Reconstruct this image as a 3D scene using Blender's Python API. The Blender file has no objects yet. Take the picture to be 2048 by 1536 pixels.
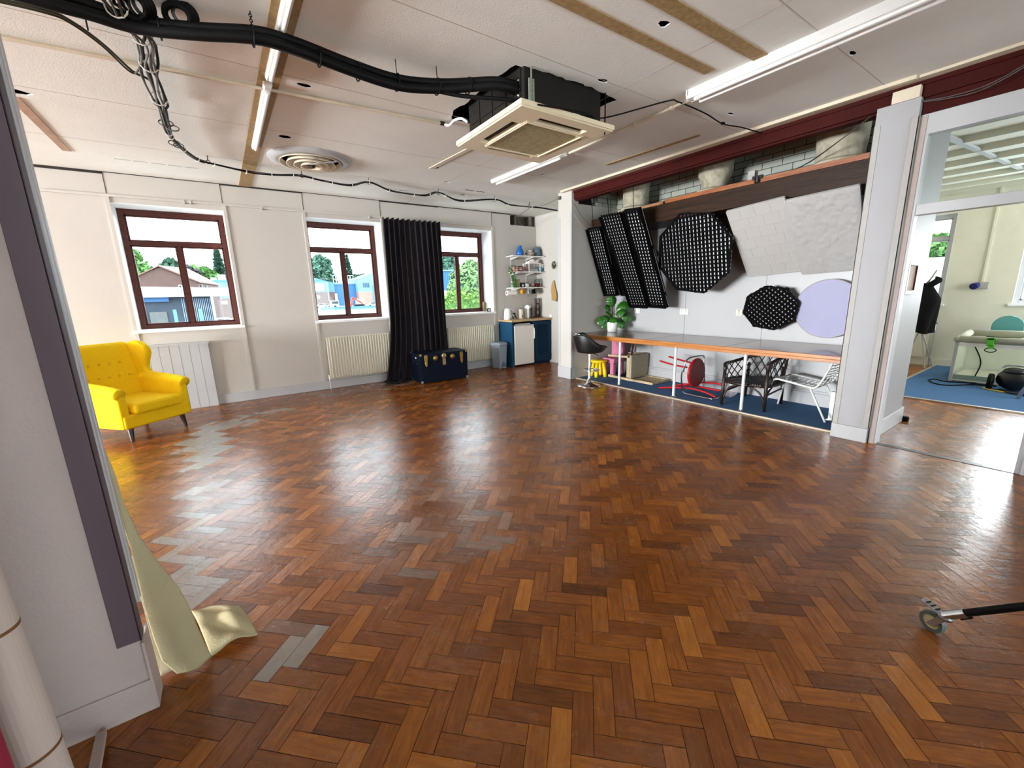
import bpy, bmesh, math, random
from mathutils import Vector, Matrix, Euler, noise
R = math.radians
S = bpy.context.scene
COL = S.collection
random.seed(7)

# ---------------------------------------------------------------- camera, world, light, exposure
cam_d = bpy.data.cameras.new('camera')
cam = bpy.data.objects.new('camera', cam_d)
COL.objects.link(cam)
cam.location = (0, 0, 1.5)
cam.matrix_world = Matrix.Translation((0, 0, 1.5)) @ (Matrix.Rotation(R(-34.602), 4, 'Z') @ Matrix.Rotation(R(77.758), 4, 'X') @ Matrix.Rotation(R(-1.580), 4, 'Z'))
cam_d.sensor_fit = 'HORIZONTAL'
cam_d.sensor_width = 36.0
cam_d.lens = 825.36 / 2048 * 36.0
cam_d.clip_start = 0.02
cam_d.clip_end = 600
S.camera = cam

SKY = 2.6
world = bpy.data.worlds.new('overcast_sky')
S.world = world
world.use_nodes = True
wn = world.node_tree.nodes
wl = world.node_tree.links
wn.clear()
w_out = wn.new('ShaderNodeOutputWorld')
w_bg = wn.new('ShaderNodeBackground')
w_tc = wn.new('ShaderNodeTexCoord')
w_sep = wn.new('ShaderNodeSeparateXYZ')
w_rmp = wn.new('ShaderNodeValToRGB')
w_rmp.color_ramp.elements[0].position = 0.0
w_rmp.color_ramp.elements[0].color = (0.90, 0.96, 1.0, 1)
w_rmp.color_ramp.elements[1].position = 0.6
w_rmp.color_ramp.elements[1].color = (0.86, 0.94, 1.0, 1)
wl.new(w_tc.outputs['Generated'], w_sep.inputs[0])
wl.new(w_sep.outputs['Z'], w_rmp.inputs[0])
wl.new(w_rmp.outputs[0], w_bg.inputs['Color'])
w_bg.inputs['Strength'].default_value = SKY
wl.new(w_bg.outputs[0], w_out.inputs[0])

S.view_settings.view_transform = 'Standard'
S.view_settings.look = 'None'
S.view_settings.exposure = 2.0
S.view_settings.gamma = 1.0
S.view_settings.use_curve_mapping = False
S.cycles.max_bounces = 10
S.cycles.diffuse_bounces = 7
S.cycles.glossy_bounces = 4
S.cycles.transmission_bounces = 6
S.cycles.transparent_max_bounces = 12
S.cycles.caustics_reflective = False
S.cycles.caustics_refractive = False
S.cycles.use_denoising = True
S.cycles.sample_clamp_indirect = 6.0


def area(name, loc, rot, sx, sy, power, color=(0.98, 0.985, 1.0), portal=False):
    d = bpy.data.lights.new(name, 'AREA')
    d.shape = 'RECTANGLE'
    d.size = sx
    d.size_y = sy
    d.energy = power
    d.color = color
    if portal:
        d.cycles.is_portal = True
    o = bpy.data.objects.new(name, d)
    o.location = loc
    o.rotation_euler = rot
    COL.objects.link(o)
    return o


# sky portals in the window openings (they only guide the sampling of the sky)
for px, wd in ((-0.35, 1.15), (1.91, 1.15), (4.17, 1.15)):
    area('window_portal', (px, 7.98, 1.98), (R(-90), 0, 0), wd, 1.6, 1, portal=True)
for py in (3.0, 4.75, 6.5):
    area('window_portal', (-12.08, py, 1.45), (0, R(-90), 0), 2.35, 1.5, 1, portal=True)
for py in (2.15, 0.45, -1.25):
    area('window_portal', (10.95, py, 1.9), (0, R(90), 0), 1.55, 1.0, 1, portal=True)
for px in (8.2, 9.8):
    area('window_portal', (px, -2.98, 1.9), (R(90), 0, 0), 1.3, 1.7, 1, portal=True)

# lamps added to boost daylight at unseen left and back-room windows; end-wall fill
for py, pw in ((3.0, 360), (4.75, 330), (6.5, 200)):
    area('daylight_left', (-11.92, py, 1.35), (0, R(-106), 0), 2.0, 1.45, pw * 1.08)
for px in (0.9, 3.4):
    area('end_fill', (px, -4.50, 1.4), (R(114), 0, 0), 1.8, 1.8, 15)  # added lamps brightening the room from behind the camera
area('far_window_boost', (11.0, .40, 1.9), (0, R(90), 0), 1.5, .9, 26)  # lamp added outside the window to strengthen the floor glare
for px in (8.2, 9.8):
    area('daylight_room', (px, -2.88, 1.9), (R(90), 0, 0), 1.3, 1.7, 12)

# ---------------------------------------------------------------- materials


DIM = 1.0


def lin(c):
    if isinstance(c, str):
        c = [int(c[i:i + 2], 16) / 255 for i in (0, 2, 4)]
        c = [x / 12.92 if x <= 0.04045 else ((x + 0.055) / 1.055) ** 2.4 for x in c]
    return (c[0] * DIM, c[1] * DIM, c[2] * DIM, 1.0)


def mat(name, col, rough=0.6, metal=0.0, var=0.0, vscale=6.0, bump=0.0, bscale=40.0, col2=None, spec=0.5, stretch=None, trans=0.0, coat=0.0, alpha=1.0):
    m = bpy.data.materials.new(name)
    m.use_nodes = True
    nt = m.node_tree
    b = nt.nodes['Principled BSDF']
    b.inputs['Base Color'].default_value = lin(col)
    b.inputs['Roughness'].default_value = rough
    b.inputs['Metallic'].default_value = metal
    b.inputs['Specular IOR Level'].default_value = spec
    b.inputs['Transmission Weight'].default_value = trans
    b.inputs['Coat Weight'].default_value = coat
    b.inputs['Alpha'].default_value = alpha
    tc = nt.nodes.new('ShaderNodeTexCoord')
    mp = nt.nodes.new('ShaderNodeMapping')
    nt.links.new(tc.outputs['Object'], mp.inputs[0])
    if stretch:
        mp.inputs['Scale'].default_value = stretch
    if var > 0 or col2:
        n = nt.nodes.new('ShaderNodeTexNoise')
        n.inputs['Scale'].default_value = vscale
        n.inputs['Detail'].default_value = 6
        n.inputs['Roughness'].default_value = 0.65
        nt.links.new(mp.outputs[0], n.inputs['Vector'])
        rp = nt.nodes.new('ShaderNodeValToRGB')
        rp.color_ramp.elements[0].position = 0.32
        rp.color_ramp.elements[1].position = 0.68
        c = lin(col)
        c2 = lin(col2) if col2 else tuple(x * (1 - var) for x in c[:3]) + (1,)
        rp.color_ramp.elements[0].color = c2
        rp.color_ramp.elements[1].color = c
        nt.links.new(n.outputs['Fac'], rp.inputs[0])
        nt.links.new(rp.outputs[0], b.inputs['Base Color'])
    if bump > 0:
        n2 = nt.nodes.new('ShaderNodeTexNoise')
        n2.inputs['Scale'].default_value = bscale
        n2.inputs['Detail'].default_value = 5
        nt.links.new(mp.outputs[0], n2.inputs['Vector'])
        bp = nt.nodes.new('ShaderNodeBump')
        bp.inputs['Strength'].default_value = bump
        bp.inputs['Distance'].default_value = 0.02
        nt.links.new(n2.outputs['Fac'], bp.inputs['Height'])
        nt.links.new(bp.outputs[0], b.inputs['Normal'])
    return m


def glass_mat(name, tint=(0.93, 0.97, 0.98), refl=0.5):
    m = bpy.data.materials.new(name)
    m.use_nodes = True
    nt = m.node_tree
    nt.nodes.clear()
    out = nt.nodes.new('ShaderNodeOutputMaterial')
    mx = nt.nodes.new('ShaderNodeMixShader')
    tr = nt.nodes.new('ShaderNodeBsdfTransparent')
    tr.inputs[0].default_value = (*tint, 1)
    gl = nt.nodes.new('ShaderNodeBsdfGlossy')
    gl.inputs['Roughness'].default_value = 0.02
    fr = nt.nodes.new('ShaderNodeFresnel')
    fr.inputs['IOR'].default_value = 1.45
    mu = nt.nodes.new('ShaderNodeMath')
    mu.operation = 'MULTIPLY'
    mu.inputs[1].default_value = refl
    nt.links.new(fr.outputs[0], mu.inputs[0])
    nt.links.new(mu.outputs[0], mx.inputs[0])
    nt.links.new(tr.outputs[0], mx.inputs[1])
    nt.links.new(gl.outputs[0], mx.inputs[2])
    nt.links.new(mx.outputs[0], out.inputs[0])
    return m


def sheer_mat(name, col, alpha):
    m = bpy.data.materials.new(name)
    m.use_nodes = True
    nt = m.node_tree
    nt.nodes.clear()
    out = nt.nodes.new('ShaderNodeOutputMaterial')
    mx = nt.nodes.new('ShaderNodeMixShader')
    mx.inputs[0].default_value = alpha
    tr = nt.nodes.new('ShaderNodeBsdfTransparent')
    df = nt.nodes.new('ShaderNodeBsdfDiffuse')
    df.inputs[0].default_value = lin(col)
    nt.links.new(tr.outputs[0], mx.inputs[1])
    nt.links.new(df.outputs[0], mx.inputs[2])
    nt.links.new(mx.outputs[0], out.inputs[0])
    return m


M = {}
M['wall'] = mat('wall_paint', 'C2BFB8', 0.62, var=0.05, vscale=1.5, bump=0.05, bscale=60)
M['wall2'] = mat('cream_wall_paint', 'DDDAC8', 0.7, var=0.08, vscale=3, bump=0.12, bscale=70)
M['white'] = mat('white_gloss_paint', 'B5B7B9', 0.4, var=0.04, vscale=3, bump=0.04, bscale=30)
M['reveal'] = mat('window_reveal_paint', 'F0F1F0', 0.5, var=0.03, vscale=4)
M['ceil'] = mat('ceiling_board', 'EBECE6', 0.9, var=0.08, vscale=1.6, bump=0.10, bscale=110, spec=0.2)
M['dark'] = mat('dark_void', '1A1412', 0.95, var=0.4, vscale=8, bump=0.3, bscale=12)
M['gap'] = mat('dark_shadow_gap', '2A211C', 0.9)
M['mauve'] = mat('mauve_grey_paint', 'B3A5A0', 0.8, var=0.06, vscale=5, bump=0.1, bscale=90)
M['pier'] = mat('column_paint', 'A2A2A5', 0.5, var=0.04, vscale=3, bump=0.06, bscale=50)
M['mauve_d'] = mat('dull_purple_paint', '594A52', 0.6, var=0.08, vscale=6)
M['greystrip'] = mat('grey_corner_strip', 'A9A6A2', 0.5, var=0.06, vscale=9)
M['timber'] = mat('red_brown_timber', '5E2F27', 0.5, var=0.45, vscale=5, stretch=(3, 3, 8), bump=0.15, bscale=30, spec=0.3)
M['beam'] = mat('red_oxide_steel', '400C07', 0.7, var=0.35, vscale=4, bump=0.15, bscale=20, spec=0.15)
M['fascia'] = mat('dark_stained_board', '3A2618', 0.45, col2='21150D', vscale=3.0, stretch=(4, 0.6, 10), bump=0.1, bscale=12, spec=0.15)
M['orange'] = mat('orange_wood_edge', 'A9622A', 0.45, col2='6B3514', vscale=5, stretch=(6, 0.8, 10))
M['plank'] = mat('bare_tan_plank', 'AE9468', 0.8, col2='8C7046', vscale=8, stretch=(4, 4, 4), bump=0.1)
M['plank_p'] = mat('pinkish_bare_plank', 'B89A84', 0.75, col2='9A7A62', vscale=6)
M['cream'] = mat('cream_enamel', 'DAD7C6', 0.4, var=0.03)
M['creamtrim'] = mat('cream_trim', 'D8CDB6', 0.6, var=0.12, vscale=4)
M['chrome'] = mat('chrome', 'D5D5D5', 0.12, 1.0)
M['steel'] = mat('brushed_steel', 'B4B6B8', 0.32, 1.0)
M['alu'] = mat('pale_metal', 'D9DAD8', 0.35, 0.3)
M['black'] = mat('black_rubber', '080808', 0.6, bump=0.05, bscale=80, spec=0.15)
M['blackmat'] = mat('black_fabric', '08080A', 0.8, bump=0.15, bscale=150, spec=0.1)
M['blackplast'] = mat('black_plastic', '0E0E0F', 0.3)
M['leather'] = mat('black_leatherette', '101011', 0.38, bump=0.12, bscale=120)
M['curtain'] = mat('charcoal_curtain', '2B272C', 0.9, var=0.2, vscale=10, bump=0.15, bscale=200, spec=0.1)
M['yellow'] = mat('mustard_upholstery', 'F5CF10', 0.85, var=0.08, vscale=40, bump=0.2, bscale=260, spec=0.25)
M['yellow_d'] = mat('mustard_button', 'E0AA0A', 0.85)
M['yplast'] = mat('bright_yellow_plastic', 'EBC70A', 0.35)
M['darkwood'] = mat('dark_brown_wood', '24140E', 0.4, var=0.3, vscale=10)
M['navy'] = mat('navy_vinyl', '0B1323', 0.55, var=0.15, vscale=12, bump=0.08, bscale=100, spec=0.1)
M['brass'] = mat('aged_brass', 'A98C4E', 0.35, 0.9, var=0.3, vscale=30)
M['blue'] = mat('blue_cupboard_paint', '1F4866', 0.55, var=0.06, vscale=6, spec=0.1)
M['blue_d'] = mat('dark_blue_louvre', '17324A', 0.55, var=0.08, vscale=6, spec=0.1)
M['worktop'] = mat('pale_wood_worktop', 'C9AE84', 0.45, col2='A98A5C', vscale=6, stretch=(1, 8, 8))
M['applwhite'] = mat('appliance_white', 'E3E0D9', 0.35)
M['plasticwhite'] = mat('white_plastic', 'EFEFEC', 0.3)
M['grey'] = mat('grey_bin_plastic', '8D9AA6', 0.4, var=0.04)
M['tabletop'] = mat('varnished_brown_tabletop', '7A4E33', 0.22, col2='5A3623', vscale=4, stretch=(9, 0.7, 5), coat=0.3, bump=0.03, bscale=20)
M['tableedge'] = mat('orange_varnished_edge', 'BE7D3E', 0.35, col2='97591F', vscale=4, stretch=(9, 0.6, 14))
M['carpet'] = mat('blue_carpet', '5579A3', 0.95, col2='426288', vscale=180, bump=0.5, bscale=300, spec=0.1)
M['metaledge'] = mat('pale_threshold_strip', 'B7AB96', 0.4, 0.3)
M['leaf'] = mat('glossy_leaf_green', '2F6B1C', 0.35, col2='1B4611', vscale=12)
M['leaf2'] = mat('mid_green_leaf', '3F7A28', 0.5, col2='245219', vscale=20)
M['stem'] = mat('brown_stem', '4A3A22', 0.7)
M['soil'] = mat('dark_soil', '20160F', 0.9, bump=0.5)
M['diff'] = mat('white_diffuser_cloth', 'F4F4F4', 0.7, bump=0.08, bscale=60)
M['fabric_w'] = mat('wrinkled_white_fabric', 'B9B8B6', 0.75, var=0.03, bump=0.55, bscale=9)
M['boardgrey'] = mat('pale_board', 'BDBBB7', 0.75, var=0.03, bump=0.08, bscale=30)
M['lilac'] = mat('pale_lilac_fabric', 'A9AAC9', 0.75, var=0.03, bump=0.3, bscale=12)
M['pink'] = mat('pink_fluffy_fabric', 'D98CA6', 0.95, col2='BE6C8C', vscale=30, bump=0.8, bscale=60, spec=0.1)
M['palewood'] = mat('pale_unfinished_wood', 'C8B696', 0.6, col2='A9956F', vscale=7, stretch=(2, 2, 6), bump=0.05)
M['red'] = mat('red_gloss_metal', 'B3141C', 0.3)
M['red_d'] = mat('dark_red_seat', '7A1214', 0.45)
M['rattan'] = mat('dark_brown_rattan', '2A1A13', 0.45, var=0.4, vscale=30)
M['wire'] = mat('white_coated_wire', 'E6E8E3', 0.35)
M['plaster'] = mat('grubby_plaster', 'C3BDAB', 0.85, col2='8C8770', vscale=7, bump=0.5, bscale=18)
M['cable_g'] = mat('grey_cable_sheath', '5E5D5A', 0.5, col2='3E3C3A', vscale=20)
M['cable_w'] = mat('pale_cable_tie', 'CFCBBF', 0.5)
M['acbeige'] = mat('aged_cream_plastic', 'E9DBBB', 0.45, var=0.10, vscale=3)
M['acgrille'] = mat('dusty_grille', 'C2B48C', 0.7, col2='9C8F68', vscale=6, stretch=(2, 12, 2))
M['acbody'] = mat('dark_metal_casing', '211E1B', 0.6, var=0.3, vscale=6, spec=0.15)
M['cane'] = mat('tan_towel', 'A98A55', 0.9, bump=0.3, bscale=60)
M['canvas'] = mat('beige_canvas_sheet', 'A89E7E', 0.9, var=0.08, vscale=6, bump=0.2, bscale=120, spec=0.1)
M['canvas_l'] = mat('cream_lining', 'E3DAB8', 0.9, spec=0.1)
M['paper'] = mat('off_white_paper_roll', 'B7AAA1', 0.85, var=0.04)  # base colour darkened to hold the shade of its corner
M['crimson'] = mat('crimson_fabric', '8E0F34', 0.85, bump=0.15, bscale=80)
M['fluff'] = mat('grey_brown_fleece', '8B7E76', 0.95, var=0.35, vscale=60, bump=0.7, bscale=120)
M['teal'] = mat('teal_plastic', '4F8A86', 0.4)
M['cotgrey'] = mat('grey_padded_cloth', 'A6A595', 0.9, var=0.08, vscale=20, bump=0.2, bscale=100)
M['cotmesh'] = sheer_mat('pale_mesh_netting', 'D7DCC8', 0.45)
M['clear'] = sheer_mat('clear_plastic_film', 'E4DCDD', 0.28)
M['green'] = mat('bright_green_plastic', '4DB321', 0.4)
M['coat'] = mat('black_cloth_coat', '0A0B0C', 0.9, bump=0.2, bscale=60, spec=0.2)
M['glass'] = glass_mat('window_glass')
M['jarglass'] = glass_mat('jar_glass', (0.8, 0.84, 0.84), 0.9)
M['vase'] = mat('cobalt_glaze', '1D5FA8', 0.2)
M['thermos'] = mat('slate_blue_plastic', '5D7285', 0.35)
M['bowlblue'] = mat('turquoise_glaze', '2E8FB3', 0.25)
M['pinkbox'] = mat('dusty_pink_card', 'C08C8C', 0.7)
M['maroon'] = mat('maroon_print', '5A2530', 0.6)
M['tan'] = mat('tan_ceramic', 'B58D74', 0.5)
M['teared'] = mat('red_liquid', 'A31226', 0.25)
M['mugyellow'] = mat('yellow_glaze', 'D9A02A', 0.3)
M['mugpale'] = mat('pale_blue_glaze', 'C4D0D6', 0.3)
M['basket'] = mat('woven_basket', '6E5647', 0.8, col2='CFC4B5', vscale=40)
M['purple'] = mat('pod_packs', '6B2A3C', 0.4, col2='C9B6BE', vscale=26)
M['cloth_w'] = mat('white_cloth', 'EDE9E2', 0.9, bump=0.3, bscale=30)
M['picture'] = mat('faded_print', 'A58A72', 0.6, col2='7A5C48', vscale=12)
M['framewood'] = mat('walnut_picture_frame', '6A3A20', 0.4, var=0.3, vscale=10)
M['tube'] = mat('white_tube', 'DDDDDB', 0.3)
M['hub'] = mat('dull_wheel_hub', 'BDB48A', 0.45)
M['tyre'] = mat('grey_green_tyre', '55605C', 0.55)
# outdoors (colours dimmed together to hold back the bright daylight outside)
DIM = 0.62
M['asphalt'] = mat('grey_asphalt', '8A8C8E', 0.9, var=0.1, vscale=0.3)
M['brickwall'] = mat('brown_brick_far', '6A5048', 0.9, var=0.25, vscale=1.2)
M['rooftile'] = mat('red_brown_roof', '8E6A5E', 0.9, var=0.12, vscale=0.8)
M['whiteroof'] = mat('pale_sheet_roof', 'C9D2D0', 0.6)
M['shed'] = mat('dark_blue_sheeting', '33465A', 0.7, col2='233340', vscale=0.6)
M['blueclad'] = mat('blue_cladding', '4C82AC', 0.6, var=0.08, vscale=0.3)
M['bluepale'] = mat('light_blue_cladding', '76AFCB', 0.6, var=0.06, vscale=0.3)
M['bluedeep'] = mat('deep_blue_cladding', '2E6EA6', 0.6, var=0.06, vscale=0.3)
M['winpale'] = mat('pale_window_frame', 'D8DDDD', 0.5)
M['tree_a'] = mat('bright_tree_leaves', '6F9E4B', 0.8, col2='3F6E2F', vscale=0.8)
M['tree_b'] = mat('dark_tree_leaves', '3F6B4C', 0.8, col2='2A5040', vscale=0.8)
M['tree_c'] = mat('bluish_tree_leaves', '5B8B72', 0.8, col2='37604F', vscale=0.8)
M['tree_d'] = mat('purple_tree_leaves', '5A4A55', 0.8, col2='3C3540', vscale=0.8)
M['bush'] = mat('pale_ivy_leaves', '8DB06A', 0.7, col2='547B45', vscale=2.5)
M['bush2'] = mat('yellow_green_hedge', '90B548', 0.7, col2='5C8B3B', vscale=2.5)
M['carwhite'] = mat('white_car_paint', 'D5DADC', 0.3)
M['cargrey'] = mat('grey_car_paint', '6C7780', 0.3)
M['carglass'] = mat('car_window', '28333B', 0.1)
M['digred'] = mat('orange_red_boom', 'C9432E', 0.5)
M['digwhite'] = mat('pale_machine_body', 'D9D6D0', 0.5)
M['fencegreen'] = mat('blue_green_fence', '5C93A5', 0.6)
DIM = 1.0


def brick_mat():
    m = bpy.data.materials.new('glazed_green_grey_brick')
    m.use_nodes = True
    nt = m.node_tree
    b = nt.nodes['Principled BSDF']
    tc = nt.nodes.new('ShaderNodeTexCoord')
    sp = nt.nodes.new('ShaderNodeSeparateXYZ')
    cb = nt.nodes.new('ShaderNodeCombineXYZ')
    ad = nt.nodes.new('ShaderNodeMath')
    ad.operation = 'ADD'
    br = nt.nodes.new('ShaderNodeTexBrick')
    br.inputs['Color1'].default_value = lin('A6AA9F')
    br.inputs['Color2'].default_value = lin('969C92')
    br.inputs['Mortar'].default_value = lin('23241F')
    br.inputs['Scale'].default_value = 1.0
    br.inputs['Brick Width'].default_value = 0.242
    br.inputs['Row Height'].default_value = 0.081
    br.inputs['Mortar Size'].default_value = 0.0045
    br.inputs['Mortar Smooth'].default_value = 0.0
    nt.links.new(tc.outputs['Object'], sp.inputs[0])
    nt.links.new(sp.outputs['Y'], ad.inputs[0])
    nt.links.new(sp.outputs['X'], ad.inputs[1])
    nt.links.new(ad.outputs[0], cb.inputs[0])
    nt.links.new(sp.outputs['Z'], cb.inputs[1])
    nt.links.new(cb.outputs[0], br.inputs['Vector'])
    nt.links.new(br.outputs['Color'], b.inputs['Base Color'])
    b.inputs['Roughness'].default_value = 0.4
    return m


M['brick'] = brick_mat()


def floor_mat():
    m = bpy.data.materials.new('worn_herringbone_parquet')
    m.use_nodes = True
    nt = m.node_tree
    N = nt.nodes.new
    L = nt.links.new
    b = nt.nodes['Principled BSDF']

    def math_(op, a, c, clamp=False):
        n = N('ShaderNodeMath')
        n.operation = op
        n.use_clamp = clamp
        for i, v in enumerate((a, c)):
            if hasattr(v, 'default_value') or hasattr(v, 'is_linked'):
                L(v, n.inputs[i])
            else:
                n.inputs[i].default_value = v
        return n.outputs[0]

    def noise_(vec, scale, detail=5, rough=0.6):
        n = N('ShaderNodeTexNoise')
        n.inputs['Scale'].default_value = scale
        n.inputs['Detail'].default_value = detail
        n.inputs['Roughness'].default_value = rough
        L(vec, n.inputs['Vector'])
        return n.outputs['Fac']
    at = N('ShaderNodeAttribute')
    at.attribute_name = 'tone'
    sep = N('ShaderNodeSeparateColor')
    L(at.outputs['Color'], sep.inputs[0])
    tone, grey, rnd = sep.outputs[0], sep.outputs[1], sep.outputs[2]
    uv = N('ShaderNodeUVMap')
    uv.uv_map = 'grain'
    tc = N('ShaderNodeTexCoord')
    pos = tc.outputs['Object']
    mp = N('ShaderNodeMapping')
    mp.inputs['Scale'].default_value = (7, 70, 1)
    L(uv.outputs[0], mp.inputs[0])
    grain = noise_(mp.outputs[0], 1.0, 6, 0.7)
    mp2 = N('ShaderNodeMapping')
    mp2.inputs['Scale'].default_value = (9, 22, 1)
    L(uv.outputs[0], mp2.inputs[0])
    fig = noise_(mp2.outputs[0], 1.0, 4, 0.6)
    f = math_('ADD', math_('MULTIPLY', tone, 0.78), math_('MULTIPLY', math_('SUBTRACT', grain, 0.5), 0.75))
    f = math_('ADD', f, math_('MULTIPLY', math_('SUBTRACT', fig, 0.5), 0.40))
    big = noise_(pos, 0.9, 3, 0.5)
    f = math_('ADD', f, math_('MULTIPLY', math_('SUBTRACT', big, 0.5), 0.30), True)
    rp = N('ShaderNodeValToRGB')
    e = rp.color_ramp.elements
    e[0].position = 0.0
    e[0].color = (0.085, 0.023, 0.004, 1)
    e[1].position = 1.0
    e[1].color = (0.49, 0.20, 0.030, 1)
    x = rp.color_ramp.elements.new(0.38)
    x.color = (0.205, 0.059, 0.008, 1)
    x = rp.color_ramp.elements.new(0.68)
    x.color = (0.34, 0.112, 0.014, 1)
    L(f, rp.inputs[0])
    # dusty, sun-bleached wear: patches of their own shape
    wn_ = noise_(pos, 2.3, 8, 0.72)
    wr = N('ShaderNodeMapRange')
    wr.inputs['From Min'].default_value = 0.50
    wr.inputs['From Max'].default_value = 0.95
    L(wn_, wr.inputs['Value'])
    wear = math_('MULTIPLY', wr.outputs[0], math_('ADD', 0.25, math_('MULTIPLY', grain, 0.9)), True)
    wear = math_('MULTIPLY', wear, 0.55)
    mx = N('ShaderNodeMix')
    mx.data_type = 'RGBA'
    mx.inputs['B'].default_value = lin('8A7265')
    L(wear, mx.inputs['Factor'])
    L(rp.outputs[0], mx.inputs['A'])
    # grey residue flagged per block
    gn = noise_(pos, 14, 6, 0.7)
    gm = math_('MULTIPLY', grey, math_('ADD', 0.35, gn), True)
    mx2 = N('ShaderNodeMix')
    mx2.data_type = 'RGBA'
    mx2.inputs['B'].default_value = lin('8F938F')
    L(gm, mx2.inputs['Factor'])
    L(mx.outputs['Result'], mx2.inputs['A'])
    L(mx2.outputs['Result'], b.inputs['Base Color'])
    rr = math_('ADD', 0.15, math_('MULTIPLY', noise_(pos, 5, 6, 0.7), 0.20))
    rr = math_('ADD', rr, math_('MULTIPLY', wear, 0.25))
    L(rr, b.inputs['Roughness'])
    b.inputs['Specular IOR Level'].default_value = 0.46
    bp = N('ShaderNodeBump')
    bp.inputs['Strength'].default_value = 0.35
    bp.inputs['Distance'].default_value = 0.004
    hh = math_('ADD', math_('MULTIPLY', grain, 0.5), noise_(pos, 26, 4, 0.6))
    L(hh, bp.inputs['Height'])
    L(bp.outputs[0], b.inputs['Normal'])
    return m


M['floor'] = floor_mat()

# ---------------------------------------------------------------- mesh building


class MB:
    def __init__(self):
        self.v = []
        self.f = []

    def add(self, vs, fs):
        o = len(self.v)
        self.v += [tuple(p) for p in vs]
        self.f += [tuple(i + o for i in q) for q in fs]
        return self

    def box(self, x0, y0, z0, x1, y1, z1):
        x0, x1 = min(x0, x1), max(x0, x1)
        y0, y1 = min(y0, y1), max(y0, y1)
        z0, z1 = min(z0, z1), max(z0, z1)
        return self.add([(x0, y0, z0), (x1, y0, z0), (x1, y1, z0), (x0, y1, z0), (x0, y0, z1), (x1, y0, z1), (x1, y1, z1), (x0, y1, z1)],
                        [(0, 3, 2, 1), (4, 5, 6, 7), (0, 1, 5, 4), (1, 2, 6, 5), (2, 3, 7, 6), (3, 0, 4, 7)])

    def hexa(self, a, b):
        """a, b: two quads (lists of four points) joined into a solid"""
        return self.add(list(a) + list(b), [(3, 2, 1, 0), (4, 5, 6, 7), (0, 1, 5, 4), (1, 2, 6, 5), (2, 3, 7, 6), (3, 0, 4, 7)])

    def bar(self, p, q, w, h, up=(0, 0, 1)):
        p, q, up = Vector(p), Vector(q), Vector(up)
        d = (q - p).normalized()
        s = d.cross(up)
        if s.length < 1e-4:
            s = d.cross(Vector((1, 0, 0)))
        s.normalize()
        u = s.cross(d)
        s *= w / 2
        u *= h / 2
        return self.hexa([p - s - u, p + s - u, p + s + u, p - s + u], [q - s - u, q + s - u, q + s + u, q - s + u])

    def tube(self, pts, r, n=8, closed=False):
        pts = [Vector(p) for p in pts]
        k = len(pts)
        rs = r if isinstance(r, (list, tuple)) else [r] * k
        prev = None
        vs = []
        for i, p in enumerate(pts):
            if closed:
                d = pts[(i + 1) % k] - pts[i - 1]
            else:
                d = pts[min(i + 1, k - 1)] - pts[max(i - 1, 0)]
            d.normalize()
            if prev is None:
                a = d.cross(Vector((0, 0, 1)))
                if a.length < 1e-3:
                    a = d.cross(Vector((1, 0, 0)))
            else:
                a = prev - d * prev.dot(d)
            a.normalize()
            prev = a
            b = d.cross(a)
            for j in range(n):
                t = 2 * math.pi * j / n
                vs.append(p + (a * math.cos(t) + b * math.sin(t)) * rs[i])
        fs = []
        for i in range(k if closed else k - 1):
            for j in range(n):
                i2 = (i + 1) % k
                fs.append((i * n + j, i * n + (j + 1) % n, i2 * n + (j + 1) % n, i2 * n + j))
        if not closed:
            fs.append(tuple(range(n - 1, -1, -1)))
            fs.append(tuple((k - 1) * n + j for j in range(n)))
        return self.add(vs, fs)

    def lathe(self, prof, c=(0, 0, 0), n=24, axis='Z'):
        """prof: (radius, height) pairs turned about an axis through c"""
        c = Vector(c)
        vs = []
        for r, h in prof:
            for j in range(n):
                t = 2 * math.pi * j / n
                x, y = r * math.cos(t), r * math.sin(t)
                if axis == 'Z':
                    p = Vector((x, y, h))
                elif axis == 'X':
                    p = Vector((h, x, y))
                else:
                    p = Vector((y, h, x))
                vs.append(c + p)
        fs = []
        for i in range(len(prof) - 1):
            for j in range(n):
                fs.append((i * n + j, i * n + (j + 1) % n, (i + 1) * n + (j + 1) % n, (i + 1) * n + j))
        fs.append(tuple(range(n - 1, -1, -1)))
        fs.append(tuple((len(prof) - 1) * n + j for j in range(n)))
        return self.add(vs, fs)

    def prism(self, pts, off):
        off = Vector(off)
        a = [Vector(p) for p in pts]
        n = len(a)
        return self.add(a + [p + off for p in a], [tuple(range(n - 1, -1, -1)), tuple(range(n, 2 * n))] + [(i, (i + 1) % n, n + (i + 1) % n, n + i) for i in range(n)])

    def grid(self, fn, nu, nv, cu=False):
        vs = [fn(i / nu, j / nv) for i in range(nu + 1) for j in range(nv + 1)]
        fs = [(i * (nv + 1) + j, (i + 1) * (nv + 1) + j, (i + 1) * (nv + 1) + j + 1, i * (nv + 1) + j + 1) for i in range(nu) for j in range(nv)]
        return self.add(vs, fs)

    def ball(self, c, r, n=12, m=8):
        c = Vector(c)
        rr = r if isinstance(r, (tuple, list)) else (r, r, r)

        def fn(u, v):
            a, b = 2 * math.pi * u, math.pi * (v * 0.998 + 0.001)
            return c + Vector((rr[0] * math.cos(a) * math.sin(b), rr[1] * math.sin(a) * math.sin(b), rr[2] * math.cos(b)))
        return self.grid(fn, n, m)

    def xf(self, mtx):
        self.v = [tuple(mtx @ Vector(p)) for p in self.v]
        return self


OFF = {}


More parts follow.
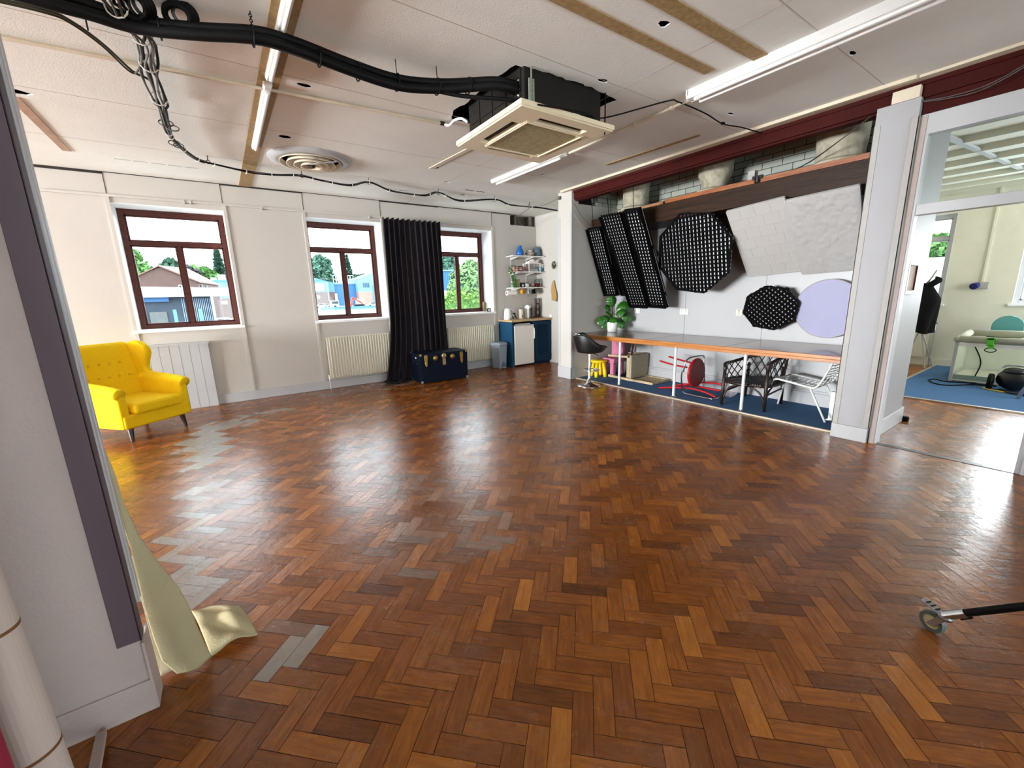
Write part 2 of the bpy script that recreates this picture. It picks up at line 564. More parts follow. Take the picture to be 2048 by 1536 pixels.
def link_mesh(name, mb, m, smooth=False, bevel=0.0, seg=2, sub=0, solid=0.0, off=None):
    me = bpy.data.meshes.new(name)
    vs = mb.v if off is None else [(p[0] - off[0], p[1] - off[1], p[2] - off[2]) for p in mb.v]
    me.from_pydata(vs, [], mb.f)
    bm = bmesh.new()
    bm.from_mesh(me)
    if smooth:
        bmesh.ops.remove_doubles(bm, verts=bm.verts, dist=1e-6)
    bmesh.ops.recalc_face_normals(bm, faces=bm.faces)
    bm.to_mesh(me)
    bm.free()
    me.materials.append(m)
    if smooth:
        for p in me.polygons:
            p.use_smooth = True
    o = bpy.data.objects.new(name, me)
    COL.objects.link(o)
    if solid:
        md = o.modifiers.new('solidify', 'SOLIDIFY')
        md.thickness = solid
        md.offset = 0
    if bevel:
        md = o.modifiers.new('bevel', 'BEVEL')
        md.width = bevel
        md.segments = seg
        md.limit_method = 'ANGLE'
        md.angle_limit = R(40)
        for p in me.polygons:
            p.use_smooth = True
        try:
            md.harden_normals = True
        except Exception:
            pass
    if sub:
        md = o.modifiers.new('subdivision', 'SUBSURF')
        md.levels = sub
        md.render_levels = sub
    return o


def thing(name, label, cat, loc=(0, 0, 0), rotz=0.0, group=None):
    o = bpy.data.objects.new(name, None)
    o.empty_display_size = 0.1
    o.location = loc
    o.rotation_euler = (0, 0, rotz)
    COL.objects.link(o)
    o['label'] = label
    o['category'] = cat
    if group:
        o['group'] = group
    OFF[o.name] = tuple(loc)
    return o


def part(name, mb, m, parent, w=True, label=None, **kw):
    """a child mesh; w: the mesh is written in room coordinates and moved to the thing's base"""
    off = OFF.get(parent.name, (0, 0, 0)) if w else None
    o = link_mesh(name, mb, m, off=off, **kw)
    o.parent = parent
    OFF[o.name] = OFF.get(parent.name, (0, 0, 0))
    if label:
        o['label'] = label
    return o


def single(name, mb, m, label, cat, loc=None, group=None, **kw):
    """a thing that is one mesh"""
    if loc is None:
        xs = [p[0] for p in mb.v]
        ys = [p[1] for p in mb.v]
        zs = [p[2] for p in mb.v]
        loc = ((min(xs) + max(xs)) / 2, (min(ys) + max(ys)) / 2, min(zs))
    o = link_mesh(name, mb, m, off=loc, **kw)
    o.location = loc
    o['label'] = label
    o['category'] = cat
    if group:
        o['group'] = group
    OFF[o.name] = tuple(loc)
    return o


def struct(name, mb, m, parent=None, **kw):
    o = link_mesh(name, mb, m, **kw)
    if parent:
        o.parent = parent
    else:
        o['kind'] = 'structure'
    return o


def copy_tree(o, parent=None):
    c = o.copy()
    COL.objects.link(c)
    if parent:
        c.parent = parent
    for ch in list(o.children):
        copy_tree(ch, c)
    return c


def V(*a):
    return Vector(a)


def arc(c, r, a0, a1, n, u=(1, 0, 0), v=(0, 0, 1)):
    c, u, v = Vector(c), Vector(u), Vector(v)
    return [c + (u * math.cos(R(a0 + (a1 - a0) * i / n)) + v * math.sin(R(a0 + (a1 - a0) * i / n))) * r for i in range(n + 1)]


def smooth_path(pts, k=6):
    """Catmull-Rom through the points"""
    P = [Vector(p) for p in pts]
    out = []
    for i in range(len(P) - 1):
        p0, p1, p2, p3 = P[max(i - 1, 0)], P[i], P[i + 1], P[min(i + 2, len(P) - 1)]
        for j in range(k):
            t = j / k
            out.append(0.5 * ((2 * p1) + (p2 - p0) * t + (2 * p0 - 5 * p1 + 4 * p2 - p3) * t * t + (3 * p1 - p0 - 3 * p2 + p3) * t ** 3))
    out.append(P[-1])
    return out

# ---------------------------------------------------------------- floor (herringbone blocks, each with its own tone)
CEIL = 3.14


def build_floor():
    w, n3 = 0.0757, 3
    a = V(math.cos(R(-45)), math.sin(R(-45)), 0)
    b = V(math.cos(R(45)), math.sin(R(45)), 0)
    org = V(0.802, 0.745, 0)
    rnd = random.Random(11)
    vs, fs, tones, uvs = [], [], [], []

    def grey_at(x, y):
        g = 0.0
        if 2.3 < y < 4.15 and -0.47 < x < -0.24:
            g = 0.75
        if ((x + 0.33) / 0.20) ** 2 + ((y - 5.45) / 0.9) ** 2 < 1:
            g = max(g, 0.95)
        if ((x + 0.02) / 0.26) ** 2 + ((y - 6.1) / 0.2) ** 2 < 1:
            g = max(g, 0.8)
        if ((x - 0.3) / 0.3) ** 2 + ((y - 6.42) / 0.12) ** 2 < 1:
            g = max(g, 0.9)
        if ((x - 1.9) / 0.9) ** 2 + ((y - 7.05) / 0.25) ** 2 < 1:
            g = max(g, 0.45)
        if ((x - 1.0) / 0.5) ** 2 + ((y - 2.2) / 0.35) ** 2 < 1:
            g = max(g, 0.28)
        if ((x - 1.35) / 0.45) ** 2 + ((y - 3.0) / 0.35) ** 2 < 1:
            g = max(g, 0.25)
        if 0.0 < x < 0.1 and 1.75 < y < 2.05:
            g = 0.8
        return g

    def skip(x, y):
        if x < -8.0 or x > 10.9 or y < -4.6 or y > 7.6:
            return True
        if x > 5.2 and 1.3 < y < 5.3 and x < 6.0:
            return True
        if x > 6.2 and y > 3.0:
            return True
        if x > 7.6 and y < 1.5:
            return True
        return False
    for i in range(-170, 170):
        for j in range(-170, 170):
            k = (i - j) % 6
            if k == 0:
                c0, du, dv, lenx = (i, j), a, b, True
            elif k == 3:
                c0, du, dv, lenx = (i, j), b, a, False
                # a block standing along b: its cells are (i, j-2 .. j)
                c0 = (i, j - 2)
            else:
                continue
            p = org + a * (c0[0] * w) + b * (c0[1] * w)
            cx = p + du * (1.5 * w) + dv * (0.5 * w)
            if skip(cx.x, cx.y):
                continue
            g = 0.0019
            L_, W_ = 3 * w - g, w - g
            p = p + (du + dv) * (g / 2)
            q = [p, p + du * L_, p + du * L_ + dv * W_, p + dv * W_]
            if not lenx:
                q = [q[0], q[3], q[2], q[1]]
                uv = [(0, 0), (0, W_), (L_, W_), (L_, 0)]
            else:
                uv = [(0, 0), (L_, 0), (L_, W_), (0, W_)]
            t1, t2 = rnd.uniform(-.0005, .0005), rnd.uniform(-.0005, .0005)
            o = len(vs)
            for m_, s in zip(q, ((-1, -1), (1, -1), (1, 1), (-1, 1))):
                vs.append((m_.x, m_.y, -0.0006 + t1 * s[0] + t2 * s[1] * .5))
            fs.append((o, o + 1, o + 2, o + 3))
            # reflection painted into the tone: blocks along one direction of the bond lighter
            tone = rnd.betavariate(2.4, 2.4) * 0.62 + (0.06 if lenx else 0.24)
            if rnd.random() < 0.09:
                tone += 0.25
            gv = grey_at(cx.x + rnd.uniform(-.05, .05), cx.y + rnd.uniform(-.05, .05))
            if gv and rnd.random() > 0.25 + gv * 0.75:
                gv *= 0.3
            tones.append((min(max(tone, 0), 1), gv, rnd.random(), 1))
            du_, dv_ = rnd.uniform(0, 40), rnd.uniform(0, 40)
            uvs.append([(x + du_, y + dv_) for x, y in uv])
    nblk = len(fs)
    o = len(vs)
    for x0, y0, x1, y1 in ((-12.05, -4.7, 11.0, 8.0),):
        vs += [(x0, y0, -0.004), (x1, y0, -0.004), (x1, y1, -0.004), (x0, y1, -0.004), (x0, y0, -0.2), (x1, y0, -0.2), (x1, y1, -0.2), (x0, y1, -0.2)]
        fs += [(o, o + 1, o + 2, o + 3), (o + 7, o + 6, o + 5, o + 4), (o, o + 4, o + 5, o + 1), (o + 1, o + 5, o + 6, o + 2), (o + 2, o + 6, o + 7, o + 3), (o + 3, o + 7, o + 4, o)]
    me = bpy.data.meshes.new('floor')
    me.from_pydata(vs, [], fs)
    me.materials.append(M['floor'])
    me.materials.append(M['dark'])
    at = me.color_attributes.new('tone', 'FLOAT_COLOR', 'CORNER')
    ul = me.uv_layers.new(name='grain')
    for pi, p in enumerate(me.polygons):
        if pi < nblk:
            for c, li in enumerate(p.loop_indices):
                at.data[li].color = tones[pi]
                ul.data[li].uv = uvs[pi][c]
        else:
            p.material_index = 1
    fo = bpy.data.objects.new('floor', me)
    COL.objects.link(fo)
    fo['kind'] = 'structure'


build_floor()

# ---------------------------------------------------------------- ceiling with the broken hole round the air conditioner
rc = random.Random(5)


def ragged(pts, amp, step=0.05):
    out = []
    n = len(pts)
    for i in range(n):
        p, q = V(*pts[i], 0), V(*pts[(i + 1) % n], 0)
        k = max(1, int((q - p).length / step))
        for j in range(k):
            r = p.lerp(q, j / k)
            out.append((r.x + rc.uniform(-amp, amp), r.y + rc.uniform(-amp, amp)))
    return out


def build_ceiling():
    c = MB()
    c.box(-12.0, -4.6, CEIL, 4.95, 7.5, CEIL + 0.006)
    cn = MB()
    cn.box(4.95, 5.45, CEIL, 6.1, 7.97, CEIL + 0.03)
    cut = MB()
    hole = [(2.03, 2.78), (2.2, 2.755), (2.76, 2.735), (3.05, 2.755), (3.12, 2.79), (3.10, 3.05), (2.96, 3.2), (2.96, 3.66), (2.5, 3.76), (2.3, 3.88), (2.05, 3.88), (2.0, 3.7), (2.02, 3.38), (2.0, 3.05)]
    cut.prism([(x, y, CEIL - .1) for x, y in ragged(hole, 0.013)], (0, 0, 0.3))
    small = [((0.792, 3.898), 0.06, 0.03), ((0.80, 5.14), 0.055, 0.05), ((2.55, 1.907), 0.05, 0.035), ((4.027, 1.374), 0.05, 0.02), ((2.753, 2.61), 0.05, 0.028), ((-1.04, 5.14), 0.07, 0.05), ((4.86, 5.35), 0.05, 0.012), ((2.56, 5.35), 0.06, 0.05), ((3.6, 6.5), 0.06, 0.035), ((4.0, 4.9), 0.05, 0.02), ((4.30, 2.4), 0.05, 0.02), ((3.0, 5.9), 0.05, 0.03)]
    for (x, y), a_, b_ in small:
        cut.prism([(x + a_ * math.cos(t) * rc.uniform(.7, 1.2), y + b_ * math.sin(t) * rc.uniform(.7, 1.2), CEIL - .1) for t in [2 * math.pi * i / 11 for i in range(11)]], (0, 0, 0.3))
    # slots of the vents and light fittings' perforated strips
    for (x0, y0, x1, y1, n) in ((-0.75, 6.80, 0.05, 6.83, 5), (3.71, 4.30, 3.79, 5.05, 4), (3.70, 1.80, 3.765, 2.28, 1), (2.35, 6.66, 2.75, 6.70, 2), (3.45, 6.15, 3.85, 6.20, 2)):
        lx, ly = x1 - x0, y1 - y0
        for i in range(n):
            if lx > ly:
                cut.box(x0 + lx * i / n + .012, y0, CEIL - .1, x0 + lx * (i + 1) / n - .012, y1, CEIL + .2)
            else:
                cut.box(x0, y0 + ly * i / n + .012, CEIL - .1, x1, y0 + ly * (i + 1) / n - .012, CEIL + .2)
    # seat of the round diffuser
    cut.prism([(1.15 + 0.37 * math.cos(2 * math.pi * i / 40), 5.77 + 0.37 * math.sin(2 * math.pi * i / 40), CEIL - .1) for i in range(40)], (0, 0, 0.3))
    co = link_mesh('ceiling', c, M['ceil'])
    cu = link_mesh('cutter', cut, M['dark'])
    md = co.modifiers.new('cut', 'BOOLEAN')
    md.operation = 'DIFFERENCE'
    md.solver = 'EXACT'
    md.object = cu
    dg = bpy.context.evaluated_depsgraph_get()
    me = bpy.data.meshes.new_from_object(co.evaluated_get(dg))
    co.modifiers.clear()
    co.data = me
    me.materials.clear()
    me.materials.append(M['ceil'])
    bpy.data.objects.remove(cu)
    co['kind'] = 'structure'
    struct('ceiling', cn, M['ceil'])
    v = MB().box(-12.0, -4.6, 3.62, 4.95, 7.5, 3.66)
    for x0, y0, x1, y1 in ((-12.0, -4.65, 4.95, -4.6), (-12.05, -4.6, -12.0, 7.5), (-12.0, 7.5, 4.95, 7.55), (4.95, -4.6, 4.99, 7.5)):
        v.box(x0, y0, 3.146, x1, y1, 3.66)
    struct('ceiling', v, M['dark'])
    j = MB()
    for y in (2.62, 3.3, 3.98):
        j.box(1.5, y, 3.24, 3.6, y + .06, 3.44)
    for y in (3.05, 3.6):
        j.box(1.5, y, 3.36, 3.6, y + .02, 3.40)
    struct('ceiling', j, M['darkwood'])


build_ceiling()

# ---------------------------------------------------------------- walls
WIN = [(-0.955, 0.245), (1.315, 2.50), (3.575, 4.76)]
wb = MB()
xs = [-12.0] + [x for p in WIN for x in p]
for i in range(0, len(xs) - 1, 2):
    wb.box(xs[i], 7.5, -0.2, xs[i + 1], 7.97, 3.3)
for x0, x1 in WIN:
    wb.box(x0, 7.5, -0.2, x1, 7.97, 1.15)
    wb.box(x0, 7.5, 2.78, x1, 7.97, 3.3)
wb.box(4.76, 7.5, -0.2, 5.24, 7.97, 3.3)
wb.box(5.24, 7.5, -0.2, 6.1, 7.97, 2.925)
wb.box(5.24, 7.72, 2.925, 6.1, 7.97, 3.3)
wb.box(5.93, 7.5, 2.925, 6.1, 7.72, 3.3)
struct('wall_back', wb, M['wall'])
g = MB()
for x0, x1, h in ((-1.6, -0.96, .030), (-0.96, 0.25, .008), (0.25, 1.3, .020), (1.3, 2.51, .007), (2.51, 3.6, .022), (3.6, 4.8, .012), (4.8, 5.24, .02)):
    g.box(x0, 7.492, CEIL - h, x1, 7.4995, CEIL)  # dark strips painting in the shade of the gap under the ceiling
for x in (-0.96, 0.25, 1.3, 2.51, 4.78):
    g.box(x - .003, 7.496, 2.875, x + .003, 7.4995, CEIL)
struct('trim_1', g, M['gap'])
h = MB().box(5.24, 7.70, 2.925, 5.927, 7.715, 3.14)
h.box(5.38, 7.52, 2.925, 5.41, 7.7, 3.14).box(5.80, 7.52, 2.925, 5.83, 7.7, 3.14)
struct('trim_2', h, mat('bare_dark_concrete', '6B665C', 0.9, var=0.3, vscale=9))
t = MB().box(-12.0, 7.478, 2.845, 4.8, 7.5, 2.875)
for x in (-0.985, 0.245, 1.272, 2.505, 3.53, 4.765):
    t.box(x, 7.486, 0.145, x + .04, 7.5, 2.845)
for x in (-.2, -.13, .72, 2.3, 3.4):
    t.box(x, 7.47, 2.83, x + .02, 7.5, 2.88)
struct('trim_3', t, M['wall'])
struct('baseboard_back', MB().box(-12.0, 7.478, 0, 4.86, 7.5, 0.145), M['white'], bevel=.004)
pn = MB()
for i in range(12):
    x = -1.55 + i * 0.1118
    pn.box(x + .002, 7.44, 0, x + .1098, 7.475, 0.925)
pn.box(-1.55, 7.45, 0, -0.21, 7.5, 0.92)
pn.box(-1.57, 7.42, 0.925, -0.195, 7.5, 0.955)
struct('trim_4', pn, M['white'])


def window(name, x0, x1, z0=1.15, z1=2.78, mtx=None, y=7.5, depth=0.40, white=False, mull=True, tz=2.34):
    """a timber window set deep in a wall that faces -Y; mtx carries it to another wall"""
    e = bpy.data.objects.new(name, None)
    COL.objects.link(e)
    e['kind'] = 'structure'
    m4 = mtx or Matrix.Identity(4)
    fy = y + depth
    f = MB()
    s = .065
    f.box(x0, fy - .02, z0, x0 + s, fy + .07, z1).box(x1 - s, fy - .02, z0, x1, fy + .07, z1)
    f.box(x0 + s, fy - .018, z1 - .075, x1 - s, fy + .068, z1).box(x0 + s, fy - .018, z0, x1 - s, fy + .068, z0 + .06)
    f.box(x0 + s, fy - .015, tz - .03, x1 - s, fy + .07, tz + .02)
    xm = (x0 + x1) / 2
    if mull:
        f.box(xm - .024, fy - .01, z0 + .06, xm + .024, fy + .07, tz - .03)
    b_ = .022
    for a0, a1, c0, c1 in ((x0 + s, x1 - s, tz + .02, z1 - .075),) + (((x0 + s, xm - .024, z0 + .06, tz - .03), (xm + .024, x1 - s, z0 + .06, tz - .03)) if mull else ((x0 + s, x1 - s, z0 + .06, tz - .03),)):
        f.box(a0, fy + .01, c0, a0 + b_, fy + .05, c1).box(a1 - b_, fy + .01, c0, a1, fy + .05, c1)
        f.box(a0, fy + .01, c0, a1, fy + .05, c0 + b_).box(a0, fy + .01, c1 - b_, a1, fy + .05, c1)
    f.xf(m4)
    struct('window_frame', f, M['white'] if white else M['timber'], e, bevel=.003)
    g_ = MB().box(x0 + s, fy + .028, z0 + .05, x1 - s, fy + .032, z1 - .06).xf(m4)
    struct('window_glass', g_, M['glass'], e)
    r_ = MB()
    r_.box(x0, y - .001, z0, x0 + .004, fy, z1).box(x1 - .004, y - .001, z0, x1, fy, z1)
    r_.box(x0, y - .001, z1 - .004, x1, fy, z1).xf(m4)
    struct('window_reveal', r_, M['reveal'], e)
    q = MB().box(x0 - .035, y - .035, z0 - .03, x1 + .035, y, z0 + .004).box(x0, y - .001, z0 - .002, x1, fy + .02, z0 + .004).xf(m4)
    struct('window_sill', q, M['reveal'], e)
    return e


for i, (x0, x1) in enumerate(WIN):
    window('window_%d' % (i + 1), x0, x1)

# left wall (out of view, daylight side), camera end wall
wl_ = MB()
ys = [-4.6, 2.25, 3.75, 4.0, 5.5, 5.75, 7.25, 7.97]
for i in range(0, 8, 2):
    wl_.box(-12.05, ys[i], -0.2, -12.0, ys[i + 1], 3.3)
for y0, y1 in ((2.25, 3.75), (4.0, 5.5), (5.75, 7.25)):
    wl_.box(-12.05, y0, -.2, -12.0, y1, .25).box(-12.05, y0, 2.65, -12.0, y1, 3.3)
struct('wall_left', wl_, M['wall'])
for i, (y0, y1) in enumerate(((2.25, 3.75), (4.0, 5.5), (5.75, 7.25))):
    window('window_%d' % (7 + i), y0, y1, .25, 2.65, mtx=Matrix(((0, -1, 0, -12.0 + 7.5), (1, 0, 0, 0), (0, 0, 1, 0), (0, 0, 0, 1))), depth=0.01)
wfr = MB()
xs = [-12.05, -2.5, -0.7, 0.0, 1.8, 2.5, 4.3, 5.2]
for i in range(0, 8, 2):
    wfr.box(xs[i], -4.65, -.2, xs[i + 1], -4.6, 3.3)
for k, (x0, x1) in enumerate(((-2.5, -0.7), (0.0, 1.8), (2.5, 4.3))):  # unseen windows, added to let light in from behind
    wfr.box(x0, -4.65, -.2, x1, -4.6, .45).box(x0, -4.65, 2.55, x1, -4.6, 3.3)
    window('window_%d' % (10 + k), -x1, -x0, .45, 2.55, mtx=Matrix(((-1, 0, 0, 0), (0, -1, 0, 2.9), (0, 0, 1, 0), (0, 0, 0, 1))), depth=0.01)
struct('wall_front', wfr, M['wall2'])

# partition end at the left of the camera
struct('wall_partition', MB().box(-12.0, 1.848, 0, -0.412, 1.90, CEIL), M['mauve'])
pe = MB().box(-0.474, 1.842, 0.30, -0.406, 1.8479, 2.55).box(-0.4118, 1.842, 0.30, -0.406, 1.893, 2.55)
struct('trim_5', pe, M['mauve_d'], bevel=.002)
pe = MB().box(-0.46, 1.9005, 0.42, -0.403, 1.925, CEIL).box(-0.46, 1.9255, 0.42, -0.4, 1.945, CEIL)
struct('trim_6', pe, M['white'], bevel=.002)
struct('baseboard_partition', MB().box(-12.0, 1.838, 0, -0.408, 1.8475, 0.13).box(-0.4115, 1.838, 0, -.402, 1.945, 0.29), M['mauve'], bevel=.003)

# kitchen corner wall, post and partition
struct('wall_kitchen', MB().box(5.927, 5.45, 0, 6.04, 7.5, 3.3), M['wall'])
ap = MB().box(4.95, 5.32, 0, 5.10, 5.65, CEIL).box(5.10, 5.32, 0, 6.05, 5.45, 2.93)
struct('wall_alcove', ap, M['wall'])
struct('baseboard_alcove', MB().box(4.935, 5.305, 0, 4.95, 5.66, .2).box(4.935, 5.305, 0, 5.06, 5.32, .2), M['white'], bevel=.003)
gp = MB().box(4.944, 5.60, .2, 4.95, 5.653, 2.75).box(4.944, 5.317, .2, 4.95, 5.35, 2.80).box(4.944, 5.314, .2, 4.985, 5.32, 2.80)
struct('trim_7', gp, M['white'], bevel=.001)
# alcove back, brick above, its ceiling
br = MB().box(6.05, 1.45, -.1, 6.12, 5.45, 2.72)
struct('wall_right', br, M['white'])
struct('wall_brick', MB().box(6.05, 1.3, 2.72, 6.12, 5.45, 3.45).box(5.55, 5.33, 2.93, 6.05, 5.45, 3.45), M['brick'])
struct('ceiling', MB().box(4.96, -4.6, 3.42, 6.1, 5.45, 3.47).box(5.1, 5.451, 2.93, 5.54, 5.47, 3.42), M['dark'])
jl = MB()
for y in (3.88, 2.71):
    jl.box(6.045, y - .004, .80, 6.0499, y + .004, 2.4)
struct('trim_8', jl, M['greystrip'])
bb = MB().box(6.03, 1.45, 0, 6.05, 5.32, .17).box(6.036, 1.45, .17, 6.05, 5.32, .20)
struct('baseboard_right', bb, M['white'], bevel=.003)

# pier between alcove and the door opening
wp = MB().box(4.95, 1.168, 0, 6.05, 1.45, 2.99)
struct('wall_pier', wp, M['pier'])
struct('baseboard_pier', MB().box(4.93, 1.165, 0, 4.95, 1.452, .141).box(5.10, 1.148, 0, 6.06, 1.168, .168), M['white'], bevel=.004)
gs = MB().box(4.943, 1.408, .141, 4.95, 1.457, 2.852).box(4.943, 1.45, .141, 4.985, 1.457, 2.852)
gs.box(4.943, 1.160, .148, 4.95, 1.209, 2.848).box(4.943, 1.160, .148, 4.985, 1.168, 2.848)
struct('trim_9', gs, M['greystrip'], bevel=.001)
struct('trim_10', MB().box(4.945, 1.182, 2.992, 5.0, 1.358, 3.083), M['creamtrim'])
# door opening: frame with a glazed light over it
dr = MB().box(4.995, 1.10, 0, 5.10, 1.148, 2.70)
dr.box(4.995, 0.20, 0, 5.10, 0.245, 2.70)
dr.box(4.995, -4.6, 2.70, 5.09, 1.16, 2.858)
dr.box(5.0, 0.245, 2.07, 5.095, 1.10, 2.155)
e = bpy.data.objects.new('door_1', None)
COL.objects.link(e)
e['kind'] = 'structure'
struct('door_frame', dr, M['white'], e, bevel=.004)
struct('door_stop_strip', MB().box(4.985, 1.118, 0, 4.9945, 1.158, 2.845), M['mauve'], e)
struct('door_glass', MB().box(5.045, .245, 2.155, 5.049, 1.10, 2.70), M['glass'], e)
struct('wall_opening', MB().box(5.0, -4.6, 0, 5.1, 0.20, 2.70), M['wall'])
struct('baseboard_opening', MB().box(4.985, -4.6, 0, 5.0, 0.215, .15), M['white'], bevel=.003)
bm_ = MB().box(5.0, -4.6, 2.985, 5.16, 5.32, 3.13).box(4.985, -4.6, 3.085, 5.18, 5.32, 3.13).box(5.0, -4.6, 2.86, 5.03, 1.16, 2.99)
bm_.box(5.03, 1.46, 2.965, 5.14, 5.32, 2.985)
struct('trim_11', bm_, M['beam'])
ct = MB().box(4.86, 1.2, 3.112, 4.90, 5.5, CEIL).box(4.90, -4.6, 3.120, 4.985, 5.5, CEIL)
struct('trim_12', ct, M['creamtrim'])
struct('wall_opening', MB().box(5.03, -4.6, 2.86, 5.10, 1.16, 3.42), M['wall2'])

# room behind the opening
wf = MB()
RW = [(-1.85, -0.85), (-0.05, 0.97), (1.79, 2.50)]
yy = [-2.97] + [y for p in RW for y in p] + [2.97]
for i in range(0, len(yy), 2):
    wf.box(10.72, yy[i], -.2, 10.95, yy[i + 1], 3.4)
for y0, y1 in RW:
    wf.box(10.72, y0, -.2, 10.95, y1, 1.12).box(10.72, y0, 2.68, 10.95, y1, 3.4)
struct('wall_far', wf, M['wall2'])
MX = Matrix(((0, 1, 0, 10.72 - 7.5), (-1, 0, 0, 0), (0, 0, 1, 0), (0, 0, 0, 1)))
for i, (y0, y1) in enumerate(RW):
    window('window_%d' % (4 + i), -y1, -y0, 1.12, 2.68, mtx=MX, depth=0.10, white=True, mull=False, tz=2.27)
wr_ = MB()
xs = [5.1, 7.55, 8.85, 9.2, 10.5, 10.72]
for i in range(0, 6, 2):
    wr_.box(xs[i], -2.97, -.2, xs[i + 1], -2.9, 3.4)
for x0, x1 in ((7.55, 8.85), (9.2, 10.5)):
    wr_.box(x0, -2.97, -.2, x1, -2.9, 1.05).box(x0, -2.97, 2.75, x1, -2.9, 3.4)
struct('wall_side', wr_, M['wall2'])
struct('wall_side', MB().box(6.12, 2.9, -.2, 10.95, 2.97, 3.4), M['wall2'])
struct('wall_side', MB().box(5.03, -2.97, 0, 5.1, -4.6, 3.4), M['wall2'])
struct('baseboard_far', MB().box(10.70, -2.9, 0, 10.72, 2.9, .13), M['wall2'])
rcg = MB()
x = 5.1
k = 0
while x < 10.72:
    x1 = min(x + .62, 10.72)
    ye = 1.28 if x < 6.0 else 2.97
    rcg.add([(x, -2.97, 2.99), (x1, -2.97, 3.06), (x1, ye, 3.06), (x, ye, 2.99), (x, -2.97, 3.10), (x1, -2.97, 3.10), (x1, ye, 3.10), (x, ye, 3.10)],
            [(0, 3, 2, 1), (4, 5, 6, 7), (0, 1, 5, 4), (1, 2, 6, 5), (2, 3, 7, 6), (3, 0, 4, 7)])
    x = x1
struct('ceiling', rcg, M['wall2'])
cv = MB().bar((6.4, 1.30, 3.0), (10.6, 0.95, 3.035), .05, .03)
struct('trim_13', cv, M['white'])
vt = MB()
for i in range(9):
    vt.box(8.75, -.9 + i * .16, 3.02, 9.05, -.9 + i * .16 + .12, 3.034)
struct('trim_14', vt, M['gap'])
# carpets
cp = MB().box(7.42, -2.9, .0006, 10.70, 1.70, .012)
struct('floor', cp, M['carpet'])
struct('trim_15', MB().box(7.38, -2.9, 0, 7.425, 1.70, .016).box(7.38, 1.695, 0, 10.70, 1.735, .016), M['metaledge'])
struct('floor', MB().box(5.075, 1.46, .0006, 6.03, 5.305, .012), M['carpet'])
struct('trim_16', MB().box(5.05, 1.46, 0, 5.08, 5.305, .016), M['metaledge'])
struct('trim_17', MB().box(4.99, .20, .0003, 5.05, 1.10, .003), M['darkwood'])
jn = MB()
for y in (1.4, 2.6, 3.8, 5.0, 6.2):
    jn.box(-6.0, y - .0022, CEIL - .0012, 4.86, y + .0022, CEIL - .0002)
for x in (-1.85, 3.0):
    jn.box(x - .002, -2.0, CEIL - .0012, x + .002, 7.49, CEIL - .0002)
struct('trim_24', jn, mat('grubby_board_joint', 'B9AC9E', .9))
# wooden ground strips left on the ceiling where fittings were taken down
for i, (a_, b_, wd, mm) in enumerate((((0.555, 2.2), (0.555, 7.49), .15, 'plank'), ((1.0, 2.085), (3.36, 2.070), .085, 'plank'), ((1.3, 1.79), (3.62, 1.755), .10, 'plank'), ((-1.10, 5.25), (-1.10, 6.70), .07, 'plank_p'), ((2.53, 5.40), (2.60, 4.50), .06, 'creamtrim'), ((4.45, 4.11), (4.55, 2.87), .05, 'plank'))):
    struct('trim_%d' % (18 + i), MB().bar((a_[0], a_[1], CEIL - .004), (b_[0], b_[1], CEIL - .004), wd, .0075), M[mm])

# ---------------------------------------------------------------- yellow wing armchair
def armchair():
    t = thing('wing_armchair', 'mustard yellow wing armchair with buttoned back standing by the left window', 'armchair', (-0.98, 6.50, 0), R(-139.5))
    b = MB().box(-.37, -.36, .15, .37, .36, .31)
    part('seat_base', b, M['yellow'], t, w=False, bevel=.03, seg=3)
    c = MB().box(-.275, -.30, .30, .275, .41, .43)
    part('cushion', c, M['yellow'], t, w=False, bevel=.045, seg=4)
    k = MB().prism([(-.33, -.26, .30), (-.33, -.42, 1.03), (-.33, -.47, 1.06), (-.33, -.55, 1.03), (-.33, -.44, .18), (-.33, -.30, .18)], (.66, 0, 0))
    bk = part('backrest', k, M['yellow'], t, w=False, bevel=.035, seg=4)
    for z_, xs in ((.66, (-.21, -.105, 0, .105, .21)), (.82, (-.155, -.05, .05, .155))):
        for x in xs:
            y = -.26 - (z_ - .30) * .219
            part('button', MB().ball((x, y + .006, z_), (.014, .009, .014)), M['yellow_d'], bk, w=False, smooth=True)
    for s in (-1, 1):
        w_ = MB().prism([(s * .30, -.50, 1.02), (s * .31, -.36, 1.065), (s * .32, -.25, 1.05), (s * .33, -.17, .98), (s * .335, -.165, .90), (s * .33, -.215, .80), (s * .33, -.245, .72), (s * .33, -.20, .65), (s * .33, -.12, .60), (s * .33, -.12, .45), (s * .33, -.45, .45)], (s * .085, 0, 0))
        part('wing', w_, M['yellow'], t, w=False, bevel=.032, seg=4)
        a = MB().prism([(s * .285, .345, .15), (s * .285, .345, .53), (s * .285, .30, .575), (s * .285, -.20, .64), (s * .285, -.42, .62), (s * .285, -.42, .15)], (s * .10, 0, 0))
        part('armrest', a, M['yellow'], t, w=False, bevel=.03, seg=3)
        r = MB().tube(smooth_path([(s * .355, .35, .545), (s * .355, .25, .57), (s * .355, -.05, .60), (s * .36, -.40, .63)], 4), .062, 14)
        part('arm_roll', r, M['yellow'], t, w=False, smooth=True)
        for yy, dy in ((.285, .02), (-.33, -.05)):
            l_ = MB().tube([(s * .285, yy, .16), (s * .30, yy + dy, 0)], [.030, .017], 12)
            part('leg', l_, M['darkwood'], t, w=False, smooth=False)
    return t


armchair()

# ---------------------------------------------------------------- curtain


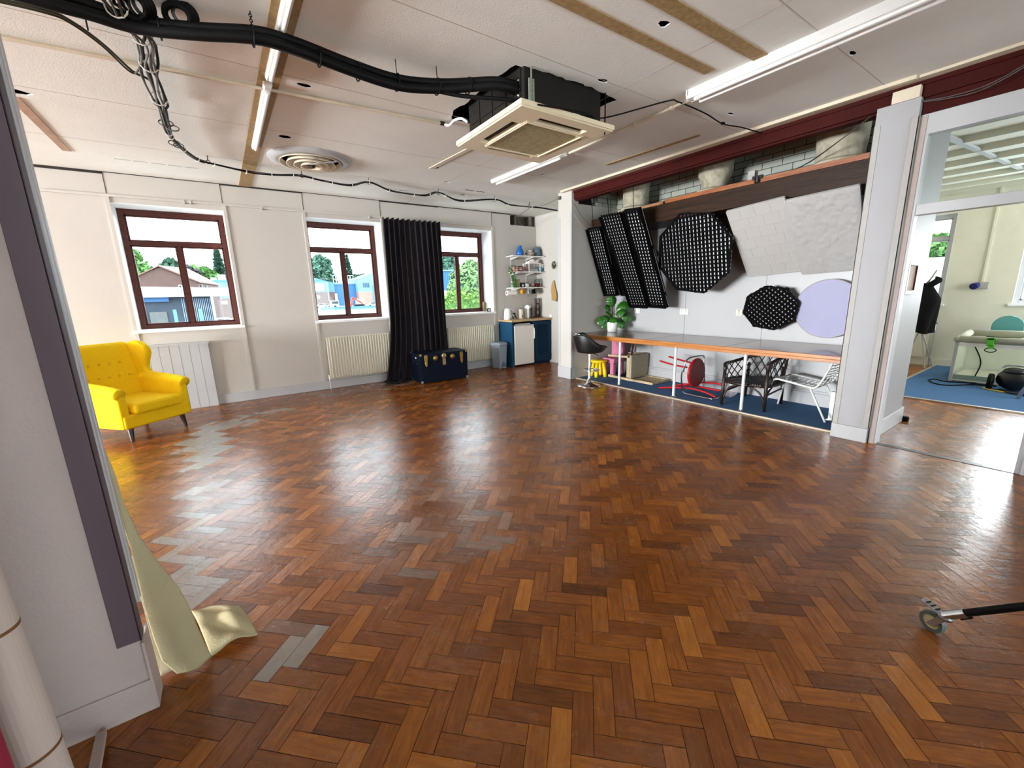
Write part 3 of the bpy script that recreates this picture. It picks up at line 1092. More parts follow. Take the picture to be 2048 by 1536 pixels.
def curtain():
    x0t, x1t, yb = 2.475, 3.535, 7.40

    def fn(u, v):
        s = v                      # 0 top, 1 floor
        z = 2.83 * (1 - s)
        flare = max(0, (s - .55) / .45) ** 2
        xl = x0t - .04 * s - .20 * flare
        xr = x1t + .01 * s + .02 * flare
        x = xl + (xr - xl) * u
        ph = u * 2 * math.pi * 11 + 1.3 * math.sin(3 * u + 2 * s) + .9 * math.sin(7 * u)
        amp = .034 + .014 * math.sin(9 * u + 1.7 * s) + .012 * s
        y = yb - .06 - amp * math.sin(ph) - .10 * flare * (1 - u) - .02 * s
        if s < .02:
            z += .012 * math.sin(ph * 1.0 + 1.0)
        x += .010 * math.cos(ph) * (1 + s)
        return (x, y, max(z, .006))
    m = MB().grid(fn, 190, 44)
    o = single('curtain', m, M['curtain'], 'full-length charcoal curtain hanging between the second and third windows', 'curtain', (3.0, 7.35, 0), smooth=True, solid=.004)

    def pool(u, v):
        x = 2.25 + .46 * u
        w_ = .26 * (1 - .5 * abs(u - .35))
        y = 7.33 - w_ * v
        z = .008 + .055 * math.sin(math.pi * v) * (.5 + .5 * math.sin(9 * u + 3 * v)) * (1 - .3 * u) + .02 * math.sin(14 * u) * v * (1 - v)
        return (x, y, max(.006, z))
    part('trailing_hem', MB().grid(pool, 26, 14), M['curtain'], o, smooth=True, solid=.004)


curtain()

# ---------------------------------------------------------------- radiators


def radiator(x0, x1, z0, z1, label):
    t = thing('radiator', label, 'radiator', ((x0 + x1) / 2, 7.44, 0), 0, 'panel radiators under the windows')
    n = int(round((x1 - x0 - .04) / .0446))

    def fn(u, v):
        x = x0 + .02 + (x1 - x0 - .04) * u
        k = (u * n) % 1.0
        d = .5 - .5 * math.cos(2 * math.pi * k)
        d = min(1, max(0, (d - .15) * 1.6))
        e_ = min(1, min(v, 1 - v) / .035)
        return (x, 7.416 - .030 * d * e_, z0 + (z1 - z0) * v)
    p = MB().grid(fn, n * 8, 30)
    p.box(x0 + .02, 7.4165, z0, x1 - .02, 7.421, z1)
    part('panel', p, M['cream'], t)
    s = MB().box(x0, 7.40, z0 + .01, x0 + .02, 7.46, z1 + .004).box(x1 - .02, 7.40, z0 + .01, x1, 7.46, z1 + .004)
    s.box(x0, 7.40, z1 - .012, x1, 7.41, z1 + .004)
    part('side_cover', s, M['cream'], t, bevel=.002)
    gk = MB()
    for i in range(40):
        xx = x0 + .02 + (x1 - x0 - .04) * i / 40
        gk.box(xx, 7.4215, z1 - .006, xx + .012, 7.458, z1)
    part('top_grille', gk, M['cream'], t)
    v_ = MB().tube([(x0 - .012, 7.425, z0 + .03), (x0 + .02, 7.425, z0 + .03)], .012, 10).tube([(x0 - .018, 7.425, z0 + .01), (x0 - .018, 7.425, z0 + .075)], .014, 12).tube([(x0 - .018, 7.425, z0 + .01), (x0 - .018, 7.425, 0.0)], .0075, 10)
    part('valve', v_, M['alu'], t, smooth=False)
    k = MB().box(x0 + .15, 7.455, z0 + .1, x0 + .2, 7.478, z1 - .05).box(x1 - .2, 7.455, z0 + .1, x1 - .15, 7.478, z1 - .05)
    k.box(x0 + .02, 7.45, z0, x1 - .02, 7.456, z1 - .01)
    part('wall_bracket', k, M['cream'], t)


radiator(1.385, 2.46, .172, .885, 'cream ribbed panel radiator under the middle window, left of the curtain')
radiator(3.63, 4.70, .172, .885, 'cream ribbed panel radiator under the right window, behind the navy chest')

# ---------------------------------------------------------------- travelling trunk


def trunk():
    t = thing('storage_chest', 'navy blue travelling chest with brass fittings on the floor in front of the curtain', 'chest', (2.725, 6.735, 0), R(-2))
    w, d, h = .91, .47, .525
    b = MB().box(0, 0, .012, w, d, .40)
    part('body', b, M['navy'], t, w=False, bevel=.006)
    l_ = MB().box(-.003, -.003, .402, w + .003, d + .003, h)
    part('lid', l_, M['navy'], t, w=False, bevel=.008)
    s = MB().box(-.006, -.006, .394, w + .006, d + .006, .408)
    part('rim_band', s, M['navy'], t, w=False)
    for x in (.105, .79):
        q = MB().box(x - .032, -.012, .405, x + .032, -.003, .475).lathe([(.033, -.014), (.033, -.004), (.0, -.004)], (x, 0, .475), 14, 'Y')
        q.box(x - .025, -.016, .33, x + .025, -.004, .40).box(x - .012, -.024, .30, x + .012, -.004, .43)
        part('latch', q, M['brass'], t, w=False, bevel=.003)
    for x in (.28, .61):
        q = MB().lathe([(.045, 0), (.045, -.008), (.03, -.016), (.012, -.02), (.0, -.02)], (x, -.003, .435), 20, 'Y')
        part('stud', q, M['brass'], t, w=False)
    q = MB().lathe([(.048, 0), (.048, -.01), (.025, -.02), (0, -.02)], (.445, -.003, .462), 8, 'Y').box(.415, -.014, .32, .475, -.003, .42).lathe([(.034, 0), (.034, -.012), (0, -.013)], (.445, -.003, .33), 14, 'Y')
    lk = part('lock_plate', q, mat('worn_nickel_brass', 'C4B68E', .28, .9), t, w=False)
    for x in (-.004, w - .036):
        for z_ in (.008, h - .036):
            q = MB().box(x, -.007, z_, x + .04, .035, z_ + .04)
            part('corner_cap', q, M['steel'] if z_ < .1 else M['brass'], t, w=False, bevel=.008)
            q = MB().box(x, d - .03, z_, x + .04, d + .006, z_ + .04)
            part('corner_cap', q, M['steel'], t, w=False, bevel=.008)
    q = MB().tube([(-.005, .12, .36), (-.022, .13, .35), (-.024, .28, .35), (-.005, .29, .36)], .008, 8).box(-.006, .09, .34, 0, .13, .38).box(-.006, .28, .34, 0, .32, .38)
    part('side_handle', q, M['leather'], t, w=False)
    q = MB().box(-.0055, .17, .435, -.0035, .23, .455)
    part('white_sticker', q, M['plasticwhite'], t, w=False, label='small white sticker')
    for i in range(9):
        part('lid_rivet', MB().ball((.30 + .055 * i * (1 if i % 2 else .95), .03 + .035 * ((i * 7) % 4), h), (.006, .006, .003), 8, 4), M['steel'], t, w=False)


trunk()

# ---------------------------------------------------------------- pedal bin


def pedal_bin():
    t = thing('pedal_bin', 'pale grey plastic pedal bin standing left of the blue kitchen unit', 'bin', (4.56, 7.015, 0), R(12))
    w, d = .225, .27
    k = .02
    b = MB().hexa([(k, k, .0), (w - k, k, .0), (w - k, d - k, .0), (k, d - k, .0)], [(0, 0, .49), (w, 0, .49), (w, d, .49), (0, d, .49)])
    part('body', b, M['grey'], t, w=False, bevel=.018, seg=3)
    l_ = MB().hexa([(-.012, -.015, .485), (w + .012, -.015, .485), (w + .012, d + .01, .485), (-.012, d + .01, .485)], [(.005, .01, .54), (w - .005, .01, .54), (w - .005, d - .01, .54), (.005, d - .01, .54)])
    part('lid', l_, M['grey'], t, w=False, bevel=.014, seg=3)
    p = MB().prism([(w * .5 + .065 * math.cos(R(a)), .012, .015 + .13 * math.sin(R(a))) for a in range(0, 181, 15)], (0, .012, 0))
    part('pedal_arch', p, mat('dark_grey_bin_recess', '5E6B77', .5), t, w=False, label='darker arched recess above the pedal')
    q = MB().box(w * .5 - .045, -.03, .012, w * .5 + .045, .03, .028)
    part('pedal', q, M['grey'], t, w=False, bevel=.005)


pedal_bin()

# ---------------------------------------------------------------- kitchen corner


def kitchen():
    t = thing('base_cabinet', 'dark blue kitchen base unit with louvred door in the corner', 'cabinet', (5.40, 7.0, 0))
    part('end_panel', MB().box(4.865, 7.0, 0, 4.905, 7.49, .94), M['blue'], t, bevel=.002, label='plain blue end panel facing the bin')
    part('carcass', MB().box(5.455, 7.03, .06, 5.915, 7.49, .938).box(5.455, 7.06, 0, 5.915, 7.10, .06), M['blue_d'], t)
    d = MB().box(5.46, 7.0, .06, 5.53, 7.028, .93).box(5.845, 7.0, .06, 5.91, 7.028, .93).box(5.53, 7.0, .85, 5.845, 7.028, .93).box(5.53, 7.0, .06, 5.845, 7.028, .20)
    dd = part('louvre_door', d, M['blue_d'], t, bevel=.002)
    s = MB()
    for i in range(24):
        z_ = .205 + i * .0268
        s.hexa([(5.53, 7.002, z_), (5.845, 7.002, z_), (5.845, 7.006, z_ - .003), (5.53, 7.006, z_ - .003)], [(5.53, 7.022, z_ + .026), (5.845, 7.022, z_ + .026), (5.845, 7.027, z_ + .023), (5.53, 7.027, z_ + .023)])
    part('louvre_slats', s, M['blue_d'], dd)
    for z_ in (.15, .86):
        part('hinge', MB().box(5.91, 6.99, z_, 5.922, 7.01, z_ + .04), M['steel'], dd)
    wt = MB().box(4.85, 6.97, .942, 5.922, 7.495, .982)
    single('worktop', wt, M['worktop'], 'pale wooden worktop over the fridge and blue kitchen unit', 'worktop', (5.39, 7.2, .942), bevel=.004)
    f = thing('mini_fridge', 'white under-counter fridge between the blue panels of the kitchen unit', 'fridge', (5.18, 7.2, 0))
    part('body', MB().box(4.925, 7.04, .03, 5.425, 7.49, .865), M['applwhite'], f, bevel=.004)
    part('door', MB().box(4.925, 6.985, .05, 5.425, 7.036, .85), M['applwhite'], f, bevel=.008, seg=3)
    part('top_panel', MB().box(4.925, 6.99, .854, 5.425, 7.45, .87), M['applwhite'], f, bevel=.003)
    part('handle', MB().prism([(5.415, 6.985, .55), (5.44, 6.975, .57), (5.445, 6.972, .68), (5.44, 6.975, .79), (5.415, 6.985, .81)], (-.02, .03, 0)), M['plasticwhite'], f, bevel=.006)
    for x in (4.96, 5.39):
        part('foot', MB().lathe([(.018, 0), (.014, .03)], (x, 7.08, 0), 12), M['blackplast'], f)
    bx = MB().box(4.98, 7.05, .872, 5.38, 7.38, .90)
    single('baking_tray', bx, M['steel'], 'steel tray slid into the gap above the small fridge', 'tray', (5.18, 7.2, .872), bevel=.004)
    # shelves
    for i, (x0, z_, lb) in enumerate(((5.05, 2.282, 'top white wall shelf in the kitchen corner, with the blue vase'), (5.12, 1.962, 'middle white wall shelf in the kitchen corner, with the blue bowl'), (5.05, 1.640, 'bottom white wall shelf in the kitchen corner, with the glass teapot'))):
        h_ = thing('wall_shelf', lb, 'shelf', (5.5, 7.49, z_), 0, 'white shelves in the kitchen corner')
        part('board', MB().prism([(x0 + .04, 7.495, z_ - .018), (x0, 7.17, z_ - .018), (5.90, 7.17, z_ - .018), (5.92, 7.495, z_ - .018)], (0, 0, .018)), M['plasticwhite'], h_, bevel=.002)
        for bx_ in (5.22, 5.62):
            part('bracket', MB().prism([(bx_, 7.494, z_ - .019), (bx_, 7.22, z_ - .019), (bx_, 7.22, z_ - .027), (bx_, 7.47, z_ - .07), (bx_, 7.494, z_ - .07)], (.012, 0, 0)), M['alu'], h_)
    for x, lb in ((5.213, 'left slim metal shelf upright on the kitchen wall'), (5.613, 'right slim metal shelf upright on the kitchen wall')):
        single('shelf_upright', MB().box(x, 7.494, 1.45, x + .026, 7.4995, 2.30), M['alu'], lb, 'shelf upright', group='shelf uprights')
    zt, zm, zb = 2.282, 1.962, 1.640
    single('vase', MB().lathe([(.045, 0), (.075, .01), (.085, .05), (.082, .10), (.055, .155), (.042, .175), (.042, .205), (.046, .212), (.036, .212), (.034, .17), (.0, .16)], (5.35, 7.33, zt), 28), M['vase'], 'cobalt blue vase at the left end of the top shelf', 'vase', (5.35, 7.33, zt), smooth=True)
    t = thing('woven_basket', 'small woven basket holding a cloth in the middle of the top shelf', 'basket', (5.61, 7.33, zt))
    part('basket_body', MB().lathe([(.07, 0), (.10, .06), (.105, .075), (.098, .075), (.065, .01), (0, .008)], (5.61, 7.33, zt), 24), M['basket'], t, smooth=True)
    part('basket_handle', MB().tube(arc((5.61, 7.33, zt + .07), .10, 0, 180, 12, (1, 0, 0), (0.0, .2, .75)), .006, 6), M['basket'], t)
    single('folded_cloth', MB().ball((5.60, 7.33, zt + .105), (.062, .05, .034), 14, 8), M['cloth_w'], 'white cloth bunched in the small woven basket', 'cloth', smooth=True)
    t = thing('coffee_flask', 'slate blue jug with curved handle at the right end of the top shelf', 'jug', (5.80, 7.34, zt))
    part('jug_body', MB().lathe([(.07, 0), (.078, .01), (.078, .12), (.06, .165), (.036, .18), (.036, .205), (.0, .207)], (5.80, 7.34, zt), 24), M['thermos'], t, smooth=True)
    part('handle', MB().tube(smooth_path([(5.845, 7.34, zt + .165), (5.89, 7.34, zt + .16), (5.905, 7.34, zt + .10), (5.87, 7.34, zt + .045)], 5), .007, 8), M['thermos'], t, smooth=True)
    part('spout', MB().tube([(5.75, 7.34, zt + .13), (5.70, 7.34, zt + .185)], [.012, .006], 8), M['thermos'], t)
    # middle shelf
    for i, (x0, x1, h_, mm, lb) in enumerate(((5.15, 5.235, .10, 'pinkbox', 'plain dusty pink box at the left of the middle shelf'), (5.25, 5.345, .115, 'maroon', 'maroon printed box left of the white rack on the middle shelf'), (5.355, 5.45, .105, 'pinkbox', 'pink box next to the white rack on the middle shelf'))):
        q = MB().box(x0, 7.24, zm, x1, 7.38, zm + h_)
        o = single('storage_box', q, M[mm], lb, 'box', bevel=.003)
        if i:
            part('label_band', MB().box(x0 + .012, 7.2385, zm + .03, x1 - .012, 7.2398, zm + .055).box(x0 + .012, 7.2385, zm + .07, x1 - .012, 7.2398, zm + .085), M['cloth_w'] if i == 1 else M['maroon'], o)
    q = MB()
    for x in (5.50, 5.80):
        for y in (7.22, 7.42):
            q.box(x, y, zm, x + .014, y + .014, zm + .165)
    q.box(5.49, 7.215, zm + .165, 5.825, 7.44, zm + .177).box(5.50, 7.226, zm + .005, 5.814, 7.43, zm + .011)
    single('shelf_rack', q, M['plasticwhite'], 'white wire riser rack standing on the middle shelf', 'rack', (5.655, 7.32, zm))
    single('tin_tray', MB().box(5.54, 7.25, zm + .012, 5.77, 7.40, zm + .055), M['steel'], 'flat grey tin under the white riser rack', 'tin', bevel=.006)
    single('napkin_stack', MB().prism([(5.52, 7.24, zm + .178), (5.77, 7.24, zm + .178), (5.76, 7.24, zm + .215), (5.69, 7.24, zm + .225), (5.64, 7.24, zm + .262), (5.59, 7.24, zm + .225), (5.53, 7.24, zm + .215)], (0, .13, 0)), M['cloth_w'], 'white folded napkins piled on top of the riser rack', 'napkins', bevel=.008)
    single('bowl', MB().lathe([(.025, 0), (.03, .004), (.055, .04), (.062, .085), (.057, .085), (.05, .04), (0, .012)], (5.852, 7.28, zm), 24), M['bowlblue'], 'turquoise bowl at the right end of the middle shelf', 'bowl', smooth=True)
    t = thing('trailing_plant', 'green ivy trailing down the left end of the kitchen shelves', 'plant', (5.05, 7.25, zm))
    part('pot', MB().lathe([(.03, 0), (.04, .07), (.034, .07), (.0, .05)], (5.165, 7.20, zm), 16), M['tan'], t, smooth=True)
    lf = MB()
    rr = random.Random(3)
    for i in range(210):
        s = rr.random() ** .8
        z_ = zm + .14 - .46 * s
        x = 5.06 - .025 * math.sin(5 * s) + rr.uniform(-.065, .065) * (1 - .45 * s) + .06 * s
        y = 7.20 + rr.uniform(-.05, .05)
        a, b_ = rr.uniform(0, 6.28), rr.uniform(-.7, .7)
        u = V(math.cos(a), math.sin(a) * .5, math.sin(b_)).normalized() * .017
        w_ = V(-math.sin(a) * .5, .4, -1).normalized() * .024
        p = V(x, y, z_)
        lf.add([p, p + u + w_ * .5, p + w_, p - u + w_ * .5], [(0, 1, 2, 3)])
    for k in range(5):
        lf.tube(smooth_path([(5.15, 7.21, zm + .06), (5.08 + .01 * k, 7.18, zm + .10), (5.03 + .02 * k, 7.18, zm - .05), (5.05 + .015 * k, 7.19, zm - .28 + .02 * k)], 5), .002, 4)
    part('foliage', lf, M['leaf2'], t)
    # bottom shelf
    t = thing('storage_jar', 'green glass jar at the left end of the bottom shelf', 'jar', (5.125, 7.30, zb))
    part('jar_body', MB().lathe([(.036, 0), (.04, .01), (.04, .09), (.03, .105), (0, .105)], (5.125, 7.30, zb), 18), mat('green_glass', '5C7C5E', .15), t, smooth=True)
    part('lid', MB().lathe([(.032, .105), (.032, .125), (0, .126)], (5.125, 7.30, zb), 18), M['cloth_w'], t)
    t = thing('utensil_pot', 'tan pot full of dark utensils on the bottom shelf', 'pot', (5.265, 7.33, zb))
    part('pot_body', MB().lathe([(.046, 0), (.055, .11), (.048, .11), (.04, .01), (0, .01)], (5.265, 7.33, zb), 20), M['tan'], t, smooth=True)
    u = MB()
    for i in range(6):
        a = i * 1.05
        u.tube([(5.265 + .02 * math.cos(a), 7.33 + .02 * math.sin(a), zb + .02), (5.265 + .05 * math.cos(a), 7.33 + .03 * math.sin(a), zb + .15)], .006, 6)
        u.ball((5.265 + .052 * math.cos(a), 7.33 + .031 * math.sin(a), zb + .155), (.013, .006, .014), 8, 6)
    single('kitchen_utensils', u, M['maroon'], 'dark cooking utensils standing in the tan pot', 'utensils', (5.265, 7.33, zb + .02))
    for x, r, h_, mm, lb in ((5.385, .042, .10, 'blackplast', 'black canister with pale label on the bottom shelf'), (5.505, .06, .10, 'steel', 'wide steel canister in the middle of the bottom shelf')):
        q = thing('canister', lb, 'canister', (x, 7.33, zb))
        part('canister_body', MB().lathe([(r, 0), (r, h_ - .02), (0, h_ - .02)], (x, 7.33, zb), 20), M[mm], q)
        part('lid', MB().lathe([(r * 1.03, h_ - .02), (r * 1.03, h_), (0, h_)], (x, 7.33, zb), 20), M['blackplast'], q)
        part('paper_label', MB().box(x - .02, 7.33 - r - .002, zb + .02, x + .022, 7.33 - r + .008, zb + .06), M['cloth_w'], q)
    single('bowl', MB().lathe([(.03, 0), (.06, .05), (.064, .075), (.058, .075), (.05, .04), (0, .012)], (5.66, 7.33, zb), 20), M['basket'], 'brown bowl left of the glass teapot on the bottom shelf', 'bowl', smooth=True)
    t = thing('glass_teapot', 'glass teapot of red tea at the right end of the bottom shelf', 'teapot', (5.80, 7.33, zb))
    part('glass_body', MB().lathe([(.055, 0), (.062, .01), (.062, .12), (.05, .15), (.05, .16)], (5.80, 7.33, zb), 24), M['jarglass'], t, smooth=True)
    part('red_tea', MB().lathe([(.056, .004), (.06, .012), (.06, .085), (0, .085)], (5.80, 7.33, zb), 24), M['teared'], t, smooth=True)
    part('lid', MB().lathe([(.05, .16), (.045, .17), (.012, .178), (.012, .192), (0, .193)], (5.80, 7.33, zb), 20), M['steel'], t)
    part('handle', MB().tube(smooth_path([(5.855, 7.33, zb + .10), (5.895, 7.33, zb + .10), (5.90, 7.33, zb + .04), (5.858, 7.33, zb + .02)], 5), .007, 8), M['plasticwhite'], t, smooth=True)
    # under the bottom shelf
    t = thing('paper_towel_roll', 'white paper towel roll mounted under the bottom shelf', 'paper towel', (5.10, 7.33, 1.53))
    part('roll', MB().lathe([(.052, -.12), (.052, .11), (.02, .11), (.02, -.12)], (5.10, 7.32, 1.53), 24, 'X'), M['cloth_w'], t, smooth=False)
    part('core', MB().lathe([(.018, -.125), (.018, .116)], (5.10, 7.32, 1.53), 14, 'X'), M['darkwood'], t)
    part('holder', MB().tube([(4.97, 7.32, 1.53), (4.965, 7.32, 1.622)], .004, 6).tube([(4.965, 7.32, 1.53), (5.225, 7.32, 1.53)], .004, 6).tube([(5.222, 7.32, 1.53), (5.222, 7.32, 1.622)], .004, 6), M['steel'], t)
    for x, mm, lb, rot in ((5.355, 'mugyellow', 'yellow mug hanging under the bottom shelf', .5), (5.52, 'mugpale', 'pale blue-grey mug hanging between the yellow and black mugs', .3), (5.67, 'blackplast', 'black mug hanging at the right under the bottom shelf', -.2)):
        q = thing('mug', lb, 'mug', (x, 7.29, 1.545), 0, 'mugs hanging under the bottom shelf')
        m4 = Matrix.Translation((x, 7.29, 1.545)) @ Matrix.Rotation(R(80), 4, 'X') @ Matrix.Rotation(rot, 4, 'Y')
        part('mug_body', MB().lathe([(.0, -.045), (.04, -.045), (.045, -.03), (.047, .045), (.042, .045), (.04, -.03), (0, -.035)], (0, 0, 0), 22).xf(m4), M[mm], q, smooth=True)
        part('handle', MB().tube(smooth_path([(x - .012, 7.30, 1.585), (x - .006, 7.30, 1.614), (x + .012, 7.28, 1.614), (x + .014, 7.27, 1.586)], 4), .006, 8), M[mm], q, smooth=True)
        part('hook', MB().tube(smooth_path([(x, 7.29, 1.622), (x + .006, 7.29, 1.61), (x + .004, 7.29, 1.60), (x - .006, 7.29, 1.603)], 3), .002, 5), M['steel'], q)
    # on the worktop
    zc = .982
    t = thing('electric_kettle', 'white electric kettle at the left end of the worktop', 'kettle', (4.99, 7.33, zc))
    part('jug', MB().lathe([(.075, .02), (.08, .03), (.072, .15), (.058, .215), (.05, .228), (0, .235)], (4.99, 7.33, zc), 24), M['plasticwhite'], t, smooth=True)
    part('base', MB().lathe([(.08, 0), (.08, .018), (0, .018)], (4.99, 7.33, zc), 24), M['plasticwhite'], t)
    part('handle', MB().tube(smooth_path([(5.045, 7.32, zc + .205), (5.09, 7.31, zc + .20), (5.105, 7.31, zc + .12), (5.075, 7.315, zc + .06)], 5), .011, 10), M['plasticwhite'], t, smooth=True)
    part('handle_inlay', MB().tube(smooth_path([(5.05, 7.305, zc + .19), (5.078, 7.297, zc + .18), (5.09, 7.297, zc + .12), (5.068, 7.302, zc + .075)], 4), .009, 8), M['grey'], t, smooth=True)
    part('switch', MB().box(5.0, 7.25, zc + .005, 5.03, 7.262, zc + .02), M['blackplast'], t)
    q = MB().tube(smooth_path([(5.17, 7.36, zc + .008), (5.13, 7.36, zc + .06), (5.16, 7.38, zc + .12), (5.21, 7.38, zc + .11), (5.225, 7.36, zc + .04), (5.24, 7.34, zc + .008)], 5), .008, 7).ball((5.165, 7.38, zc + .115), (.03, .02, .02), 10, 6).ball((5.205, 7.375, zc + .11), (.022, .02, .02), 10, 6)
    q.tube(smooth_path([(5.14, 7.36, zc + .006), (5.17, 7.33, zc + .05), (5.2, 7.36, zc + .07), (5.25, 7.38, zc + .01)], 5), .006, 6)
    single('plug_and_cable', q, M['black'], 'tangle of black plugs and cable beside the white kettle', 'cable', (5.19, 7.36, zc), smooth=True)
    t = thing('milk_frother', 'cream cylindrical milk frother in the middle of the worktop', 'milk frother', (5.345, 7.34, zc))
    part('frother_body', MB().lathe([(.05, 0), (.055, .02), (.056, .18), (.058, .20), (0, .20)], (5.345, 7.34, zc), 24), mat('frother_cream', 'E4DCCB', .35), t, smooth=False)
    part('lid', MB().lathe([(.058, .20), (.052, .21), (0, .211)], (5.345, 7.34, zc), 24), M['jarglass'], t)
    part('button', MB().lathe([(.012, 0), (.012, -.006), (0, -.006)], (5.35, 7.284, zc + .05), 12, 'Y').box(5.344, 7.278, zc + .055, 5.356, 7.284, zc + .085), M['blackplast'], t)
    t = thing('coffee_machine', 'narrow white and black coffee machine on the worktop', 'coffee machine', (5.56, 7.32, zc))
    part('white_shell', MB().prism([(5.515, 7.44, zc), (5.515, 7.30, zc), (5.515, 7.30, zc + .19), (5.515, 7.26, zc + .22), (5.515, 7.28, zc + .27), (5.515, 7.36, zc + .29), (5.515, 7.44, zc + .24)], (.055, 0, 0)), M['plasticwhite'], t, bevel=.01)
    part('black_front', MB().prism([(5.555, 7.44, zc), (5.555, 7.27, zc + .01), (5.555, 7.27, zc + .19), (5.555, 7.25, zc + .205), (5.555, 7.27, zc + .225), (5.555, 7.44, zc + .22)], (.055, 0, 0)), M['blackplast'], t, bevel=.008)
    part('lever', MB().tube(smooth_path([(5.525, 7.27, zc + .28), (5.55, 7.26, zc + .30), (5.59, 7.27, zc + .27), (5.60, 7.28, zc + .24)], 4), .005, 6), M['chrome'], t)
    part('drip_tray', MB().box(5.52, 7.19, zc, 5.605, 7.28, zc + .02), M['blackplast'], t, bevel=.003)
    t = thing('capsule_tower', 'tall tower of pink and purple coffee capsules at the right of the worktop', 'capsule stand', (5.80, 7.34, zc))
    part('tower_base', MB().lathe([(.085, 0), (.085, .015), (.03, .03), (0, .03)], (5.80, 7.34, zc), 24), M['maroon'], t)
    fr = MB()
    for sx in (-.045, .045):
        fr.box(5.80 + sx - .004, 7.30, zc + .02, 5.80 + sx + .004, 7.38, zc + .42)
    fr.box(5.755, 7.30, zc + .415, 5.845, 7.38, zc + .425)
    part('tower_frame', fr, M['jarglass'], t)
    for i in range(9):
        part('capsule', MB().lathe([(.0, .045), (.018, .04), (.026, .002), (.03, 0), (0, -.002)], (5.80, 7.315, zc + .055 + .041 * i), 14, 'Y'), M['purple'] if i % 3 else M['maroon'], t, smooth=False)
    # on the side wall
    t = thing('wall_clock', 'small round dark-faced clock on the kitchen side wall', 'clock', (5.915, 6.88, 2.08))
    part('rim', MB().lathe([(.095, 0), (.095, -.02), (.085, -.022), (.085, -.012), (0, -.012)], (5.926, 6.88, 2.08), 32, 'X'), M['cream'], t, smooth=False)
    part('dial', MB().lathe([(.085, -.013), (0, -.0135)], (5.926, 6.88, 2.08), 32, 'X'), mat('dark_dial', '23281C', .5), t)
    q = MB()
    for i in range(12):
        a = i * math.pi / 6
        c = V(5.911, 6.88 + .07 * math.sin(a), 2.08 + .07 * math.cos(a))
        dv = V(0, math.sin(a), math.cos(a))
        q.bar(c - dv * .012, c + dv * .010, .008, .002, (1, 0, 0))
    part('hour_marks', q, M['cream'], t)
    part('hands', MB().bar((5.909, 6.88, 2.08), (5.909, 6.88 - .045, 2.08 + .035), .008, .002, (1, 0, 0)).bar((5.909, 6.88, 2.08), (5.909, 6.88 + .03, 2.08 + .055), .006, .002, (1, 0, 0)), M['cream'], t)

    def tw(u, v):
        wv = .02 + .075 * min(1, v * 1.8) - .02 * max(0, v - .7)
        y = 6.89 + wv * (u - .5) * 2 + .012 * math.sin(6 * v)
        d = .022 + .015 * math.sin(u * 9 + 2 * v) * v
        return (5.925 - d, y, 1.765 - .42 * v + .04 * (u - .5) * v)
    single('hand_towel', MB().grid(tw, 16, 18), M['cane'], 'tan towel hanging from a hook on the kitchen side wall', 'towel', (5.915, 6.89, 1.34), smooth=True, solid=.008)
    single('wall_socket', MB().box(5.918, 6.98, .99, 5.926, 7.06, 1.05), M['plasticwhite'], 'small white switch plate at the right end of the worktop', 'socket', bevel=.002)
    t = thing('thermostat', 'small dark thermometer standing on the sill of the right window', 'thermometer', (4.71, 7.62, 1.155))
    part('case', MB().box(4.665, 7.60, 1.1545, 4.745, 7.63, 1.225), M['blackplast'], t, bevel=.004)
    part('screen', MB().box(4.68, 7.598, 1.17, 4.73, 7.5995, 1.205), M['cable_w'], t)
    single('wood_offcut', MB().box(4.70, 7.80, 1.1545, 4.735, 7.86, 1.36), M['plank'], 'short piece of bare wood stood in the corner of the right window', 'wood piece')


kitchen()

# ---------------------------------------------------------------- alcove: softboxes
def chord(poly, d, axis):
    """span of a convex polygon (u, v) on the line axis-coordinate = d"""
    hits = []
    n = len(poly)
    for i in range(n):
        p, q = poly[i], poly[(i + 1) % n]
        a, b = p[axis], q[axis]
        if (a - d) * (b - d) < 0:
            t = (d - a) / (b - a)
            hits.append(p[1 - axis] + (q[1 - axis] - p[1 - axis]) * t)
    return (min(hits), max(hits)) if len(hits) >= 2 else None


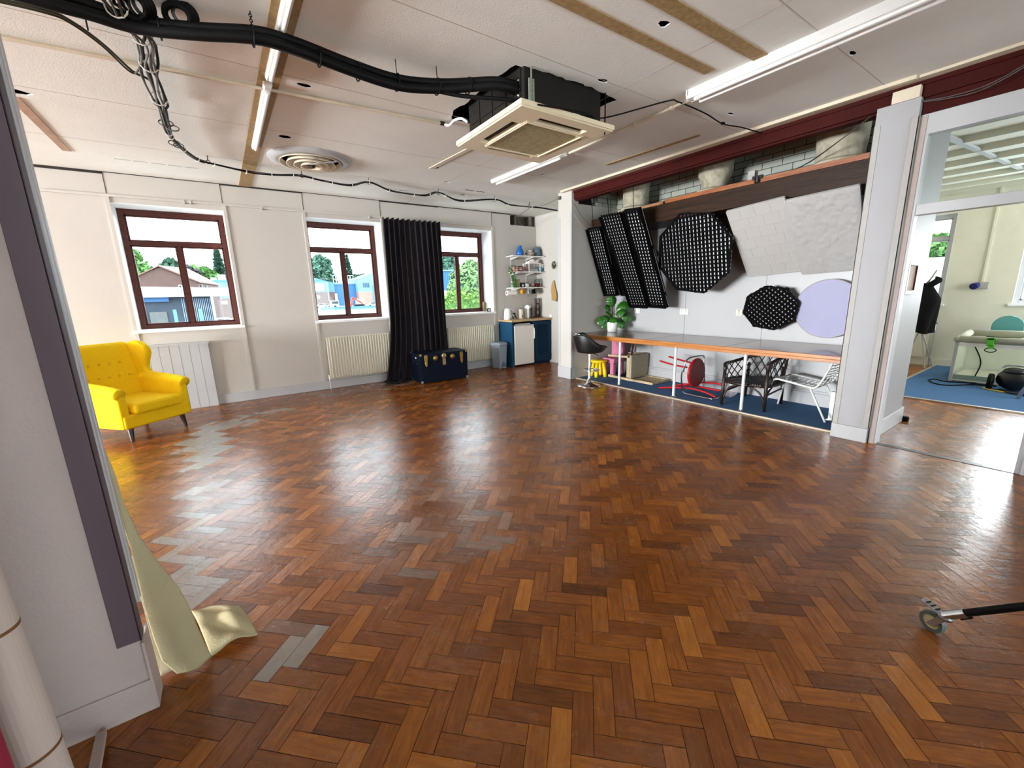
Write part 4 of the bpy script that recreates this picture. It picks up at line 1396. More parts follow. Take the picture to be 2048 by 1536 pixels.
def softbox(label, c, u, v, poly, depth, pitch, gd, hub=.10, straps=(), group=None, rot=0.0, lip=.02, thick=.006, rec=.0):
    """poly: outline of the front in (u, v) about c; the shell narrows to a hub behind it"""
    c, u, v = Vector(c), Vector(u).normalized(), Vector(v).normalized()
    n = u.cross(v).normalized()           # towards the viewer
    P = lambda a, b, d: c + u * a + v * b + n * d
    gd0, gd = gd, gd + rec
    t = thing('softbox', label, 'softbox', tuple(c), 0, group)
    N_ = len(poly)
    sh = MB()
    ring0 = [P(a, b, 0) for a, b in poly]
    ring0i = [P(a * (1 - lip / abs(V(a, b, 0).length)), b * (1 - lip / abs(V(a, b, 0).length)), 0) for a, b in poly]
    ringd = [P(a * .985, b * .985, -gd) for a, b in poly]
    ring1 = [P(a * .96, b * .96, -gd - .02) for a, b in poly]
    ring2 = [P(a * .55, b * .62, -depth * .75) for a, b in poly]
    ln = [V(a, b, 0).length for a, b in poly]
    ring3 = [P(a / l_ * hub, b / l_ * hub, -depth) for (a, b), l_ in zip(poly, ln)]
    rings = [ringd, ring0i, ring0, ring1, ring2, ring3]
    vs = [p for r in rings for p in r]
    fs = [(k * N_ + i, k * N_ + (i + 1) % N_, (k + 1) * N_ + (i + 1) % N_, (k + 1) * N_ + i) for k in range(len(rings) - 1) for i in range(N_)]
    fs.append(tuple((len(rings) - 1) * N_ + i for i in range(N_)))
    sh.add(vs, fs)
    part('shell', sh, M['blackmat'], t)
    df = MB().add([P(a * .985, b * .985, -gd + .002) for a, b in poly] + [P(a * .985, b * .985, -gd - .004) for a, b in poly], [tuple(range(N_)), tuple(range(2 * N_ - 1, N_ - 1, -1))] + [(i, (i + 1) % N_, N_ + (i + 1) % N_, N_ + i) for i in range(N_)])
    part('diffuser', df, M['diff'], t, label='white diffuser cloth')
    gr = MB()
    ca, sa = math.cos(rot), math.sin(rot)
    pr = [(a * ca + b * sa, -a * sa + b * ca) for a, b in poly]
    U, W = u * ca + v * sa, -u * sa + v * ca
    Q = lambda a, b, d: c + U * a + W * b + n * d
    for axis in (0, 1):
        lo = min(p[axis] for p in pr)
        hi = max(p[axis] for p in pr)
        k = int((hi - lo) / pitch)
        s0 = (lo + hi) / 2 - (k / 2) * pitch
        for i in range(k + 1):
            d = s0 + i * pitch
            ch = chord(pr, d, axis)
            if not ch:
                continue
            h = thick / 2
            if axis == 0:
                gr.hexa([Q(d - h, ch[0], -gd + .004), Q(d + h, ch[0], -gd + .004), Q(d + h, ch[1], -gd + .004), Q(d - h, ch[1], -gd + .004)], [Q(d - h, ch[0], -.002 - rec), Q(d + h, ch[0], -.002 - rec), Q(d + h, ch[1], -.002 - rec), Q(d - h, ch[1], -.002 - rec)])
            else:
                gr.hexa([Q(ch[0], d - h, -gd + .004), Q(ch[1], d - h, -gd + .004), Q(ch[1], d + h, -gd + .004), Q(ch[0], d + h, -gd + .004)], [Q(ch[0], d - h, -.002 - rec), Q(ch[1], d - h, -.002 - rec), Q(ch[1], d + h, -.002 - rec), Q(ch[0], d + h, -.002 - rec)])
    part('grid', gr, M['blackmat'], t, label='black fabric egg-crate grid')
    hb = MB().tube([P(0, 0, -depth), P(0, 0, -depth - .03)], hub * .9, 20)
    part('speed_ring', hb, M['steel'], t)
    for a, b, q in straps:
        part('hanging_strap', MB().tube([P(a, b, -.02), q], .005, 6), M['black'], t)
    return t


def strip(label, TL, TR, BR, BL, strapz=2.97, **k):
    TL, TR, BR, BL = map(Vector, (TL, TR, BR, BL))
    c = (TL + TR + BR + BL) / 4
    u = ((TR - TL) + (BR - BL)).normalized()
    v = ((TL - BL) + (TR - BR))
    v = (v - u * v.dot(u)).normalized()
    poly = [((p - c).dot(u), (p - c).dot(v)) for p in (BL, BR, TR, TL)]
    top = (TL + TR) / 2
    k.setdefault('straps', ((0, (top - c).dot(v) - .02, (max(5.04, top.x - .02), top.y, strapz)),))
    return softbox(label, c, u, v, poly, .26, .052, .034, hub=.075, thick=.015, rec=.045, group='strip softboxes', **k)


strip('short strip softbox with grid at the far left, nearest the white post', (5.24, 5.295, 2.534), (5.24, 4.985, 2.52), (5.71, 4.99, 1.42), (5.71, 5.29, 1.42))
strip('strip softbox mostly hidden behind the two longest strip softboxes', (5.34, 4.97, 2.46), (5.34, 4.80, 2.46), (5.80, 4.78, 1.42), (5.80, 4.97, 1.42))
strip('left of the two longest black strip softboxes above the potted plant', (5.0, 4.774, 2.631), (5.0, 4.364, 2.618), (5.76, 4.374, 1.211), (5.76, 4.75, 1.22))
sd = strip('right of the two longest black strip softboxes, beside the big octagonal one', (4.99, 4.305, 2.635), (4.99, 4.015, 2.616), (5.70, 3.985, 1.215), (5.70, 4.31, 1.231))


fc = bpy.data.curves.new('printed_lettering', 'FONT')
fc.body = 'Godox'
fc.size = .085
fc.extrude = .0006
fc.align_x = 'CENTER'
fo = bpy.data.objects.new('printed_lettering', fc)
COL.objects.link(fo)
fm = bpy.data.meshes.new_from_object(fo.evaluated_get(bpy.context.evaluated_depsgraph_get()))
bpy.data.objects.remove(fo)
fm.materials.clear()
fm.materials.append(M['greystrip'])
lt = bpy.data.objects.new('printed_lettering', fm)
COL.objects.link(lt)
lt.parent = sd
lt['label'] = 'pale maker lettering running down the dark side'
su, sv, sn = V(0, -1, 0), V(-.41, 0, .91), V(-.91, 0, -.41)
sz = (su * .92 - sn * .39).normalized()
sx = -sv
sy = sz.cross(sx)
lt.matrix_local = Matrix.Translation(su * .118 - sn * .125 + sv * .02 + sz * .012) @ Matrix((sx, sy, sz)).transposed().to_4x4()


def octa(label, c, lean, yaw, roll, ap, asp, **k):
    n = Euler((0, R(lean), R(yaw))).to_matrix() @ V(-1, 0, 0)
    n.z = -abs(n.z) if lean else n.z
    n.normalize()
    v = (V(0, 0, 1) - n * n.z).normalized()
    u = v.cross(n).normalized()
    rr_ = ap / math.cos(R(22.5))
    poly = [(rr_ * asp * math.cos(R(22.5 + 45 * i + roll)), rr_ * math.sin(R(22.5 + 45 * i + roll))) for i in range(8)]
    return softbox(label, c, u, v, poly, group='octagonal softboxes', **k)


octa('large black octagonal softbox with white grid in the middle of the alcove', (5.50, 3.475, 1.985), 13, 0, -8, .535, 1.0, depth=.30, pitch=.054, gd=.048, hub=.11, straps=((-.2, .45, (5.30, 3.66, 2.47)), (.2, .45, (5.30, 3.26, 2.47))), thick=.015)
octa('small black octagonal softbox hung low between the sockets and the lilac disc', (5.86, 2.555, 1.235), 6, 8, -10, .272, 1.12, depth=.15, pitch=.046, gd=.055, hub=.06, rot=R(-38), straps=((0, .1, (6.05, 2.56, 1.40)),), thick=.018)

# reflector panels leaning out from the bulkhead
def panel(label, name, TL, TR, BR, BL, m, th=.022, brickish=False):
    TL, TR, BR, BL = map(Vector, (TL, TR, BR, BL))
    n = (TR - TL).cross(BL - TL).normalized()
    if n.x > 0:
        n = -n
    c = (TL + TR + BR + BL) / 4
    t = thing(name, label, 'reflector panel', tuple(c), 0, 'pale panels hung under the bulkhead')
    b = MB().hexa([p - n * th for p in (TL, TR, BR, BL)], [TL, TR, BR, BL])
    part('board', b, m, t, bevel=.004)
    f = MB()
    for p, q in ((TL, TR), (TR, BR), (BR, BL), (BL, TL)):
        f.bar(p - n * th * .5, q - n * th * .5, th * 1.25, .014, up=n.cross(q - p))
    part('edge_binding', f, M['alu'], t)
    if brickish:
        g_ = MB()
        L_ = lambda a, b_: TL.lerp(TR, a).lerp(BL.lerp(BR, a), b_) + n * .0012
        rows = 7
        for r in range(1, rows):
            g_.bar(L_(.02, r / rows), L_(.98, r / rows), .005, .002, up=n)
        for r in range(rows):
            for k in (.22, .48, .75):
                a = k + (.12 if r % 2 else 0)
                if a < .95:
                    g_.bar(L_(a, r / rows + .01), L_(a + .004, (r + 1) / rows - .01), .004, .002, up=n)
        part('brick_grooves', g_, M['white'], t)
    else:
        rw = random.Random(8)

        def wr(a, b_):
            p = TL.lerp(TR, a).lerp(BL.lerp(BR, a), b_)
            e_ = min(1, min(a, 1 - a, b_, 1 - b_) / .04)
            h = noise.fractal(Vector((a * 7, b_ * 8, 2.0)), .8, 2.1, 5) * .010 + noise.noise(Vector((a * 18 + b_ * 9, b_ * 17, 5.0))) * .005
            return tuple(p + n * (.006 + abs(h) * e_))
        part('wrinkled_cloth', MB().grid(wr, 46, 54), M['fabric_w'], t, smooth=True)
    return t


panel('pale panel with faint embossed brick pattern, left of the wrinkled white one', 'foam_panel', (5.32, 2.930, 2.425), (5.32, 2.290, 2.470), (6.0, 2.300, 1.690), (6.0, 2.925, 1.650), M['boardgrey'], brickish=True)
panel('wrinkled white fabric panel beside the white column', 'fabric_reflector', (5.345, 2.276, 2.435), (5.345, 1.625, 2.457), (6.0, 1.675, 1.671), (6.0, 2.278, 1.648), M['fabric_w'])

t = thing('disc_reflector', 'pale lilac oval reflector disc on the alcove wall beside the column', 'reflector disc', (5.97, 1.955, 1.228))
m4 = Matrix.Translation((5.965, 1.955, 1.228)) @ Matrix.Rotation(R(-4), 4, 'Y')
part('disc_cloth', MB().lathe([(.345, .0), (.34, -.004), (.2, -.006), (0, -.006)], (0, 0, 0), 64, 'X').xf(m4), M['lilac'], t)
part('hoop', MB().tube([m4 @ V(0, .345 * math.cos(2 * math.pi * i / 64), .345 * math.sin(2 * math.pi * i / 64)) for i in range(64)], .006, 8, closed=True), M['greystrip'], t)

# bulkhead, ducts on it
t = thing('wooden_bulkhead', 'long dark-stained board with orange wood ledge high in the alcove', 'ledge', (5.7, 3.4, 2.47))
part('fascia', MB().box(5.40, 1.455, 2.475, 5.43, 5.31, 2.70).box(5.43, 1.46, 2.475, 6.045, 5.31, 2.50), M['fascia'], t)
part('ledge_board', MB().box(5.375, 1.455, 2.70, 6.045, 3.86, 2.752), M['orange'], t)
part('broken_ledge_board', MB().prism([(5.38, 3.90, 2.70), (5.38, 4.33, 2.695), (5.40, 4.85, 2.69), (6.045, 5.30, 2.69), (6.045, 3.90, 2.70)], (0, 0, .036)), mat('splintered_wood', 'B27E55', .7, col2='7C4A2C', vscale=9), t)
for y, r, tilt, lb, zt in ((4.62, .21, 0, 'grubby plaster duct stub at the far left of the ledge', 3.30), (3.32, .21, 1, 'dented tapering plaster duct stub in the middle of the ledge', 3.30), (1.93, .235, 0, 'large smooth plaster duct stub at the right of the ledge, by the column', 3.35)):
    q = thing('plaster_duct', lb, 'duct', (5.68, y, 2.752), 0, 'plaster duct stubs on the ledge')
    prof = [(r * .95, .03), (r * .92, .08), (r * .97, .30), (r * 1.0, zt - 2.752)] if not tilt else [(r * .72, .03), (r * .74, .10), (r * .86, .17), (r * .90, .19), (r * 1.0, .24), (r * 1.02, .36), (r * 1.0, zt - 2.752)]
    m_ = MB().lathe(prof, (5.68, y, 2.752), 40)
    rr2 = random.Random(int(y * 100))
    m_.v = [(a + .006 * noise.noise(Vector((a * 9, b * 9, c_ * 9))), b + .006 * noise.noise(Vector((a * 9 + 5, b * 9, c_ * 9))), c_) for a, b, c_ in m_.v]
    part('stub', m_, M['plaster'], q, smooth=True)
    fl = MB().lathe([(r * 1.0, .0), (r * 1.12, .01), (r * 1.12, .03), (r * .98, .05), (r * .7, .05)], (5.68, y, 2.752), 40)
    part('flange', fl, M['plaster'], q, smooth=True)
t = thing('junction_box', 'small grey box on the orange ledge between the plaster ducts', 'junction box', (5.45, 2.66, 2.752))
part('bracket', MB().box(5.42, 2.68, 2.752, 5.50, 2.76, 2.86), M['greystrip'], t, bevel=.003)
part('black_knob', MB().box(5.35, 2.56, 2.735, 5.385, 2.67, 2.775).lathe([(.03, 2.70), (.03, 2.76)], (5.365, 2.615, 0), 14), M['blackplast'], t)
single('loose_flex', MB().tube(smooth_path([(4.99, 1.50, 2.96), (5.15, 1.75, 2.88), (5.35, 2.05, 2.80), (5.42, 2.25, 2.758)], 6), .004, 6).tube(smooth_path([(4.99, 1.52, 2.95), (5.15, 1.78, 2.865), (5.35, 2.10, 2.785), (5.44, 2.32, 2.758)], 6), .004, 6), M['cable_g'], 'pair of thin cables sagging from the column to the ledge', 'cable')
single('dark_string', MB().tube(smooth_path([(5.0, 5.312, 2.93), (5.1, 5.30, 2.80), (5.25, 5.28, 2.66), (5.35, 5.2, 2.55)], 5), .003, 6), M['cable_g'], 'thin dark cord running from the white post to the leftmost softbox', 'cord')
single('pale_string', MB().tube([(4.99, 5.312, 2.77), (5.12, 5.31, 2.64), (5.25, 5.29, 2.54)], .0025, 6), M['cable_w'], 'thin pale string tied from the white post to the leftmost softbox', 'cord')

# sockets on the alcove wall
for y, w_, lb, mm in ((3.89, .15, 'white double wall socket below the octagonal softbox', 'plasticwhite'), (3.03, .088, 'cream single wall socket left of the small octagonal softbox', 'cream'), (2.935, .06, 'white switch plate touching the small octagonal softbox', 'plasticwhite'), (4.80, .11, 'white wall socket low behind the potted plant', 'plasticwhite')):
    q = thing('wall_socket', lb, 'socket', (6.045, y, 1.16), 0, 'sockets on the alcove wall')
    part('plate', MB().box(6.038, y - w_ / 2, 1.115, 6.0495, y + w_ / 2, 1.205), M[mm], q, bevel=.003)
    h_ = MB()
    for k in ((-.036, .036) if w_ > .1 else (0,)):
        h_.box(6.037, y + k - .003, 1.155, 6.039, y + k + .003, 1.17).box(6.037, y + k - .014, 1.138, 6.039, y + k - .008, 1.144).box(6.037, y + k + .008, 1.138, 6.039, y + k + .014, 1.144).box(6.035, y + k - .006, 1.18, 6.039, y + k + .006, 1.195)
    part('socket_holes', h_, M['gap'], q)

# ---------------------------------------------------------------- the long bench and what stands under it
t = thing('wall_bench', 'long varnished wooden counter along the alcove wall on white steel legs', 'counter', (5.54, 3.38, 0))
part('tabletop', MB().box(5.055, 1.455, .757, 6.03, 5.315, .800), M['tabletop'], t)
part('front_edge', MB().box(5.032, 1.455, .764, 5.055, 5.315, .801).box(5.038, 1.455, .728, 5.075, 5.315, .764), M['tableedge'], t, bevel=.004, label='orange varnished front lipping')
tj = MB()
for y in (2.68, 3.86):
    tj.box(5.06, y - .002, .7995, 6.03, y + .002, .8006)
part('joint_line', tj, M['gap'], t)
for y in (4.38, 3.39, 2.445):
    l_ = part('leg', MB().tube([(5.125, y, .03), (5.125, y, .757)], .019, 16), M['alu'], t)
    part('foot_plate', MB().lathe([(.035, .012), (.035, .018), (.012, .022), (.012, .04)], (5.125, y, 0), 16), M['chrome'], l_)

# bar stool


def bar_stool():
    t = thing('bar_stool', 'black bucket-seat bar stool on a chrome pedestal beside the white post', 'bar stool', (4.80, 4.725, 0), R(-42))
    part('base', MB().lathe([(.195, 0), (.195, .008), (.15, .022), (.06, .045), (.035, .08), (.028, .12), (0, .12)], (0, 0, 0), 40), M['chrome'], t, w=False, smooth=True)
    part('column', MB().lathe([(.026, .05), (.026, .32), (.021, .33), (.021, .56)], (0, 0, 0), 20), M['chrome'], t, w=False)
    fr = MB().tube([(.03 + .13 * math.cos(2 * math.pi * i / 28), .13 * math.sin(2 * math.pi * i / 28), .265) for i in range(28)], .008, 8, closed=True).tube([(-.02, 0, .265), (-.10, 0, .265)], .008, 8).tube([(.02, 0, .265), (.16, 0, .265)], .008, 8)
    part('footrest', fr, M['chrome'], t, w=False, smooth=True)

    def shell(off):
        def fn(u, v):
            a = 2 * math.pi * u
            ca, sa = math.cos(a), math.sin(a)          # a = 0 is the front
            back = (1 - ca) / 2
            bk = min(1, max(0, (back - .12) / .55))
            rim = .075 + .205 * bk * bk * (3 - 2 * bk)
            if v < .5:
                k = v / .5
                r = .19 * k
                return ((r - off * .2) * ca, (r - off * .2) * sa * 1.02, .555 + .018 * k * k + off)
            k = (v - .5) / .5
            r = .19 + .05 * math.sin(k * math.pi / 2) * (1 - .2 * back) - off
            z = .573 + rim * k
            x = r * ca - .035 * k * back
            if ca > 0:
                x += .03 * k * ca
            return (x, r * sa * 1.03, z + off * (1 - k))
        return fn
    part('seat', MB().grid(shell(0), 40, 20), M['leather'], t, w=False, smooth=True, solid=.028)
    part('seat_plate', MB().lathe([(.05, .53), (.10, .555)], (0, 0, 0), 20), M['blackplast'], t, w=False)
    part('lever', MB().tube([(.02, 0, .54), (.10, -.12, .535), (.12, -.17, .52)], .006, 6), M['chrome'], t, w=False)
    rimp = []
    for i in range(15):
        a = R(130 + 100 * i / 14)
        back = (1 - math.cos(a)) / 2
        r = .24 * (1 - .16 * back)
        rimp.append((r * math.cos(a) - .035 * back, r * math.sin(a) * 1.03, .573 + .28 + .004))
    part('chrome_back_trim', MB().tube(rimp, .012, 8), M['chrome'], t, w=False, smooth=True)


bar_stool()

# potted plant


def potted_plant():
    px, py, pz = 5.69, 5.05, .80
    t = thing('potted_plant', 'broad-leaved green plant in a white pot at the left end of the counter', 'plant', (px, py, pz))
    part('pot', MB().lathe([(.075, 0), (.085, .008), (.103, .18), (.106, .20), (.094, .20), (.09, .17), (0, .17)], (px, py, pz), 36), M['plasticwhite'], t, smooth=True)
    part('soil', MB().lathe([(.092, .165), (.05, .178), (0, .18)], (px, py, pz), 24), M['soil'], t)
    part('stem', MB().tube([(px, py, pz + .17), (px - .01, py, pz + .30), (px, py + .01, pz + .44)], .009, 8), M['stem'], t)
    rv = V(.823, -.568, 0)                 # across the view
    fv = V(-.568, -.823, 0)                # towards the room
    # attachment height, across, towards, rise of tip, length, width, droop
    # base height on the stem, tip across / towards the room / up from the base, width, cup
    for h, ax, tw_, up, wd, cup in ((.26, -.28, .04, -.06, .20, .10), (.27, -.17, .10, -.02, .17, .08), (.38, -.03, .05, .24, .21, .05), (.36, -.13, .08, .10, .15, .06), (.30, .01, .22, -.08, .23, .08), (.36, .26, .06, .14, .24, .10), (.34, .33, .10, -.06, .24, .14), (.26, .20, .12, -.14, .20, .10), (.28, -.20, .02, -.20, .15, .06), (.33, .14, .18, .04, .19, .07), (.32, -.10, .16, .02, .18, .07)):
        base = V(px, py, pz + h)
        tip = base + rv * ax + fv * tw_ + V(0, 0, up)
        st = base.lerp(tip, .22)
        d = (tip - st)
        ln = d.length
        d.normalize()
        look = (fv * .9 + V(0, 0, .55)).normalized()
        side = d.cross(look)
        if side.length < .1:
            side = rv.copy()
        side.normalize()
        nrm = side.cross(d).normalized()
        if nrm.dot(look) < 0:
            nrm = -nrm

        def fn(u, v):
            s = u
            w_ = wd * (math.sin(math.pi * min(1, s * .93 + .035)) ** .6) * (.70 + .38 * s)
            x = (v - .5) * w_
            p = st + d * (ln * s) + side * x - nrm * (abs(x) ** 1.5 * 1.6 + cup * (s - .45) ** 2 * 1.6) + nrm * (.007 * math.sin(s * 30) * abs(v - .5) * 2)
            return tuple(p)
        lf = part('leaf', MB().grid(fn, 18, 12), M['leaf'], t, smooth=True)
        part('leaf_stalk', MB().tube([tuple(base - V(0, 0, .03)), tuple(st + nrm * (-cup * .32))], .004, 6), M['leaf2'], lf)


potted_plant()

# yellow child stool
t = thing('child_stool', 'small yellow plastic child stool under the counter behind the bar stool', 'stool', (5.44, 5.13, .012))
part('seat', MB().lathe([(0, .262), (.13, .262), (.15, .275), (.15, .295), (.14, .305), (0, .308)], (5.44, 5.13, .012), 36), M['yplast'], t, smooth=True)
for a in (25, 115, 205, 295):
    ca, sa = math.cos(R(a)), math.sin(R(a))
    part('leg', MB().tube([(5.44 + .085 * ca, 5.13 + .085 * sa, .28), (5.44 + .12 * ca, 5.13 + .12 * sa, .07), (5.44 + .125 * ca, 5.13 + .125 * sa, .012)], [.026, .034, .028], 14), M['yplast'], t, smooth=True)

# pink fluffy child chair
t = thing('fluffy_child_chair', 'pink fluffy child chair under the counter between the yellow stool and pale chair', 'chair', (5.73, 5.03, .012))
part('seat', MB().box(5.57, 4.90, .25, 5.87, 5.18, .34), M['pink'], t, bevel=.03, seg=4)
part('backrest', MB().box(5.80, 4.91, .30, 5.90, 5.17, .715), M['pink'], t, bevel=.035, seg=4)
for x in (5.61, 5.83):
    for y in (4.945, 5.135):
        part('leg', MB().box(x - .04, y - .04, .012, x + .04, y + .04, .28), M['pink'], t, bevel=.02, seg=3)
single('leaning_batten', MB().bar((5.93, 4.86, .012), (6.0, 4.80, .72), .03, .03), M['timber'], 'thin red-brown batten leaning on the wall behind the pink chair', 'batten')

# pale wooden chair lying on its back
t = thing('tipped_child_chair', 'pale wooden child chair lying tipped over on the blue carpet', 'chair', (5.78, 4.5, .012))
part('seat', MB().box(5.56, 4.50, .045, 6.02, 4.545, .44), mat('speckled_seat_board', 'B0A58C', .75, col2='948A72', vscale=30), t, bevel=.006)
part('seat_rail', MB().box(5.585, 4.545, .40, 6.02, 4.60, .445).box(5.585, 4.545, .05, 5.61, 4.62, .44), M['palewood'], t, bevel=.003)
for x in (5.545, 6.0):
    part('back_post', MB().bar((x, 4.98, .04), (x, 4.52, .030), .036, .04).bar((x, 4.52, .030), (x, 4.04, .032), .036, .038), M['palewood'], t, bevel=.004)
for x in (5.545, 6.0):
    part('front_leg', MB().bar((x, 4.56, .415), (x, 4.99, .40), .036, .036), M['palewood'], t, bevel=.004)
part('top_rail', MB().box(5.56, 4.04, .014, 6.02, 4.085, .05), M['palewood'], t, bevel=.004)
for i in range(5):
    x = 5.655 + i * .069
    part('back_slat', MB().box(x - .014, 4.08, .024, x + .014, 4.50, .036), M['palewood'], t)

# red folding stool on its side
t = thing('tipped_folding_chair', 'red folding chair with chrome frame lying on its side under the counter', 'chair', (5.46, 3.3, .012))
part('seat', MB().lathe([(0, -.016), (.19, -.016), (.197, -.008), (.197, .012), (.185, .02), (0, .02)], (5.435, 3.245, .34), 40, 'Y'), M['red_d'], t, smooth=False)
part('seat_rim', MB().tube([(5.435 + .197 * math.cos(2 * math.pi * i / 40), 3.252, .34 + .197 * math.sin(2 * math.pi * i / 40)) for i in range(40)], .014, 8, closed=True), M['red'], t, smooth=True)
part('chrome_frame', MB().tube(smooth_path([(5.32, 3.38, .35), (5.315, 3.36, .46), (5.34, 3.35, .52), (5.42, 3.33, .555), (5.66, 3.31, .555), (5.71, 3.31, .53), (5.72, 3.31, .46), (5.72, 3.29, .03)], 5), .0105, 10), M['steel'], t, smooth=True)
part('chrome_frame', MB().tube(smooth_path([(5.32, 3.40, .36), (5.33, 3.41, .25), (5.385, 3.42, .07), (5.39, 3.40, .03), (5.37, 3.33, .023), (5.36, 3.0, .023), (5.37, 2.94, .025), (5.42, 2.89, .05), (5.50, 2.86, .12), (5.56, 2.87, .25)], 5), .0105, 10), M['chrome'], t, smooth=True)
for x0, pts in ((5.40, [(3.83, .028), (3.6, .07), (3.34, .105), (3.1, .095), (2.92, .05)]), (5.52, [(3.72, .03), (3.5, .12), (3.3, .13), (3.1, .12), (2.93, .12)]), (5.62, [(3.76, .03), (3.5, .09), (3.3, .16), (3.1, .19), (2.94, .185)])):
    part('curved_leg', MB().tube(smooth_path([(x0, y, z) for y, z in pts], 6), .013, 10), M['red'], t, smooth=True)
part('side_bar', MB().tube(smooth_path([(5.44, 3.86, .44), (5.42, 3.6, .41), (5.40, 3.38, .405)], 5), .013, 10), M['red'], t, smooth=True)
part('side_bar', MB().tube(smooth_path([(5.62, 3.83, .49), (5.55, 3.6, .475), (5.48, 3.38, .465)], 5), .013, 10), M['red'], t, smooth=True)
part('black_clip', MB().tube([(5.72, 3.29, .15), (5.72, 3.30, .28)], .017, 10), M['blackplast'], t)

# clear bag between red chair and rattan chair
rb_ = random.Random(21)


def bag(u, v):
    a = 2 * math.pi * u
    r = .10 * math.sin(math.pi * (v * .96 + .02)) ** .5 * (1 + .25 * noise.noise(Vector((3 * math.cos(a), 3 * math.sin(a), 4 * v))))
    return (5.67 + r * math.cos(a) * .9, 2.88 + r * math.sin(a) * 1.1 - .03 * v, .016 + .36 * v)


single('plastic_bag', MB().grid(bag, 30, 20), M['clear'], 'crumpled clear plastic bag standing beside the dark rattan chair', 'bag', (5.60, 2.90, .014))

# dark rattan armchair


def rattan():
    t = thing('rattan_armchair', 'dark brown rattan armchair with lattice sides tucked under the counter', 'armchair', (5.56, 2.52, .012))
    RL = smooth_path([(5.245, 2.745, .47), (5.25, 2.75, .515), (5.36, 2.80, .54), (5.62, 2.84, .53), (5.82, 2.79, .56), (5.90, 2.66, .61), (5.92, 2.50, .645), (5.90, 2.34, .655), (5.80, 2.24, .66), (5.60, 2.21, .66), (5.36, 2.22, .63), (5.29, 2.245, .59), (5.285, 2.25, .54)], 6)
    SL = [V(5.25 + .62 * min(1, max(0, (p.x - 5.25) / .66)), 2.50 + (p.y - 2.50) * .92, .325 - .03 * (p.x - 5.25)) for p in RL]
    part('top_rail', MB().tube(RL, .021, 10), M['rattan'], t, smooth=True)
    n = len(RL) - 1
    lt = MB()

    def W_(s, k):
        s = min(max(s, 0), 1) * n
        i = min(int(s), n - 1)
        f = s - i
        return RL[i].lerp(RL[i + 1], f).lerp(SL[i].lerp(SL[i + 1], f), k)
    m_ = 19
    for i in range(-2, m_ + 2):
        for d in (-1, 1):
            pts = []
            for k in range(7):
                s = (i + d * (k / 6) * 1.9) / m_
                if 0 <= s <= 1:
                    pts.append(W_(s, k / 6))
            if len(pts) > 1:
                lt.tube(pts, .0065, 6)
    part('lattice', lt, M['rattan'], t)
    fr = SL + []
    part('seat_frame', MB().tube(fr, .02, 10).tube([SL[0], V(5.235, 2.5, .315), SL[-1]], .022, 10), M['rattan'], t, smooth=True)
    st = MB()
    for i in range(15):
        y = 2.30 + .40 * i / 14
        st.tube([(5.24, y, .335), (5.55, y, .322), (5.84, 2.5 + (y - 2.5) * .85, .315)], .010, 6)
    part('seat_canes', st, M['rattan'], t)
    part('seat_weave', MB().box(5.25, 2.30, .30, 5.84, 2.70, .312), mat('tan_cane_weave', '7B5C42', .7, col2='3A261A', vscale=30, stretch=(1, 6, 1)), t)
    for p, q in (((5.245, 2.745, .48), (5.232, 2.75, .012)), ((5.285, 2.25, .55), (5.283, 2.245, .012)), ((5.85, 2.30, .5), (5.83, 2.285, .012)), ((5.86, 2.74, .5), (5.90, 2.775, .012))):
        part('leg', MB().tube([p, (Vector(p) + Vector(q)) / 2, q], [.019, .021, .018], 10), M['rattan'], t, smooth=True)
    for c_, a, b in (((5.26, 2.25, .3), (5.25, 2.42, .30), (5.28, 2.25, .10)), ((5.26, 2.74, .3), (5.25, 2.58, .30), (5.24, 2.74, .10)), ((5.3, 2.25, .3), (5.48, 2.26, .30), (5.285, 2.25, .10))):
        part('brace', MB().tube(smooth_path([a, (Vector(a) + Vector(b)) / 2 + (Vector(c_) - (Vector(a) + Vector(b)) / 2) * .35, b], 5), .012, 8), M['rattan'], t, smooth=True)
    for p, q in (((5.25, 2.72, .2), (5.84, 2.74, .22)), ((5.30, 2.26, .2), (5.82, 2.29, .22))):
        part('stretcher', MB().tube([p, q], .011, 8), M['rattan'], t)


rattan()


def wire_chair():
    t = thing('wire_chair', 'white wire lounge chair under the right end of the counter', 'chair', (5.58, 1.93, .012))
    xl, xr = 5.40, 5.83
    for x, ff, rf in ((xl, (5.43, 2.315), (5.35, 1.635)), (xr, (5.78, 2.30), (5.86, 1.66))):
        p = smooth_path([(ff[0], ff[1], .012), (x + (ff[0] - x) * .4, 2.27, .26), (x, 2.235, .385), (x, 2.19, .415), (x, 2.12, .41), (x, 1.85, .372), (x, 1.79, .375), (x, 1.74, .44), (x, 1.68, .60), (x, 1.645, .715)], 6)
        part('side_frame', MB().tube(p, .0115, 10), M['wire'], t, smooth=True)
        part('rear_leg', MB().tube([(x, 1.84, .372), (rf[0], rf[1], .012)], .0115, 10), M['wire'], t, smooth=True)
    w_ = MB()
    prof = smooth_path([(2.20, .412), (2.10, .402), (1.95, .375), (1.82, .368), (1.77, .40), (1.72, .50), (1.68, .60), (1.65, .705)], 6)
    for i in range(0, len(prof), 2):
        y, z = prof[i].x, prof[i].y
        w_.tube([(xl, y, z), ((xl + xr) / 2, y, z - .012), (xr, y, z)], .0045, 6)
    part('seat_wires', w_, M['wire'], t)
    c_ = MB()
    for k in (.33, .66):
        x = xl + (xr - xl) * k
        c_.tube([(x, p.x, p.y - .016) for p in prof], .0055, 6)
    c_.tube([(xl, 2.215, .41), (xr, 2.215, .41)], .010, 8).tube([(xl, 1.645, .715), (xr, 1.645, .715)], .010, 8)
    part('cross_bars', c_, M['wire'], t)


